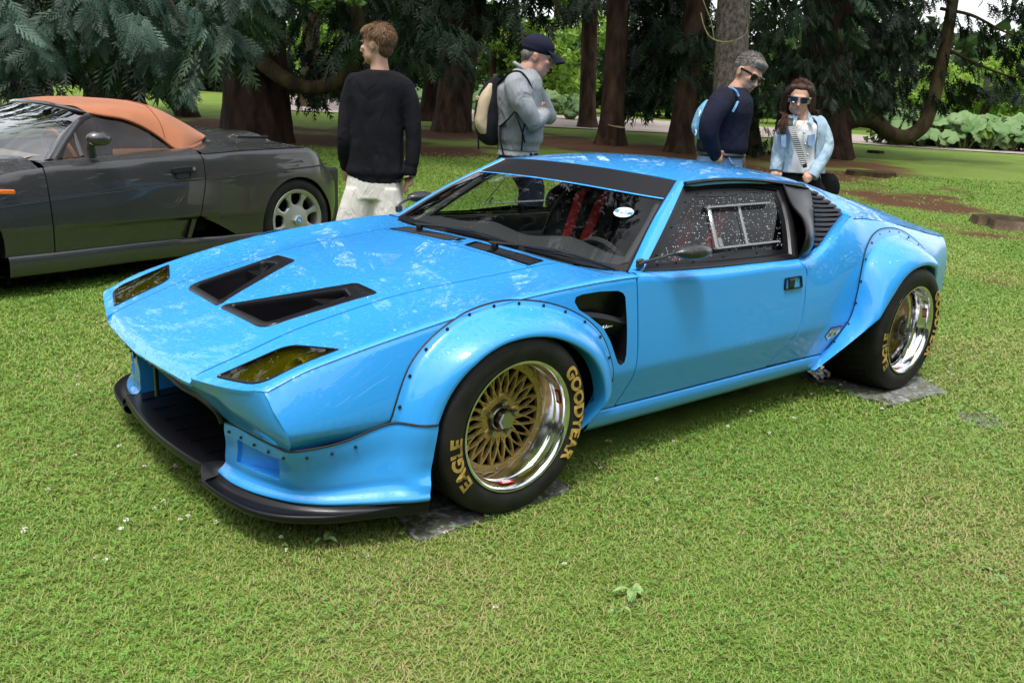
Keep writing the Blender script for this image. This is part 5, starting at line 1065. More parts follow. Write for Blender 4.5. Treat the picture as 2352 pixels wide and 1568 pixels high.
# --- T5
t,p,d,dep,r=tree('leaning trunk with rough reddish bark left of the man with the blue rucksack',1560,350,52,1600,'bark_brown',seed=19,flare=.5)
f=Fol(); rand_boughs(f,(1580,60,1670,250),dep-1.2,14,20,.42,TM1,hue=.5,lenpx=90); rand_boughs(f,(1490,0,1640,160),dep+1.5,16,20,.6,TM1,hue=.40,lenpx=110); top_cover(f,p,4,5.5,11,24,24,.7,TM1,.42); crown(t,f,'cypress_dark')
# --- T6 grey pine in front
t,p,d,dep,r=tree('pine with scaly grey bark right behind the man with the blue rucksack',1668,402,74,1686,'bark_grey',seed=20,flare=.25,ridge=.045,taper=.7)
f=Fol(); top_cover(f,p,4,6,11,24,24,.6,TM1,.5); crown(t,f,'cypress_dark')
tw=[(1610,30),(1617,60),(1630,85),(1650,95),(1690,92),(1715,75),(1718,55)]; limb(t,[at_depth(u,v,dep-.6) for u,v in tw],[.012,.012,.014,.013,.011,.009,.006],'cut_wood','dead_twig',n=6); limb(t,[at_depth(u,v,dep-.6) for u,v in((1608,-20),(1622,20),(1632,45),(1640,90))],[.012,.010,.010,.008],'cut_wood','dead_twig',n=6)
# --- T7 big dark tree behind the woman, sweeping limb to the right
t,p,d,dep,r=tree('big dark multi-stemmed conifer behind the woman with a swan-neck limb sweeping upward',1890,360,110,1905,'bark_red',seed=21,flare=.35,roots=4,name='conifer_tree')
limb(t,[at_depth(u,v,dep-.2) for u,v in((1930,290),(1975,275),(2010,280),(2040,305),(2080,315),(2115,295),(2140,240),(2160,160),(2178,70),(2195,-40),(2205,-120))],[.20,.22,.20,.19,.185,.18,.17,.155,.15,.14,.13],'bark_moss','swan_neck_limb',seed=30,n=20)
limb(t,[at_depth(u,v,dep+.3) for u,v in((1890,250),(1920,200),(1960,190),(2000,150),(2040,110))],[.10,.09,.07,.06,.04],'bark_moss',seed=31)
limb(t,[at_depth(u,v,dep-.5) for u,v in((1725,375),(1720,330),(1715,270),(1720,200))],[.36,.32,.28,.24],'bark_red','stem',seed=32,n=26); limb(t,[at_depth(u,v,dep+.6) for u,v in((1800,350),(1805,300),(1815,240),(1830,150))],[.34,.30,.26,.22],'bark_red','stem',seed=33,n=26)
limb(t,[at_depth(u,v,dep-.3) for u,v in((2160,20),(2230,35),(2300,70),(2360,95))],[.05,.045,.03,.02],'bark_moss',seed=34,n=8); limb(t,[at_depth(u,v,dep-.3) for u,v in((2170,110),(2230,140),(2300,170),(2370,185))],[.045,.04,.03,.02],'bark_moss',seed=35,n=8)
f=Fol(); rand_boughs(f,(1720,-60,1960,230),dep-2.0,74,24,.34,TM1,hue=.50,jd=.8,lenpx=130); rand_boughs(f,(1690,220,1800,330),dep-1.6,12,20,.30,TM1,hue=.40,lenpx=80); rand_boughs(f,(1900,180,1990,260),dep-1.5,9,20,.30,TM1,hue=.45,lenpx=80); boughs_px(f,[[(1960,70),(2030,90),(2110,80)],[(1930,40),(2000,60),(2080,100)],[(1950,110),(2000,130),(2050,140)]],dep-1,26,.33,TM1,hue=.62,jd=.3); crown(t,f,'cypress_dark')
f=Fol(); rand_boughs(f,(1940,-60,2150,210),dep+1.0,72,26,.42,TM1,hue=.45,lenpx=140); rand_boughs(f,(1960,200,2080,255),dep+.8,12,20,.36,TM1,hue=.5,lenpx=80)
RB=[[(2165,15),(2240,45),(2310,90)],[(2180,40),(2230,70),(2280,80)],[(2200,90),(2260,110),(2330,120)],[(2240,70),(2300,100),(2360,130)],[(2170,120),(2230,150),(2300,200)],[(2220,140),(2280,170),(2350,180)],[(2150,150),(2200,180),(2250,200)],[(2260,0),(2310,30),(2370,40)],[(2300,-20),(2340,20),(2380,60)],[(2290,190),(2330,205),(2345,225)],[(2200,190),(2240,205),(2300,215)],[(2300,120),(2340,150),(2390,170)],[(2320,60),(2350,90),(2400,110)],[(2150,200),(2185,215),(2220,225)]]
boughs_px(f,RB,dep-.2,40,.40,TM1,hue=.45,jd=.3,droop=1.0); top_cover(f,p,6,5,12,54,30,.6,TM1,.4); crown(t,f,'conifer_black','shaded_crown')  # dark interior of this crown painted with the blacker leaf colour
# --- stumps
def stump(label,u,v,rad,h,lean=0,bk='bark_brown'):
    p=on_ground(u,v); t=empty('tree_stump',tuple(p)); tag(t,label,'stump','felled tree stumps'); G=trunk_mesh([(0,0,-.05),(0,0,h*.5),(lean,0,h)],[rad*1.12,rad*1.03,rad],n=30,seed=int(u),ridge=.16,flare=.2,roots=5,step=.06); G=G*1.0
    MB().grid(G,True).build('side',bk,t,sharp=180); c=G[-1].mean(0); MB().add(np.concatenate([G[-1],[c+[0,0,.012]]]),[((i),(i+1)%30,30) for i in range(30)]).build('top','bark_moss',t)
bark('stump_wood',(.20,.145,.10),(.075,.05,.035),7); stump('low pale-sided stump in the grass right of the blue car tail',2322,522,.40,.12,bk='stump_wood')
stump('flat dark stump on the needle litter behind the blue car roofline',1997,403,.42,.09,bk='bark_moss')
stump('small dark stump on the litter behind the swan-neck limb',2010,352,.2,.08,bk='bark_moss')
# ---------------------------------------------------------------- broad-leaved trees and shrubs beyond the path
LQ=(np.array([(0,-.5,0),(.5,-.1,.06),(1,0,0),(.5,.5,-.05)],float),np.array([(0,1,2),(0,2,3)]))
def leafy(name,label,u,v,dep,wpx,hpx,m,n,L,hue=.55,cat='tree',stem=True,clumps=26,group='leafy trees beyond the gravel path'):
    """crown of clumped leaves; (u,v) is the middle of its foot in pixels"""
    p=at_depth(u,v,dep); gz=float(ground(p[0],p[1])); t=empty(name,(p[0],p[1],gz)); tag(t,label,cat,group); sc_=dep/FPX; W=wpx*sc_/2; Hh=hpx*sc_; f=Fol(); up=np.array([0,0,1])
    R2=np.array([RGT[0],RGT[1],0]); F2=np.array([FWD[0],FWD[1],0])
    for _ in range(clumps):
        a=TR.random()*2*PI; q=TR.random()**.5; z=TR.random(); e=math.sqrt(max(0,1-(2*z-1)**2*.85)); c=np.array([p[0],p[1],gz])+R2*W*q*e*math.cos(a)+F2*W*.7*q*e*math.sin(a)+up*Hh*(.05+.95*z); k=n//clumps; rad=W*(.18+.2*TR.random())
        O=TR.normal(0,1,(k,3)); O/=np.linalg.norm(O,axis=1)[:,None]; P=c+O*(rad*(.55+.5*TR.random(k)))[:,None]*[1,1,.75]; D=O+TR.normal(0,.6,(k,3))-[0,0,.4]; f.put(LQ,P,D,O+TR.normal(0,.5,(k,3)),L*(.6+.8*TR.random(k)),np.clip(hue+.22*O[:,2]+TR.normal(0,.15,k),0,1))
    crown(t,f,m)
    if stem:
        G=trunk_mesh([(0,0,-.1),(.05,0,Hh*.3),(0,.1,Hh*.75)],[.22,.18,.08],n=10,seed=3,step=.6); MB().grid(G,True).build('trunk','bark_brown',t,sharp=180)
    return t
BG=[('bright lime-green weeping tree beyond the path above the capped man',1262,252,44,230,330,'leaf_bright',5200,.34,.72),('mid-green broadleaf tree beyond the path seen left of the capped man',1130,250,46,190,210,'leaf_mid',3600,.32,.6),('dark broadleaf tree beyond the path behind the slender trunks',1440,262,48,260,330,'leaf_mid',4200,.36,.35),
 ('pale green bush rising behind the big-leaved plants at the right',2250,318,40,330,170,'leaf_bright',5600,.24,.72),('bright shrubby tree at the far right edge beyond the path',2420,318,44,260,230,'leaf_bright',3600,.28,.66),('mid-green shrub right of the swan-neck limb beyond the path',2090,300,42,200,120,'leaf_mid',3000,.24,.72),('dense dark hedge tree beyond the path behind the grey pine',1620,285,46,300,330,'leaf_mid',4000,.36,.3),('dark broadleaf tree beyond the path behind the woman',1880,300,46,330,330,'leaf_mid',4000,.36,.4),
 ('dark broadleaf tree beyond the lawn left of the reddish trunk',900,240,50,260,300,'leaf_mid',4000,.38,.4),('bright leafy bush seen past the U-shaped limb',760,225,52,160,150,'leaf_bright',2600,.32,.55),('dark hedge tree far behind the grey convertible',470,210,52,240,260,'leaf_mid',3600,.4,.3),('shadowy tree far behind the blue-green cypress',200,200,54,360,300,'leaf_mid',4200,.42,.3),('shaded leafy tree at the far left behind the windscreen of the grey car',-60,190,50,260,280,'leaf_mid',3000,.4,.3),('tall dark conifer beyond the path at the top right edge',2330,230,60,180,330,'conifer_black',2600,.5,.5)]  # left-hand trees take lower leaf tones, painting in their deep shade
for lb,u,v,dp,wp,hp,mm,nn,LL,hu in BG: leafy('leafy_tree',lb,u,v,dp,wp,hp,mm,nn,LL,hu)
# the wood that closes the view behind, and the one behind the photographer that the paintwork mirrors
def wood(name,arc0,arc1,r0,r1,h0,h1,n,L,m,hue,c=(0,0)):
    f=Fol(); a=arc0+(arc1-arc0)*TR.random(n); r=r0+(r1-r0)*TR.random(n); top=h0+(h1-h0)*noise2(a*6,a*0,1.0,77,3); z=top*TR.random(n)**.9
    P=np.stack([c[0]+r*np.cos(a),c[1]+r*np.sin(a),z],1); f.put(LQ,P,TR.normal(0,1,(n,3)),TR.normal(0,1,(n,3)),L*(.5+TR.random(n)),np.clip(hue+.3*(noise2(a*40,z*.5,1.0,78,3)-.5)*2+TR.normal(0,.12,n),0,1)); o=f.build(name,m,None); tag(o,kind='stuff'); return o
fa=math.atan2(FWD[1],FWD[0]); wood('distant_woodland',fa-.75,fa+.52,58,72,5,9,15000,.9,'leaf_mid',.32,tuple(CAM[:2])); wood('woodland_behind_camera',fa+1.15,fa+2*PI-1.15,13,20,5.5,10,12000,.8,'cypress_dark',.55,tuple(CAM[:2]))
# ---------------------------------------------------------------- giant-leaved plants along the path
blade_mat('giant_leaf',[(.07,.16,.035),(.12,.235,.07),(.19,.31,.125),(.22,.36,.04)],.3)
mat('leaf_stalk',(.10,.13,.04),.8)
def leaf_disc(seed):
    rg=np.random.default_rng(seed); n=22; a=np.linspace(-PI+.22,PI-.22,n); R=1+.10*np.sin(a*5.5+rg.random()*6)+.05*rg.normal(0,1,n); rows=[np.zeros((n,3))]
    for q in(.45,.8,1.0): rows.append(np.stack([q*R*np.cos(a),q*R*np.sin(a),-.10*q+.22*q*q+.07*q*np.cos(a*9)*(q>.3)-.22*(q>.95)*q],1))
    return np.array(rows)
LM=[]
for k in range(4):
    G=leaf_disc(k); me=bpy.data.meshes.new('leaf'); me.from_pydata(G.reshape(-1,3).tolist(),[],gridF(4,22)); me.polygons.foreach_set('use_smooth',np.ones(len(me.polygons),bool)); me.materials.append(MATS['giant_leaf']); attr(me,'hue',np.full(88,[.25,.5,.7,.95][k]))
    LM.append(me)
sme=None
def giant_plant(label,cx,cy,spots,dep):
    c=at_depth(cx,cy,dep); c[2]=ground(c[0],c[1]); t=empty('giant_leaved_plant',tuple(c)); tag(t,label,'plant','giant-leaved plants along the path'); mb=MB()
    for (u,v,rp) in spots:
        p=at_depth(u,v,dep+TR.normal(0,.35)); o=bpy.data.objects.new('leaf',LM[int(TR.choice([0,1,1,2,2,3],p=[.2,.2,.2,.15,.15,.1]))]); COL.objects.link(o); o.parent=t; o.location=tuple(p-c); s=rp*dep/FPX; o.scale=(s,s,s)
        nrm=Vector((-FWD[0]*.75+TR.normal(0,.3),-FWD[1]*.75+TR.normal(0,.3),.75)); o.rotation_euler=(nrm.to_track_quat('Z','Y')@Matrix.Rotation(TR.random()*6.28,4,'Z').to_quaternion()).to_euler()
        e=p-c; mb.tube([(e[0]*.3,e[1]*.3,0),(e[0]*.8,e[1]*.8,e[2]*.6),tuple(e)],.035,5)
    mb.build('stalks','leaf_stalk',t)
def row(x0,x1,y0f,y1f,n,rp): return [(x0+(x1-x0)*TR.random(),None,rp*(.7+.6*TR.random())) for _ in range(n)]
def fill(x0,x1,n,rp,ytop,ybot):
    L=[]
    for i in range(n):
        u=x0+(x1-x0)*(i+.5*TR.random()+.25)/n; q=TR.random(); L.append((u,ytop(u)+(ybot(u)-ytop(u))*q,rp*(.75+.5*TR.random())))
    return L
yt1=lambda u:262+(u-2050)*.045; yb1=lambda u:306+(u-2050)*.060
nm=['next to the swan-neck limb','just right of the swan-neck bend','in the middle of the right-hand row','with broad pale leaves further right','near the right edge of the row','at the right end of the row','past the right end of the row']
for i in range(7):
    x0=2035+i*52; giant_plant('giant-leaved plant '+nm[i],x0+26,yb1(x0)+18,fill(x0,x0+58,14,21,yt1,yb1),31)
yt2=lambda u:192+(u-1000)*.075; yb2=lambda u:232+(u-1000)*.085
for i,(x0,w_,lb) in enumerate(((940,55,'left of the tall reddish trunk'),(1090,50,'right behind the rucksack of the capped man'),(1235,50,'in front of the capped man beyond the path'),(1285,50,'left of the slender trunk beyond the path'))): giant_plant('giant-leaved plant '+lb,x0+w_/2,yb2(x0)+14,fill(x0,x0+w_,12,14,yt2,yb2),38)
f=Fol(); 
for u in np.linspace(2020,2500,60):
    c=at_depth(u,yb1(u)+8,31.6); k=26; f.put(LQ,c+TR.normal(0,.35,(k,3)),TR.normal(0,1,(k,3)),TR.normal(0,1,(k,3)),.3,np.clip(.35+TR.normal(0,.2,k),0,1))
o=f.build('undergrowth','leaf_mid',None); tag(o,kind='stuff')
# ================================================================ grey convertible behind (local x forward, y=0 its near flank, centre line y=-.95)
gc=empty('convertible',(.719,-2.956,0),.2324); tag(gc,'dark grey convertible with its orange fabric roof up behind the blue car','car')
mat('soft_top',(.38,.135,.055),.92,col2=(.32,.108,.044),vscale=3,bump=.25,bscale=700,sheen=.2); mat('soft_top_seam',(.20,.055,.02),.9); mat('tan_leather',(.50,.18,.06),.6,bump=.1,bscale=80); mat('cream_trim',(.45,.33,.24),.6); mat('orange_lens',(.85,.20,.02),.2,coat=1); mat('wheel_silver',(.46,.46,.46),.38,metal=.6); mat('badge_blue',(.05,.30,.62),.4); mat('groove',(.006,.006,.007),.8); mat('rear_dark',(.01,.01,.01),.4)
GP='grey_paint'; CY=-.95
zb2=spl([1.45,1.2,.9,.5,0,-.26,-.6,-1.3,-1.75,-2.06,-2.25,-2.34,-2.42,-2.51,-2.60,-2.72],[.46,.55,.62,.69,.758,.789,.812,.850,.879,.889,.892,.885,.845,.757,.70,.62])
def Y2(x,z):
    x=np.asarray(x,float); z=np.asarray(z,float); t=np.clip((zb2(x)-z)/.28,0,1); y=-.03*(1-t)**2
    k=np.clip((-.30-x)/.5,0,1)*np.clip((x+1.45)/.1,0,1); y=y-.035*k*np.clip((.425-z)/.03,0,1)-.03*np.clip((.42-z)/.2,0,1)
    y=y-.10*np.clip((x-.7)/.8,0,1)**2-.16*np.clip((-2.30-x)/.42,0,1)**2; e=np.clip((z-(zb2(x)-.03))/.03,0,1.3); return y-.012*e*e
def side2(U): return np.stack([U[:,0],Y2(U[:,0],U[:,1]),U[:,1]],1)
def both(m,name,mt,rim=True):
    """near and far copies about the centre line"""
    r=[]
    for s in(0,1):
        V=np.concatenate(m['V']); N=np.concatenate(m['N']); F=m['F']
        if s: V=V*[1,-1,1]+[0,2*CY,0]; N=N*[1,-1,1]; F=[tuple(f)[::-1] for f in F]
        r.append(obj(name,V,F,mt,gc,True,normals=N))
    return r
def mir(G): return G*[1,-1,1]+[0,2*CY,0]
sh=lambda z:np.interp(z,[.26,.82],[-.262,-.243]); rh=spl([.86,.84,.75,.68,.55,.42,.26],[-1.335,-1.345,-1.352,-1.350,-1.325,-1.296,-1.25]); g2=.004
def arch(cx_,cz,r,a0=-.25,a1=PI+.25,n=26): a=np.linspace(a0,a1,n); return [(cx_+r*math.cos(q),cz+r*math.sin(q)) for q in a]
fo=[(x,zb2(x)) for x in np.linspace(-.24,1.42,30)]+[(1.44,.40),(1.40,.22),(.86,.26)]+[p for p in arch(.43,.30,.40,-.1,PI+.1)]+[(.0,.258)]+[(sh(z)+g2,z) for z in np.linspace(.262,zb2(-.24)-.002,10)]
m=pset(); V,F,N=hf(fo,[],side2,.05); panel(m,V,F,N,flip=True); gf=both(m,'front_fender',GP)
do=[(sh(z)-g2,z) for z in np.linspace(zb2(-.25)-.002,.263,12)]+[(x,.263-.01*x*0) for x in np.linspace(-.28,-1.24,10)]+[(rh(z)+g2,z) for z in np.linspace(.265,.85,14)]+[(x,zb2(x)) for x in np.linspace(-1.33,-.255,20)]
m=pset(); V,F,N=hf(do,[],side2,.04,extra=[(x,z) for x in np.arange(-.4,-1.28,-.04) for z in(.39,.40,.41,.42,.43,.44)]); panel(m,V,F,N,flip=True)
xs2=np.linspace(-.255,-1.335,20); cb=np.stack([xs2,Y2(xs2,zb2(xs2)),zb2(xs2)],1); wb2=np.stack([xs2,np.full(20,-.16),np.interp(xs2,[-1.335,-.71,-.255],[.893,.848,.815])],1); pgrid(m,loft([cb,cb*.5+wb2*.5+[0,0,.010],wb2],20,6)); gd=both(m,'door',GP)
ARC=arch(-2.19,.323,.345); IN=[(-1.285,.415),(-1.395,.375),(-1.60,.262),(-1.205,.268)]
qo=[(rh(z)-g2,z) for z in np.linspace(.85,.42,10)]+[(-1.31,.415),(-1.40,.375),(-1.61,.258),(-1.84,.255)]+ARC[::-1]+[(-2.60,.22),(-2.66,.30),(-2.70,.50),(-2.715,.61)]+[(x,zb2(x)) for x in np.linspace(-2.715,-1.345,40)]
m=pset(); V,F,N=hf(qo,[],side2,.04); panel(m,V,F,N,flip=True); gq=both(m,'rear_quarter',GP)
# seam groove along the flank, its highlight drawn as a lighter tube below
for k in(0,1):
    for x0,x1,par in((.9,-.235,gf[k]),(-.252,-1.343,gd[k]),(-1.358,-2.58,gq[k])):
        xx=np.linspace(x0,x1,30); zz=np.interp(xx,[-2.5,-1.88,-1.35,-.24,.04,.9],[.755,.718,.684,.598,.575,.50]); P=np.stack([xx,Y2(xx,zz)+.001,zz],1); P=mir(P) if k else P; MB().tube(P,.0045,5).build('flank_groove','groove',par); MB().tube(P-[0,0,.007],.003,5).build('groove_highlight','mould_grey',par)
# sill, underbody, intake
xx=np.linspace(.02,-1.86,24); S=loft([np.stack([xx,Y2(xx,.26+0*xx)+dy,np.full(24,z)-.006*(xx<-1.2)],1) for z,dy in((.262,-.03),(.262,.010),(.252,.014),(.19,.016),(.14,.004),(.128,-.03),(.128,-.3))],24,14)
MB().grid(S,flip=True).build('sill',GP,gc,sharp=60); MB().grid(mir(S)).build('sill',GP,gc,sharp=60)
MB().grid(np.array([[(x,y,z) for x,z in((-1.19,.27),(-1.25,.44),(-1.42,.40),(-1.64,.25))] for y in(-.02,-.16)])).box((-1.38,-.20,.36),(.5,.02,.26)).box((-.9,CY,.20),(3.2,1.5,.14)).box((-.6,CY,.45),(1.6,1.7,.3)).box((-2.2,CY,.5),(.8,1.3,.4)).box((.45,CY,.42),(.9,1.3,.3)).build('underbody','cavity_black',gc,smooth=False)
# nose
st=[(-.22,.79,.825,.84),(.0,.755,.805,.825),(.4,.70,.755,.775),(.8,.635,.69,.71),(1.2,.545,.60,.62),(1.42,.46,.51,.53)]
G=loft([np.array([(x,Y2(x,z0),zb2(x)),(x,-.16,z1),(x,-.5,z2-.004),(x,CY,z2)]) for x,z0,z1,z2 in st],16,24); m=pset(); pgrid(m,G,flip=True); pgrid(m,mir(G)); both_=pbuild(m,'bonnet',GP,gc)
yy=np.linspace(-.14,2*CY+.14,20); MB().grid(loft([np.stack([1.42+.10*np.sin(PI*(yy+.14)/(2*CY+.28)),yy,np.full(20,z)+.06*np.sin(PI*(yy+.14)/(2*CY+.28))*(z>.4)],1) for z in(.46,.40,.30,.22)],20,8),flip=True).build('nose',GP,gc)
# tail and rear deck
DK=[[(-1.36,-.035,.857),(-1.36,-.10,.872),(-1.36,-.16,.878),(-1.36,-.22,.880),(-1.36,-.26,.880)],[(-1.55,-.035,.868),(-1.55,-.15,.888),(-1.55,-.25,.900),(-1.55,-.32,.908),(-1.55,-.36,.912)],[(-1.75,-.035,.879),(-1.75,-.20,.903),(-1.75,-.36,.925),(-1.755,-.46,.957),(-1.78,-.95,1.0)],[(-2.05,-.035,.889),(-2.05,-.21,.905),(-2.05,-.42,.925),(-2.05,-.50,.958),(-2.05,-.95,.985)],[(-2.25,-.035,.892),(-2.25,-.23,.906),(-2.25,-.44,.922),(-2.25,-.52,.948),(-2.25,-.95,.965)],[(-2.31,-.045,.888),(-2.31,-.24,.902),(-2.31,-.46,.912),(-2.32,-.55,.916),(-2.33,-.95,.925)],[(-2.42,-.08,.845),(-2.44,-.26,.868),(-2.45,-.47,.882),(-2.46,-.58,.886),(-2.48,-.95,.892)],[(-2.515,-.12,.757),(-2.56,-.28,.775),(-2.58,-.48,.79),(-2.60,-.6,.795),(-2.62,-.95,.80)],[(-2.60,-.16,.70),(-2.64,-.3,.71),(-2.67,-.5,.715),(-2.69,-.65,.72),(-2.70,-.95,.72)],[(-2.715,-.22,.62),(-2.73,-.35,.625),(-2.75,-.5,.63),(-2.76,-.65,.63),(-2.77,-.95,.63)],[(-2.70,-.22,.50),(-2.72,-.35,.50),(-2.74,-.5,.50),(-2.75,-.65,.50),(-2.76,-.95,.50)],[(-2.60,-.22,.24),(-2.62,-.35,.24),(-2.64,-.5,.24),(-2.65,-.65,.24),(-2.66,-.95,.24)]]
G=loft(DK,22,60); m=pset(); pgrid(m,G,flip=True); pgrid(m,mir(G)); pbuild(m,'rear_deck',GP,gc)
MB().box((-2.10,-.465,.938),(.27,.012,.022),bev=.004).build('deck_vent','groove',gc); MB().box((-2.10,-.468,.952),(.30,.03,.008),bev=.003).build('vent_lid',GP,gc)
# windscreen and pillars
wbn=np.array([(-.305,-.17,.815),(-.12,-.35,.828),(-.01,-.6,.838),(.03,CY,.842)]); wtn=np.array([(-.722,-.40,1.105),(-.66,-.55,1.128),(-.61,-.75,1.146),(-.595,CY,1.152)]); WBg=np.concatenate([wbn,mir(wbn[::-1])[1:]]); WTg=np.concatenate([wtn,mir(wtn[::-1])[1:]])
WG=loft([WBg,(WBg+WTg)/2+[.02,0,.025],WTg],24,12); MB().grid(WG,flip=True).build('windscreen','sheen_glass',gc)
for k in(0,1):
    e=cr([WBg[0],(WBg[0]+WTg[0])/2+[.02,.005,.025],WTg[0]],20); o_=cr([(-.375,-.155,.822),(-.53,-.245,.975),(-.70,-.345,1.085),(-.745,-.36,1.095)],20); G=loft([e,(e+o_)/2+[.012,.022,.012],o_],20,7); G=mir(G) if k else G; MB().grid(G,flip=(k==0)).build('a_pillar',GP,gc)
    P=mir(o_+[-.008,-.004,-.006]) if k else o_+[-.008,-.004,-.006]; MB().tube(P,.012,6).build('pillar_seal','rubber_black',gc)
hd=cr(WTg,30); MB().tube(hd+[-.01,0,.006],.014,6).build('header_rail',GP,gc)
# soft top
STs=[([-.722,-.385,1.112],[-.66,-.58,1.150],[-.60,CY,1.162]),([-.80,-.335,1.098],[-.80,-.55,1.168],[-.78,CY,1.188]),([-.95,-.315,1.075],[-.95,-.54,1.176],[-.95,CY,1.198]),([-1.08,-.285,1.020],[-1.09,-.50,1.170],[-1.12,CY,1.198]),([-1.17,-.245,.955],[-1.19,-.46,1.150],[-1.28,CY,1.19]),([-1.245,-.20,.884],[-1.28,-.44,1.125],[-1.45,CY,1.17]),([-1.31,-.20,.878],[-1.40,-.44,1.075],[-1.60,CY,1.12]),([-1.42,-.26,.884],[-1.55,-.45,1.010],[-1.72,CY,1.05]),([-1.56,-.355,.915],[-1.66,-.47,.965],[-1.78,CY,1.0])]
def bul(a,b,c): a,b,c=map(np.array,(a,b,c)); return cr([a,a*.5+b*.5+[0,.035,.012],b,b*.5+c*.5+[0,0,.010],c],16)
G=loft([bul(*q) for q in STs],16,44); m=pset(); pgrid(m,G,flip=True); pgrid(m,mir(G)); top=pbuild(m,'soft_top','soft_top',gc)
for k in(0,1):
    sm=G[np.abs(G[:,0,0]+1.20).argmin(),:]; sm=mir(sm) if k else sm; MB().tube(sm+[0,0,.001],.004,5).build('roof_seam','soft_top_seam',top); ed=G[2:,0]; ed=mir(ed) if k else ed; MB().tube(ed,.011,6).build('roof_piping','soft_top',top)
# side window, quarter-light post
for k,dd_ in zip((0,1),gd):
    wo_=np.array([(-.385,-.165,.832),(-.53,-.25,.972),(-.70,-.345,1.075),(-.80,-.345,1.092),(-.95,-.325,1.068),(-1.08,-.295,1.014),(-1.17,-.255,.950),(-1.24,-.21,.888),(-.95,-.165,.868),(-.70,-.165,.848)]); c=wo_.mean(0); n_=len(wo_); Vq=np.concatenate([wo_,[c]]); Vq=mir(Vq) if k else Vq; Fq=[(i,(i+1)%n_,n_) for i in range(n_)]; Fq=[f[::-1] for f in Fq] if k==0 else Fq
    obj('side_window',Vq,Fq,'tinted_glass',dd_); P=np.array([(-.560,-.17,.842),(-.562,-.262,.985)]); P=mir(P) if k else P; MB().tube(P,.014,6,sq=.7).build('quarter_light_post',GP,dd_)
    # mirror on its leg
    q=MB().ell((-.572,.035,.965),(.082,.055,.048),16,10); q.tube([(-.575,-.075,.845),(-.55,-.03,.90),(-.535,.01,.94)],[.030,.026,.024],8,sq=.5)
    if k: V=np.concatenate(q.V); obj('door_mirror',mir(V),[f[::-1] for f in q.F],GP,dd_)
    else: q.build('door_mirror',GP,dd_)
    hy=.004
    if k==0:
        P=rounded([(-1.088,.765),(-1.275,.777),(-1.275,.742),(-1.088,.730)],.014); mb=MB(); L3=lambda Q,y:np.stack([Q[:,0],np.full(len(Q),y),Q[:,1]],1); mb.grid(np.array([L3(P,-.01),L3(P,hy+.004),L3(P*.9+P.mean(0)*.1,hy+.006)]),True); mb.add(L3(P*.9+P.mean(0)*.1,hy+.006),[tuple(range(len(P)))]); mb.build('door_handle','rear_dark',dd_,sharp=40); mb=MB().lathe([(.013,0),(.013,.006),(0,.006)],np.array([-1.252,hy+.004,.758]),'y',14).build('lock','nut_metal',dd_)
        P=rounded([(-1.115,.735),(-1.235,.742),(-1.230,.695),(-1.120,.690)],.022); MB().grid(np.array([L3(P,.0005),L3(P*.85+P.mean(0)*.15,-.02)]),True).build('handle_cup','groove',dd_)
        P=rounded([(.045,.672),(-.05,.668),(-.05,.640),(.045,.645)],.012); mb=MB().grid(np.array([L3(P,-.004),L3(P,.006),L3(P*.7+P.mean(0)*.3,.010)]),True); mb.add(L3(P*.7+P.mean(0)*.3,.010),[tuple(range(len(P)))]); mb.build('side_repeater','orange_lens',gf[0])
# cabin
MB().box((-.75,CY,.60),(1.2,1.5,.02)).box((-1.42,CY,.78),(.04,1.3,.3)).build('cabin_tub','interior_black',gc,smooth=False)
MB().grid(loft([np.array([(-.18,-.25,.82),(-.05,CY,.83),(-.18,2*CY+.25,.82)]),np.array([(-.36,-.22,.842),(-.34,CY,.85),(-.36,2*CY+.22,.842)]),np.array([(-.46,-.22,.80),(-.44,CY,.80),(-.46,2*CY+.22,.80)])],16,8)).build('dashboard','cream_trim',gc)
for yc in(CY+.38,CY-.38):
    C=cr([(-.78,.55),(-1.0,.56),(-1.12,.62),(-1.20,.80),(-1.24,.95),(-1.25,1.03)],18); Wd=spl([0,.5,.8,1],[.24,.24,.2,.11])(np.linspace(0,1,18)); G=np.array([[(x+.05*abs(a)**2,yc+a*w_,z+.02*a*a) for a in np.linspace(-1,1,9)] for (x,z),w_ in zip(C,Wd)]); MB().grid(G,flip=True).grid(G-[.06,0,.03]).build('seat','tan_leather',gc,sharp=70)
sw=MB(); a=np.linspace(0,2*PI,29); Rw=frame(0,(0,1,0),(.35,0,.94)); sw.tube(np.stack([.18*np.cos(a),.18*np.sin(a),0*a],1)@Rw.T+[-.62,CY+.38,.82],.016,7,caps=False).build('steering_wheel','tan_leather',gc); MB().box((-1.05,-.22,.80),(.5,.02,.16)).build('door_card','tan_leather',gc)
MB().grid(loft([np.array([(-1.25,-.24,.84),(-1.33,CY,.84),(-1.25,2*CY+.24,.84)]),np.array([(-1.3,-.36,1.05),(-1.38,CY,1.16),(-1.3,2*CY+.36,1.05)])],12,5)).build('rear_lining','tan_leather',gc)
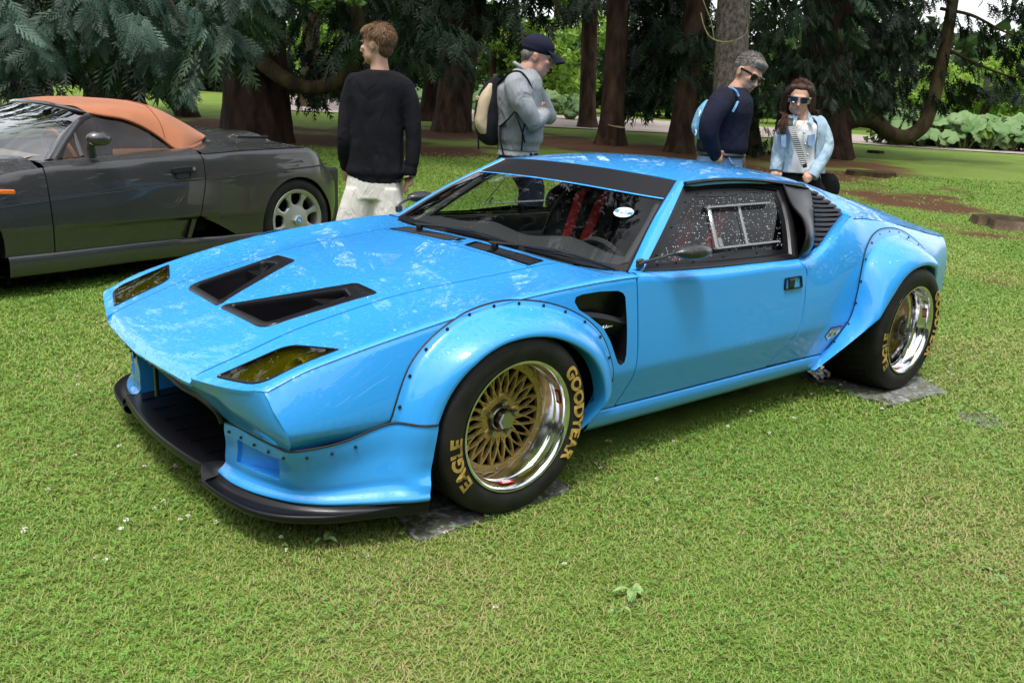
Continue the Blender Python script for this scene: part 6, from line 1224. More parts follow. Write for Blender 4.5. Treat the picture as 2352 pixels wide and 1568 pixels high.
# wheels
def gwheel(x,k):
    w_=empty('wheel',(x,0,.323),parent=gc); R,rr,yo=.333,.242,-.02
    def B(mb,nm,mt,sh=35):
        V=np.concatenate(mb.V); F=mb.F
        if k: V=mir(V); F=[f[::-1] for f in F]
        return obj(nm,V,F,mt,w_,True,fm=mb.M,sharp=sh)
    B(MB().lathe([tuple(q) for q in cr(np.array(tyre_profile(R,yo,yo-.28,rr)),30)],np.zeros(3),'y',72),'tyre','tyre_rubber',60)
    B(MB().lathe([(rr-.004,yo-.02),(rr+.003,yo-.006),(rr,yo-.002),(rr-.022,yo-.008),(rr-.028,yo-.016),(rr-.03,yo-.12)],np.zeros(3),'y',64),'rim','wheel_silver',40)
    mb=MB(); y0=yo-.030; mb.lathe([(0,y0+.012),(.055,y0+.012),(.115,y0+.004),(.122,y0-.006),(.118,y0-.03)],np.zeros(3),'y',48)
    for j in range(8):
        a=2*PI*(j+.5)/8; t=np.linspace(0,1,7); r=.112+.108*t; wv_=.034-.022*np.sin(PI*t**.8)*.9+.004*t; G=[]
        for sgn,dy in((-1,-.02),(-1,0),(-.5,.004),(.5,.004),(1,0),(1,-.02)): G.append(np.stack([r*np.cos(a)-sgn*wv_*np.sin(a),y0+dy+.012*t,r*np.sin(a)+sgn*wv_*np.cos(a)],1))
        mb.grid(np.array(G).transpose(1,0,2))
    B(mb,'spokes','wheel_silver',40); B(MB().lathe([(.042,y0+.01),(.042,y0+.036),(.036,y0+.042),(0,y0+.042)],np.zeros(3),'y',6),'hub_nut','wheel_silver',30); B(MB().lathe([(.026,y0+.0425),(.026,y0+.045),(0,y0+.0455)],np.zeros(3),'y',24),'hub_badge','badge_blue')
    B(MB().box((.003,y0+.0462,.003),(.020,.001,.008)).box((-.008,y0+.0462,-.004),(.007,.001,.022)),'badge_mark','white_decal',30); B(MB().lathe([(rr-.03,yo-.10),(0,yo-.10)],np.zeros(3),'y',32),'brake','cavity_black')
for x in(-2.19,.43):
    for k in(0,1): gwheel(x,k)
for k in(0,1):
    for cx_,rr_ in((-2.19,.35),(.43,.40)):
        a=np.linspace(-.15,PI+.15,24); G=np.array([[(cx_+rr_*math.cos(q),y,.315+rr_*math.sin(q)) for q in a] for y in(-.02,-.34)]); G=mir(G) if k else G; MB().grid(G).build('wheel_housing','cavity_black',gc)
# black box on the lawn past the tail of the grey car
bp_=at_depth(735,362,8.6); mb=MB().box((0,0,.0),(.55,.30,.62),bev=.02); mat('box_black',(.012,.012,.012),.5)
o=mb.build('black_box','box_black'); o.location=(bp_[0]+.1,bp_[1],.28); o.rotation_euler=(0,0,.5); tag(o,'plain black box standing on the litter behind the tail of the grey convertible','box')
# ================================================================ people
def skinmat(name,c,c2): mat(name,c,.55,spec=.35,col2=c2,vscale=14); MATS[name].node_tree.nodes['Principled BSDF'].inputs['Subsurface Weight'].default_value=.08
skinmat('skin_fair',(.50,.27,.18),(.56,.33,.24)); skinmat('skin_ruddy',(.47,.23,.165),(.54,.31,.235)); skinmat('skin_tan',(.43,.23,.15),(.50,.29,.20))
def cloth(name,c,c2,fold=.55,fs=9,weave=.15,st=(1,1,.45)):
    mat(name,c,.92,spec=.15,col2=c2,vscale=5); n=MATS[name].node_tree; L=n.links; b=n.nodes['Principled BSDF']; t=n.nodes.new('ShaderNodeTexCoord'); mp=n.nodes.new('ShaderNodeMapping'); mp.inputs['Scale'].default_value=st; mp.inputs['Rotation'].default_value=(.3,.5,0)
    q=n.nodes.new('ShaderNodeTexNoise'); q.inputs['Scale'].default_value=fs; q.inputs['Detail'].default_value=2.5; q.inputs['Distortion'].default_value=.8; r=n.nodes.new('ShaderNodeTexNoise'); r.inputs['Scale'].default_value=500
    L.new(t.outputs['Object'],mp.inputs[0]); L.new(mp.outputs[0],q.inputs['Vector']); L.new(t.outputs['Object'],r.inputs['Vector']); b1=n.nodes.new('ShaderNodeBump'); b1.inputs['Strength'].default_value=fold; b1.inputs['Distance'].default_value=.05; b2=n.nodes.new('ShaderNodeBump'); b2.inputs['Strength'].default_value=weave; b2.inputs['Distance'].default_value=.003
    L.new(q.outputs['Fac'],b1.inputs['Height']); L.new(r.outputs['Fac'],b2.inputs['Height']); L.new(b1.outputs[0],b2.inputs['Normal']); L.new(b2.outputs[0],b.inputs['Normal'])
cloth('sweat_black',(.008,.008,.011),(.012,.012,.016)); cloth('linen',(.72,.69,.65),(.64,.61,.57),.32,20); cloth('sweat_grey',(.27,.285,.30),(.22,.235,.25),.7,10); cloth('tee_grey',(.42,.43,.44),(.38,.39,.40)); cloth('navy',(.012,.013,.025),(.016,.018,.034),.6); cloth('denim',(.16,.25,.42),(.26,.37,.54),.5,12); cloth('denim_pale',(.29,.40,.49),(.41,.52,.60),.75,12); cloth('tee_white',(.74,.73,.72),(.66,.66,.66),.35,8); cloth('skirt_black',(.008,.008,.009),(.01,.01,.011),.5); cloth('pack_black',(.010,.010,.013),(.016,.016,.02),.4); cloth('pack_sand',(.50,.40,.27),(.44,.35,.23),.4); cloth('pack_blue',(.13,.32,.52),(.20,.42,.62),.6,14); cloth('cap_navy',(.010,.010,.022),(.014,.014,.03),.1)
def hairmat(name,c,c2): mat(name,c,.6,spec=.3,col2=c2,vscale=40,stretch=(1,1,.25),bump=.9,bscale=90,ramp=(.3,.7))
hairmat('hair_brown',(.16,.085,.040),(.075,.036,.016)); hairmat('hair_grey',(.20,.175,.15),(.085,.07,.06)); hairmat('hair_long',(.075,.032,.017),(.032,.013,.008))
mat('lip',(.33,.10,.085),.5); mat('eye_dark',(.03,.02,.015),.3); mat('brow',(.10,.06,.035),.8); mat('shades',(.006,.006,.007),.15,coat=1); mat('lens_dark',(.010,.008,.010),.12,spec=.3); mat('gold',(.75,.52,.16),.25,metal=1); mat('phone_black',(.01,.01,.012),.15)
def remesh(mb,name,m,parent,vox=.007,smooth=3):
    """closed shapes welded into one continuous skin"""
    me=bpy.data.meshes.new('tmp'); me.from_pydata(np.concatenate(mb.V).tolist(),[],mb.F); o=bpy.data.objects.new('tmp',me); COL.objects.link(o); r=o.modifiers.new('r','REMESH'); r.mode='VOXEL'; r.voxel_size=vox; r.use_smooth_shade=True
    s=o.modifiers.new('s','SMOOTH'); s.iterations=smooth; s.factor=.5; dc=o.modifiers.new('d','DECIMATE'); dc.ratio=.38
    dg=bpy.context.evaluated_depsgraph_get(); nm=bpy.data.meshes.new_from_object(o.evaluated_get(dg)); bpy.data.objects.remove(o); bpy.data.meshes.remove(me); nm.name=name; nm.materials.clear(); nm.materials.append(MATS[m]); nm.polygons.foreach_set('use_smooth',np.ones(len(nm.polygons),bool))
    k=bpy.data.objects.new(name,nm); COL.objects.link(k)
    if parent:
        k.parent=parent; nm.transform(Matrix.Translation(-parent.matrix_basis.translation))
    return k
def cap(mb,P,r):
    P=np.array(P,float); n=max(10,len(P)*4); C=cr(P,n); R=np.interp(np.linspace(0,1,n),np.linspace(0,1,len(r)),r); d0=C[0]-C[1]; d1=C[-1]-C[-2]; d0/=np.linalg.norm(d0); d1/=np.linalg.norm(d1)
    C=np.concatenate([[C[0]+d0*R[0]*.9,C[0]+d0*R[0]*.6],C,[C[-1]+d1*R[-1]*.6,C[-1]+d1*R[-1]*.9]]); R=np.concatenate([[R[0]*.35,R[0]*.8],R,[R[-1]*.8,R[-1]*.35]]); mb.tube(C,R,14); return mb
#
R3=np.array([Rn[0][0],Rn[0][1],0]); R3/=np.linalg.norm(R3); F3=np.array([FWD[0],FWD[1],0]); UP=np.array([0,0,1.])
def secs(mb,S,yaw=0,n=24,capit=True):
    """stack of ellipses: (centre, half width, half depth[, own yaw])"""
    G=[]; a=np.linspace(0,2*PI,n,endpoint=False)
    for q in S:
        c,w_,d_=q[:3]; y=q[3] if len(q)>3 else yaw; rx=R3*math.cos(y)+F3*math.sin(y); fy=-R3*math.sin(y)+F3*math.cos(y); e=.85
        G.append(np.array(c)+np.sign(np.cos(a))[:,None]*(np.abs(np.cos(a))**e)[:,None]*w_*rx+np.sign(np.sin(a))[:,None]*(np.abs(np.sin(a))**e)[:,None]*d_*fy)
    G=np.array(G); m_=len(G); G2=loft(list(np.concatenate([G,G[:,:1]],1)),n+1,max(14,m_*4))[:,:-1]; mb.grid(G2,True)
    if capit: k=mb.n-G2.shape[0]*n; mb.F+=[tuple(k+i for i in range(n))[::-1],tuple(mb.n-n+i for i in range(n))]; mb.M+=[0,0]
    return mb
def head(mb,c,s,fwd,up,jaw=1.0):
    """skull, jaw, nose, brow, ears; returns its frame (forward, left, up)"""
    fwd=np.array(fwd,float); fwd/=np.linalg.norm(fwd); up=np.array(up,float); up=up-fwd*(up@fwd); up/=np.linalg.norm(up); lf=np.cross(up,fwd); M=np.stack([fwd,lf,up],1); T=lambda x,y,z:np.array(c)+s*(M@np.array([x,y,z]))
    E=lambda p,r:mb.ell(T(*p),np.array(r)*s,18,14,R=M)
    E((-.012,0,.022),(.098,.077,.098)); E((.030,0,-.030),(.064,.062,.085)); E((.045,0,-.078*jaw),(.042,.043*jaw,.036)); E((.030,.035,-.055),(.040,.028,.045)); E((.030,-.035,-.055),(.040,.028,.045)); E((.078,0,.030),(.016,.050,.014))
    cap(mb,[T(.086,0,.018),T(.100,0,-.008),T(.109,0,-.026)],[.007*s,.009*s,.012*s]); cap(mb,[T(.094,.010,-.031),T(.094,-.010,-.031)],[.008*s,.008*s]); E((.081,.0,-.058),(.018,.026,.011)); E((.074,.036,-.012),(.022,.020,.018)); E((.074,-.036,-.012),(.022,.020,.018))
    for k in(1,-1): E((-.006,.078*k,-.004),(.018,.008,.030)); E((-.012,.082*k,.010),(.014,.007,.016))
    return T,M
def face_bits(T,M,s,par,shades=False):
    for k in(1,-1):
        if not shades: q=MB().ell(T(.083,.030*k,.006),np.array([.006,.011,.0055])*s,10,8,R=M); qq=q.build('eye','eye_dark',par); qq.data.transform(Matrix.Translation(-par.matrix_basis.translation)) 
        q=MB(); cap(q,[T(.090,.046*k,.026),T(.095,.030*k,.031),T(.094,.014*k,.027)],[.003*s,.004*s,.003*s]); qq=q.build('eyebrow','brow',par); qq.data.transform(Matrix.Translation(-par.matrix_basis.translation))
    q=MB(); cap(q,[T(.089,.021,-.058),T(.098,0,-.056),T(.089,-.021,-.058)],[.0025*s,.0055*s,.0025*s]); qq=q.build('lips','lip',par); qq.data.transform(Matrix.Translation(-par.matrix_basis.translation))
def at_h(u,v,dh):
    D=pix(u,v); return CAM+D*(dh/(D@F3))
def child(mb,name,m,par,**k):
    o=mb.build(name,m,par,**k); o.data.transform(Matrix.Translation(-par.matrix_basis.translation)); return o
def hand(mb,w_,k_,tip,r=1.0,spread=np.array([0,0,0.])):
    """palm from wrist w_ to knuckles k_, four curled fingers towards tip, thumb off the side"""
    w_,k_,tip=map(np.array,(w_,k_,tip)); d=(k_-w_); pal=np.linalg.norm(d); sd=spread/np.linalg.norm(spread); cap(mb,[w_,w_*.5+k_*.5,k_],[.026*r,.032*r,.030*r]); cap(mb,[w_*.4+k_*.6+sd*.018,k_+sd*.022],[.02*r,.018*r]); cap(mb,[w_*.4+k_*.6-sd*.018,k_-sd*.022],[.02*r,.018*r])
    for i,l in zip((-1.5,-.5,.5,1.5),(.82,.97,1.0,.92)):
        b=k_+sd*i*.019*r; e=tip+sd*i*.020*r; e=b+(e-b)*l; bend=np.cross(sd,e-b); bend/=np.linalg.norm(bend)+1e-9; cap(mb,[b,(b+e)/2+bend*.012,e],[.0105*r,.0095*r,.0075*r])
    tb=w_*.6+k_*.4+sd*.030*r; cap(mb,[tb,tb+sd*.022*r+d/pal*.02,k_+sd*.045*r+(tip-k_)*.25],[.015*r,.012*r,.009*r])
def strands(T,M,s,par,m,n,L,seed,zone,w=.0016,droop=.5,fwdc=.3):
    """fine hair lying on the skull shell"""
    rg=np.random.default_rng(seed); V=[];k=0
    while k<n:
        a=rg.random()*2*PI; e=math.asin(rg.random()*1.25-.25); x,y,z=math.cos(a)*math.cos(e),math.sin(a)*math.cos(e),math.sin(e); p=np.array([-.026+.104*x,.084*y,.046+.096*z])
        if not zone(p): k+=.02; continue
        nn=np.array([x/.104,y/.084,z/.096]); nn/=np.linalg.norm(nn); d=np.array([fwdc*(z>.35)-.4*(x<-.1),.45*y,-droop*(1.15-z)])+rg.normal(0,.22,3); d-=nn*(d@nn); d/=np.linalg.norm(d)+1e-9; sd=np.cross(d,nn); l=L*(.5+.8*rg.random()); lift=.006*rg.random()
        q=[p+sd*w,p-sd*w,p+d*l*.55+nn*(lift+.004)-sd*w,p+d*l*.55+nn*(lift+.004)+sd*w,p+d*l-nn*.002+nn*lift*1.6]; V.append([T(*t) for t in q]); k+=1
    V=np.array(V); c=len(V); i5=np.arange(c)[:,None]*5; o=fastmesh('hair_strands',V.reshape(-1,3)-np.array(par.matrix_basis.translation),np.concatenate([i5+[0,1,2],i5+[0,2,3],i5+[3,2,4]],1).reshape(-1,3),m,par); o['kind']='stuff'; attr(o.data,'hue',np.repeat(rg.random(c),5))
for nm_,cc in(('strand_brown',[(.07,.033,.014),(.15,.078,.036),(.27,.155,.075)]),('strand_grey',[(.06,.05,.045),(.16,.14,.125),(.32,.30,.28)]),('strand_long',[(.022,.009,.006),(.06,.025,.014),(.115,.05,.025)])): blade_mat(nm_,cc,.1)
# ---------------------------------------------------------------- young man in black, seen from behind
dp=5.8; CPm=lambda px,py,o=0.:at_h((1300+px/1.911)/1.7415,(80+py/1.911)/1.7415,dp*1.05+o); K=dp/FPX
ft=at_h(862,640,dp*1.05); pm=empty('person',(ft[0],ft[1],0)); tag(pm,'person in a black sweatshirt and cream linen shorts seen from behind, head turned left','person')
b=MB(); hc=CPm(395,200); fw=-R3*.93+F3*.30+UP*-.05; T,M=head(b,hc,1.06,fw,UP*1.0-R3*.04)
cap(b,[CPm(420,420,.0),CPm(415,340,.0),CPm(405,270,0.)],[.072,.060,.062])
secs(b,[(CPm(425,425),.10,.06),(CPm(420,540),.16,.09),(CPm(410,760),.15,.09),(CPm(395,1000),.150,.10),(CPm(385,1180),.170,.11),(CPm(380,1330),.165,.11)])
cap(b,[CPm(240,500),CPm(176,700,.01),CPm(154,900,-.02),CPm(157,1120,.05)],[.045,.040,.036,.028]); cap(b,[CPm(600,530),CPm(660,720,.01),CPm(672,900,-.02),CPm(652,1180,-.04)],[.045,.040,.036,.028])
hand(b,CPm(650,1185,-.04),CPm(640,1250,-.06),CPm(612,1325,-.05),.95,spread=-R3*.4+F3*.7); hand(b,CPm(160,1120,.06),CPm(170,1190,.1),CPm(190,1250,.12),.9,spread=R3*.5+F3*.7)
for sx_,u0 in((-1,290),(1,470)): cap(b,[CPm(u0,1300,.02),ft*[1,1,0]+R3*sx_*.11+F3*.02+UP*.50,ft*[1,1,0]+R3*sx_*.11+F3*-.03+UP*.28,ft*[1,1,0]+R3*sx_*.11+UP*.09],[.085,.055,.058,.04]); cap(b,[ft*[1,1,0]+R3*sx_*.11-F3*.05+UP*.04,ft*[1,1,0]+R3*sx_*.14+F3*.16+UP*.035],[.042,.04])
body=remesh(b,'body','skin_fair',pm,.0065); face_bits(T,M,1.06,pm)
h=MB(); Ek=lambda p,r:h.ell(T(*p),np.array(r)*1.06,18,14,R=M); Ek((-.030,0,.045),(.098,.082,.092)); Ek((.02,0,.085),(.085,.070,.052)); Ek((-.055,0,-.012),(.058,.066,.062)); strands(T,M,1.06,pm,'strand_brown',1500,.045,3,lambda p:p[2]>.05 or p[0]<-.035)
Ek((.055,0,.082),(.052,.066,.036))
remesh(h,'hair','hair_brown',pm,.006,1)
c=MB(); secs(c,[(CPm(430,385),.092,.075),(CPm(428,400),.135,.09),(CPm(422,430),.185,.100),(CPm(418,480),.206,.115),(CPm(412,600),.196,.125),(CPm(408,760),.180,.125),(CPm(400,950),.182,.128),(CPm(392,1100),.196,.135),(CPm(388,1170),.206,.14),(CPm(388,1195),.192,.132),(CPm(388,1240),.190,.130)],n=32)
cap(c,[CPm(232,478),CPm(186,620),CPm(160,800,-.02),CPm(150,950,-.02),CPm(152,1060,.03)],[.070,.066,.058,.054,.048]); cap(c,[CPm(160,1075,.03),CPm(162,1115,.05)],[.045,.044]); cap(c,[CPm(606,515),CPm(652,640),CPm(672,800,-.02),CPm(676,950,-.02),CPm(664,1100,-.03)],[.070,.066,.058,.054,.048]); cap(c,[CPm(658,1130,-.03),CPm(655,1170,-.035)],[.045,.043])
remesh(c,'sweatshirt','sweat_black',pm,.008,3)
c=MB(); a=np.linspace(0,2*PI,40); ring=np.stack([CPm(430,388)+R3*.088*math.cos(q)+F3*.072*math.sin(q)+UP*(-.012*abs(math.sin(q))) for q in a]); c.tube(ring,.012,8,caps=False); child(c,'collar','sweat_black',pm)
c=MB()
secs(c,[(CPm(385,1150),.185,.125),(CPm(380,1260),.20,.13),(CPm(372,1360),.205,.135)],n=28); 
for u0,u1,sx_ in((275,225,-1),(480,490,1)): secs(c,[(CPm(u0,1280),.105,.125),(CPm((u0+u1)/2,1400),.118,.13),(CPm(u1,1530),.128,.135),(CPm(u1-4,1610),.132,.138)],n=24)
remesh(c,'shorts','linen',pm,.008,2)
c=MB().box(CPm(612,1215,-.075),(.075,.010,.15),R=frame(0,R3*.35+F3*.94,UP*.93-R3*.35).dot(np.eye(3)),bev=.004); ph=c.build('phone','phone_black'); tag(ph,'black smartphone held in the right hand of the person in black','phone')
# ---------------------------------------------------------------- man with cap and rucksack, in profile
dp=6.2; CPm=lambda px,py,o=0.:at_h((1850+px/3.0756)/1.7415,(130+py/3.0756)/1.7415,dp*1.05+o)
ft=at_h(1208,640,dp*1.05); pm=empty('person',(ft[0],ft[1],0)); tag(pm,'person in a grey sweatshirt and navy cap with folded arms looking down','person')
b=MB(); hc=CPm(925,315); fw=R3*.96-F3*.12-UP*.26; T,M=head(b,hc,1.10,fw,UP+R3*.25,1.05)
cap(b,[CPm(770,560),CPm(800,480),CPm(860,400)],[.085,.075,.068]); secs(b,[(CPm(700,560),.10,.16),(CPm(690,700),.145,.18),(CPm(690,950),.150,.17),(CPm(690,1250),.150,.17),(CPm(690,1480),.14,.16)])
cap(b,[CPm(680,680,-.19),CPm(760,900,-.24),CPm(860,1110,-.22),CPm(960,1050,-.12),CPm(1010,980,-.02)],[.065,.055,.045,.04,.03]); cap(b,[CPm(830,700,.19),CPm(960,880,.20),CPm(1050,1030,.14),CPm(960,960,.0)],[.06,.05,.042,.032]); hand(b,CPm(965,965,.0),CPm(945,925,-.06),CPm(900,900,-.10),.9,spread=UP*.6+R3*.5)
for k_ in(-1,1): cap(b,[CPm(700,1560,.10*k_),ft*[1,1,0]+F3*.10*k_+UP*.50,ft*[1,1,0]+F3*.10*k_-R3*.03+UP*.28,ft*[1,1,0]+F3*.10*k_+UP*.09],[.09,.056,.06,.04]); cap(b,[ft*[1,1,0]+F3*.1*k_-R3*.05+UP*.04,ft*[1,1,0]+F3*.1*k_+R3*.16+UP*.035],[.042,.04])
remesh(b,'body','skin_ruddy',pm,.0065); face_bits(T,M,1.10,pm)
h=MB(); Ek=lambda p,r:h.ell(T(*p),np.array(r)*1.10,18,14,R=M); Ek((-.060,0,.0),(.056,.074,.052)); Ek((-.022,0,.018),(.060,.0815,.050)); remesh(h,'hair','hair_grey',pm,.006,1)
h=MB(); Ek((-.016,0,.070),(.110,.092,.078)); Ek((-.02,0,.045),(.108,.090,.040)); 
G=[]; 
for q in np.linspace(-1,1,13): G.append([T(.082-.030*q*q,.078*q,.062),T(.135-.045*q*q,.076*q,.055-.012*q*q),T(.185-.065*q*q,.072*q,.030-.030*q*q)])
G=np.array(G); cp_=remesh(h,'cap','cap_navy',pm,.006,2); q=MB().grid(G).grid(G-UP*.006,flip=True); child(q,'cap_brim','cap_navy',pm); q=MB().ell(T(-.016,0,.149),(.008,.008,.005)); child(q,'cap_button','cap_navy',pm)
c=MB(); secs(c,[(CPm(780,450),.085,.085),(CPm(770,500),.105,.12),(CPm(735,570),.145,.19),(CPm(700,680),.172,.225),(CPm(690,850),.178,.225),(CPm(695,1050),.172,.21),(CPm(700,1220),.178,.21),(CPm(700,1330),.172,.205),(CPm(690,1370),.160,.19),(CPm(685,1450),.155,.19)],n=32)
cap(c,[CPm(655,650,-.20),CPm(700,780,-.24),CPm(790,960,-.26),CPm(870,1110,-.24)],[.088,.086,.075,.066]); cap(c,[CPm(870,1110,-.24),CPm(950,1060,-.16),CPm(1000,1010,-.06)],[.066,.058,.05]); cap(c,[CPm(850,700,.18),CPm(960,850,.21),CPm(1060,1030,.16)],[.08,.072,.062]); cap(c,[CPm(1065,1035,.16),CPm(1010,1010,.05),CPm(980,975,.01)],[.062,.052,.042])
remesh(c,'sweatshirt','sweat_grey',pm,.008,2); c=MB(); a=np.linspace(0,2*PI,36); c.tube(np.stack([CPm(785,480)+R3*(.090*math.cos(q))+F3*.085*math.sin(q)-UP*.055*math.cos(q) for q in a]),.013,8,caps=False); child(c,'collar','sweat_grey',pm)
c=MB(); secs(c,[(CPm(675,1440),.150,.18),(CPm(672,1505),.158,.19)],n=24); remesh(c,'shirt_hem','tee_grey',pm,.009,1)
c=MB(); secs(c,[(CPm(690,1460),.145,.18),(CPm(690,1560),.15,.185),(CPm(690,1650),.15,.185)],n=24)
for k_ in(-1,1): cap(c,[CPm(700,1600,.10*k_),ft*[1,1,0]+F3*.10*k_+UP*.72,ft*[1,1,0]+F3*.10*k_+UP*.56],[.105,.10,.098])
remesh(c,'shorts','navy',pm,.009,2)
# his rucksack
pk=empty('rucksack',tuple(CPm(330,1100))); tag(pk,'black and sand rucksack on the back of the person in grey','rucksack')
c=MB(); secs(c,[(CPm(410,560,-.02),.03,.09),(CPm(390,640),.07,.13),(CPm(350,800),.098,.15),(CPm(325,1000),.108,.16),(CPm(325,1200),.100,.16),(CPm(345,1340),.075,.14),(CPm(355,1385),.04,.11)],n=24); remesh(c,'bag_body','pack_black',pk,.009,2)
c=MB(); secs(c,[(CPm(365,625,-.03),.030,.10),(CPm(310,780,-.03),.058,.135),(CPm(268,980,-.03),.060,.145),(CPm(258,1150,-.03),.062,.145),(CPm(280,1245,-.03),.045,.13)],n=24); remesh(c,'front_pocket','pack_sand',pk,.008,2)
def strap(P,w_,name,par,m='pack_black',th=.006,side=F3): 
    P=np.array(P); C=cr(P,30); T_=np.gradient(C,axis=0); s_=side-T_*(T_@side)[:,None]/np.sum(T_*T_,1)[:,None]; s_/=np.linalg.norm(s_,axis=1)[:,None]; n_=np.cross(T_,s_); n_/=np.linalg.norm(n_,axis=1)[:,None]; q=MB().grid(np.array([C-s_*w_+n_*th,C+s_*w_+n_*th,C+s_*w_-n_*th,C-s_*w_-n_*th,C-s_*w_+n_*th]).transpose(1,0,2)); return child(q,name,m,par,sharp=30)
strap([CPm(450,620,-.10),CPm(520,545,-.15),CPm(640,478,-.17),CPm(710,485,-.175),CPm(790,560,-.18),CPm(850,680,-.17),CPm(885,820,-.12)],.030,'shoulder_strap',pk); strap([CPm(470,1150,-.16),CPm(560,1070,-.235),CPm(650,970,-.25),CPm(700,930,-.24)],.016,'lower_strap',pk); strap([CPm(655,985,-.28),CPm(690,1100,-.29),CPm(740,1240,-.26),CPm(765,1350,-.235)],.014,'strap_tail',pk); strap([CPm(765,1130,-.30),CPm(740,1230,-.27),CPm(735,1350,-.235),CPm(725,1450,-.22)],.014,'strap_tail',pk); strap([CPm(455,1150,-.16),CPm(460,1280,-.19),CPm(485,1420,-.19),CPm(510,1530,-.19)],.013,'strap_tail',pk); strap([CPm(200,1240,-.08),CPm(195,1340,-.08),CPm(200,1440,-.08)],.012,'strap_tail',pk)
q=MB(); q.tube(cr([CPm(425,600,-.05),CPm(420,545,-.04),CPm(450,560,.0),CPm(470,600,.03)],12),.008,6); child(q,'grab_loop','pack_black',pk); q=MB().box(CPm(210,810,-.07),(.04,.05,.03),bev=.004); child(q,'side_tab','pack_sand',pk)
# ---------------------------------------------------------------- leaning man with sunglasses
dp=6.2; CPm=lambda px,py,o=0.:at_h((2750+px/2.8508)/1.7415,(200+py/2.8508)/1.7415,dp*1.05+o)
ft=at_h(1650,640,dp*1.05); pm=empty('person',(ft[0],ft[1],0)); tag(pm,'person in a navy printed sweatshirt and sunglasses leaning over towards the blue car','person')
b=MB(); hc=CPm(690,285); fw=R3*.44-F3*.80-UP*.42; T,M=head(b,hc,1.10,fw,UP*.95+R3*.30,1.05)
cap(b,[CPm(540,520,.02),CPm(580,450,.0),CPm(640,370,.02)],[.085,.068,.064]); secs(b,[(CPm(490,500),.12,.15),(CPm(460,620),.15,.18),(CPm(420,850),.15,.16),(CPm(380,1080),.15,.15),(CPm(365,1250),.16,.15)])
cap(b,[CPm(400,560,-.17),CPm(270,760,-.26),CPm(235,930,-.26),CPm(310,1180,-.22)],[.062,.052,.044,.032]); cap(b,[CPm(560,620,.17),CPm(600,850,.22),CPm(560,1100,.2)],[.06,.05,.035]); hand(b,CPm(315,1190,-.22),CPm(350,1245,-.22),CPm(420,1300,-.16),1.05,spread=UP*.75+R3*.4)
for k_ in(-1,1): cap(b,[CPm(350,1330,.09*k_),ft*[1,1,0]+F3*.10*k_+UP*.50,ft*[1,1,0]+F3*.10*k_+UP*.09],[.09,.06,.04]); cap(b,[ft*[1,1,0]+F3*.1*k_-R3*.05+UP*.04,ft*[1,1,0]+F3*.1*k_+R3*.16+UP*.035],[.042,.04])
remesh(b,'body','skin_tan',pm,.0065); face_bits(T,M,1.10,pm,True)
h=MB(); Ek=lambda p,r:h.ell(T(*p),np.array(r)*1.10,18,14,R=M); Ek((-.030,0,.048),(.096,.081,.082)); Ek((.018,0,.088),(.074,.064,.040)); Ek((-.055,0,-.005),(.056,.070,.055)); strands(T,M,1.1,pm,'strand_grey',1300,.028,6,lambda p:p[2]>.075 or p[0]<-.04)
Ek((.050,0,.100),(.042,.056,.024))
remesh(h,'hair','hair_grey',pm,.006,1)
def shades(T,M,s,par,pm_):
    G=empty('sunglasses',tuple(T(.1,0,.01))); tag(G,'dark sunglasses worn by the '+pm_,'sunglasses')
    for k_ in(1,-1):
        P=rounded([(.010,.022),(.062,.024),(.058,-.016),(.020,-.018)],.012); L_=np.array([T(.099-.22*(y/1.0)**2*6*.16-(abs(y)*.12),y*k_,.008+z) for y,z in P]); c0=L_.mean(0); q=MB(); k=len(P); q.add(np.concatenate([L_,[c0+M[:,0]*.003]]),[(i,(i+1)%k,k) for i in range(k)]); child(q,'lens','lens_dark',G); q=MB().tube(np.concatenate([L_,L_[:1]]),.0042*s,6); child(q,'rim','shades',G)
        q=MB().tube([T(.086,.066*k_,.024),T(.05,.083*k_,.022),T(0,.090*k_,.016)],.0042*s,6,sq=2.2); child(q,'temple','shades',G)
    q=MB().tube([T(.104,.012,.018),T(.107,0,.020),T(.104,-.012,.018)],.004*s,6); child(q,'bridge','shades',G)
shades(T,M,1.1,pm,'person in the navy sweatshirt')
c=MB(); secs(c,[(CPm(548,430),.080,.085),(CPm(530,480),.105,.125),(CPm(495,560),.150,.19),(CPm(460,680),.175,.215),(CPm(425,850),.180,.20),(CPm(400,1020),.180,.195),(CPm(390,1130),.182,.195),(CPm(385,1180),.165,.18),(CPm(385,1210),.163,.178)],n=32)
cap(c,[CPm(410,555,-.18),CPm(320,690,-.25),CPm(258,830,-.28),CPm(240,960,-.28)],[.088,.086,.078,.072]); cap(c,[CPm(240,960,-.28),CPm(275,1080,-.25),CPm(305,1150,-.23)],[.070,.062,.052]); cap(c,[CPm(308,1165,-.225),CPm(318,1205,-.22)],[.046,.045]); cap(c,[CPm(560,620,.17),CPm(590,850,.22),CPm(560,1080,.2)],[.08,.07,.055])
remesh(c,'sweatshirt','navy',pm,.008,2)
V,F=text_mesh('STU',.085,0,.004,.25); Rq=frame(0,R3*.50+F3*.86,UP*.97+R3*.15); Vt=V@Rq.T+CPm(596,940,-.06); q=MB().add(Vt,F); child(q,'print','white_decal',pm,smooth=False)
V,F=text_mesh('N',.16,0,.008,.3); Vt=V@Rq.T+CPm(616,730,-.07); q=MB().add(Vt,F); child(q,'print','white_decal',pm,smooth=False)
c=MB(); secs(c,[(CPm(372,1170),.155,.17),(CPm(362,1260),.165,.175),(CPm(360,1360),.165,.175)],n=26)
for k_ in(-1,1): cap(c,[CPm(355,1350,.09*k_),ft*[1,1,0]+F3*.10*k_+UP*.5,ft*[1,1,0]+F3*.10*k_+UP*.10],[.10,.075,.065])
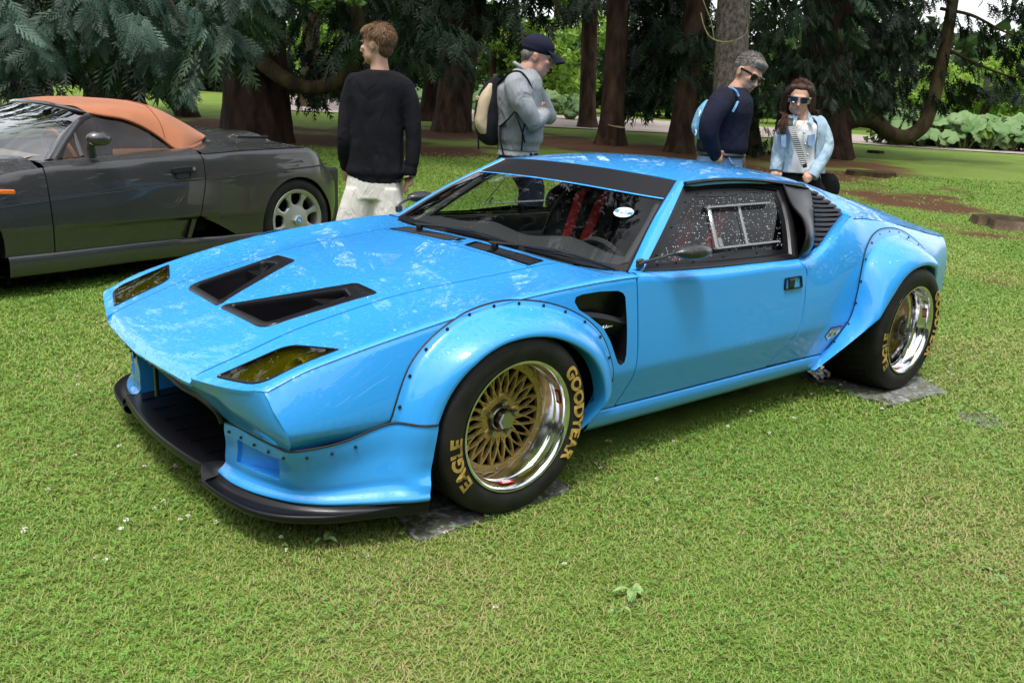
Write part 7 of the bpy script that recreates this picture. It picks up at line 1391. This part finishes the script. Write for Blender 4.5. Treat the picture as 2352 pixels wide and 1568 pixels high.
remesh(c,'jeans','denim',pm,.009,2); q=MB().tube(cr([CPm(470,1225,-.19),CPm(500,1290,-.185),CPm(565,1300,-.13)],12),.006,6); child(q,'pocket_seam','denim',pm)
q=MB().tube(np.stack([CPm(378,1188)+R3*.168*math.cos(q_)+F3*.182*math.sin(q_) for q_ in np.linspace(0,2*PI,36)]),.016,6,caps=False); child(q,'belt','black_decal',pm)
pk=empty('rucksack',tuple(CPm(180,800))); tag(pk,'small light blue rucksack on the back of the leaning person','rucksack')
c=MB(); secs(c,[(CPm(285,570,.02),.045,.07),(CPm(235,670,.02),.07,.11),(CPm(190,790,.02),.075,.12),(CPm(165,880,.02),.075,.12),(CPm(155,965,.02),.055,.10)],n=20); cap(c,[CPm(130,890,-.02),CPm(150,950,-.02)],[.055,.05]); remesh(c,'bag_body','pack_blue',pk,.008,1)
strap([CPm(300,560,-.10),CPm(400,470,-.17),CPm(490,432,-.19),CPm(550,470,-.20),CPm(578,530,-.20)],.022,'shoulder_strap',pk,'pack_blue'); strap([CPm(572,590,-.235),CPm(545,650,-.245),CPm(515,705,-.245)],.012,'shoulder_strap',pk,'pack_blue'); q=MB().tube(cr([CPm(260,560,0),CPm(275,545,0),CPm(320,555,0)],8),.008,6); child(q,'grab_loop','pack_blue',pk)
q=MB().tube(cr([CPm(150,690,-.08),CPm(135,740,-.10),CPm(130,760,-.1)],6),.005,5); child(q,'zip_pull','white_decal',pk); q=MB().tube(cr([CPm(95,910,-.09),CPm(100,945,-.1),CPm(90,975,-.1)],6),.005,5); child(q,'zip_pull','white_decal',pk)
# ---------------------------------------------------------------- woman in denim jacket
dp=6.3
ft=at_h(1838,640,dp*1.05); pm=empty('person',(ft[0],ft[1],0)); tag(pm,'person with long brown hair in a pale denim jacket and white top','person')
b=MB(); hc=CPm(1275,565); fw=-F3*.93-R3*.30-UP*.18; T,M=head(b,hc,.98,fw,UP+R3*.05,.95)
cap(b,[CPm(1300,800,.02),CPm(1298,740,.02),CPm(1292,660,.03)],[.062,.054,.054]); secs(b,[(CPm(1310,800,.02),.09,.06),(CPm(1310,870,.02),.135,.09),(CPm(1290,1000,.02),.14,.11),(CPm(1270,1250,.02),.13,.10),(CPm(1260,1420,.02),.16,.11)])
cap(b,[CPm(1155,860,.03),CPm(1075,1060,-.02),CPm(1040,1180,-.03),CPm(1005,1370,-.10)],[.05,.04,.036,.026]); cap(b,[CPm(1475,865,.03),CPm(1560,1060,-.01),CPm(1548,1200,-.05),CPm(1420,1420,-.16)],[.036,.036,.034,.026]); hand(b,CPm(1005,1375,-.10),CPm(1000,1420,-.13),CPm(1010,1480,-.15),.85,spread=R3); hand(b,CPm(1410,1430,-.16),CPm(1365,1460,-.19),CPm(1325,1490,-.2),.9,spread=UP*.6-R3*.3+F3*.2)
for k_ in(-1,1): cap(b,[CPm(1260,1450,.02)+R3*.08*k_,ft*[1,1,0]+R3*.09*k_+UP*.48,ft*[1,1,0]+R3*.09*k_+UP*.08],[.09,.055,.036]); cap(b,[ft*[1,1,0]+R3*.09*k_+F3*.04+UP*.04,ft*[1,1,0]+R3*.10*k_-F3*.14+UP*.03],[.036,.034])
remesh(b,'body','skin_fair',pm,.006); face_bits(T,M,.98,pm,True); shades(T,M,.98,pm,'person in the denim jacket')
h=MB(); Ek=lambda p,r:h.ell(T(*p),np.array(r)*.98,18,14,R=M); Ek((-.030,0,.040),(.095,.084,.088)); Ek((.0,0,.092),(.070,.060,.036)); Ek((-.05,0,-.03),(.060,.075,.08)); rg=np.random.default_rng(4)
for k_ in(1,-1): cap(h,[T(.02,.055*k_,.085),T(-.005,.086*k_,.03),T(-.02,.092*k_,-.05),T(-.03,.088*k_,-.13)],[.03,.022,.022,.014])
lk=MB()
for k_ in(1,-1):
    for q in range(85):
        e=rg.random(); dx=-.055*rg.random(); w_=k_*(1+.12*rg.normal()); a0=[T(.040+dx,.040*w_,.098),T(.020+dx,.080*w_,.06),T(dx,.096*w_,-.02),T(-.01+dx,.100*w_,-.10)]
        lo=[CPm(1150-70*e,770,-.10+.08*rg.random()),CPm(1125-95*e+rg.normal(0,8),850,-.15+.06*rg.random()),CPm(1105-100*e+rg.normal(0,16),890+80*rg.random(),-.16+.05*rg.random())] if k_<0 else [CPm(1415+60*e,690,-.02+.08*rg.random()),CPm(1430+75*e+rg.normal(0,8),750,.0+.08*rg.random()),CPm(1440+70*e+rg.normal(0,12),780+50*rg.random(),.02+.08*rg.random())]
        lk.tube(cr(np.array(a0+lo),12),np.linspace(.0045,.0018,12),4,caps=False)
lo_=child(lk,'long_strands','hair_long',pm); lo_['kind']='stuff'
for q in range(14): j=rg.normal(0,.02,3); cap(h,[T(-.08,-.06+.009*q,.0),T(-.10,-.07+.010*q,-.10),T(-.11,-.08+.011*q,-.22)],[.02,.02,.012])
remesh(h,'hair','hair_long',pm,.006,2); strands(T,M,.98,pm,'strand_long',1000,.06,9,lambda p:(p[2]>.10 and p[0]<.015) or p[0]<-.03,droop=.9,fwdc=0)
c=MB(); secs(c,[(CPm(1300,805,.01),.085,.075),(CPm(1300,850,.0),.115,.115),(CPm(1285,960,.0),.125,.135),(CPm(1265,1150,.0),.130,.125),(CPm(1250,1300,.0),.150,.13),(CPm(1245,1395,.0),.160,.135)],n=28); remesh(c,'white_top','tee_white',pm,.008,2)
# jacket: open front shell, sleeves, collar, cuffs, pockets, buttons
n=30; a=np.linspace(-PI/2+.42,PI*1.5-.50,n)
def ringj(px,py,w_,d_,o=0.02,og=0): return np.array([CPm(px,py,o)+R3*w_*math.cos(q)+F3*d_*math.sin(q) for q in a])
SHj=[ringj(1315,745,.095,.075),ringj(1318,775,.140,.095),ringj(1318,820,.178,.120),ringj(1308,900,.188,.145),ringj(1295,1020,.184,.155),ringj(1280,1180,.192,.152),ringj(1265,1300,.200,.155),ringj(1255,1385,.205,.158)]
G=loft(SHj,n,30); inn=G.copy(); ctr_=G.mean(1,keepdims=True); inn=G+(ctr_-G)*.035
q=MB().grid(G).grid(inn,flip=True); q.grid(np.array([G[:,0],inn[:,0]])).grid(np.array([G[:,-1],inn[:,-1]]),flip=True).grid(np.array([G[-1],inn[-1]])); jk=child(q,'jacket','denim_pale',pm,sharp=60)
c=MB(); cap(c,[CPm(1142,838,.03),CPm(1085,950,.0),CPm(1060,1080,-.03),CPm(1035,1190,-.05),CPm(1010,1330,-.10)],[.058,.060,.056,.052,.044]); remesh(c,'sleeve','denim_pale',pm,.008,1); c=MB(); cap(c,[CPm(1490,835,.03),CPm(1545,960,.0),CPm(1578,1090,-.02),CPm(1550,1200,-.06),CPm(1480,1330,-.12),CPm(1445,1390,-.15)],[.060,.062,.058,.054,.048,.045]); remesh(c,'sleeve','denim_pale',pm,.008,1)
c=MB(); c.tube([CPm(1438,1400,-.155),CPm(1412,1445,-.165)],[.050,.048],16); child(c,'cuff','denim_pale',pm); c=MB(); c.tube([CPm(1008,1335,-.10),CPm(1002,1372,-.105)],[.046,.044],16); child(c,'cuff','denim_pale',pm)
for pts in([(1375,690),(1420,760),(1445,860),(1395,835),(1365,800)],[(1215,735),(1190,800),(1165,880),(1215,850),(1230,800)]):
    V=np.array([CPm(x,y,-.115-.03*(y>820)) for x,y in pts]); q=MB().add(np.concatenate([V,V+F3*.012]),[(0,1,2,3,4),(9,8,7,6,5)]+[(i,5+i,5+(i+1)%5,(i+1)%5) for i in range(5)]); child(q,'collar','denim_pale',pm,smooth=False)
for x0,y0,x1,y1 in((1375,975,1455,1090),(1068,980,1130,1100)): V=np.array([CPm(x0,y0,-.155),CPm(x1,y0-15,-.15),CPm(x1-5,y1,-.155),CPm((x0+x1)/2,y1+12,-.158),CPm(x0,y1-10,-.16)]); q=MB().add(np.concatenate([V,V+F3*.012]),[(0,1,2,3,4)]+[(i,5+i,5+(i+1)%5,(i+1)%5) for i in range(5)]); child(q,'pocket','denim',pm,smooth=False)
for x,y in((1330,945),(1343,1078),(1370,1195)): q=MB().ell(CPm(x,y,-.150),(.010,.010,.010),8,6); child(q,'button','nut_metal',pm)
c=MB(); secs(c,[(CPm(1250,1375,.02),.150,.12),(CPm(1250,1440,.02),.17,.14),(ft*[1,1,0]+UP*.55,.20,.17),(ft*[1,1,0]+UP*.25,.24,.2)],n=26); remesh(c,'skirt','skirt_black',pm,.010,1)
q=MB().tube(cr([CPm(1228,790,-.09),CPm(1255,850,-.12),CPm(1300,820,-.11),CPm(1345,770,-.08)],16),.002,5).tube(cr([CPm(1222,810,-.10),CPm(1245,890,-.135),CPm(1310,850,-.125),CPm(1350,780,-.09)],16),.002,5).ell(CPm(1258,850,-.125),(.006,.004,.008)).tube(cr([CPm(1362,610,-.02),CPm(1366,622,-.02),CPm(1360,630,-.02)],6),.003,5); child(q,'necklace','gold',pm)
# striped strap and shoulder bag
bg_=empty('shoulder_bag',tuple(CPm(1560,1480,.05))); tag(bg_,'dark shoulder bag on a black and white zigzag strap','bag')
m,n_,b_=nodes_of('zigzag'); L=n_.links; t_=n_.nodes.new('ShaderNodeTexCoord'); wv2=n_.nodes.new('ShaderNodeTexWave'); wv2.inputs['Scale'].default_value=22; wv2.inputs['Distortion'].default_value=0; wv2.bands_direction='Z'; gt=n_.nodes.new('ShaderNodeMath'); gt.operation='GREATER_THAN'; gt.inputs[1].default_value=.5; L.new(t_.outputs['Object'],wv2.inputs['Vector']); L.new(wv2.outputs['Fac'],gt.inputs[0]); mc=n_.nodes.new('ShaderNodeMix'); mc.data_type='RGBA'; mc.inputs[6].default_value=(.012,.012,.012,1); mc.inputs[7].default_value=(.62,.60,.57,1); L.new(gt.outputs[0],mc.inputs[0]); L.new(mc.outputs[2],b_.inputs['Base Color'])
strap([CPm(1178,870,-.17),CPm(1215,980,-.185),CPm(1265,1120,-.175),CPm(1310,1240,-.175),CPm(1335,1320,-.18)],.022,'strap',bg_,'zigzag',.004,side=R3); strap([CPm(1330,1300,-.185),CPm(1342,1340,-.185)],.014,'strap_end',bg_,'black_decal',.006,side=R3); strap([CPm(1178,780,-.11),CPm(1172,830,-.15),CPm(1182,900,-.172)],.018,'strap_top',bg_,'black_decal',.005,side=R3)
c=MB(); secs(c,[(CPm(1560,1400,.06),.075,.04),(CPm(1575,1460,.06),.095,.05),(CPm(1590,1560,.06),.10,.05),(CPm(1590,1640,.06),.09,.045)],n=20); remesh(c,'bag_body','skirt_black',bg_,.008,1)
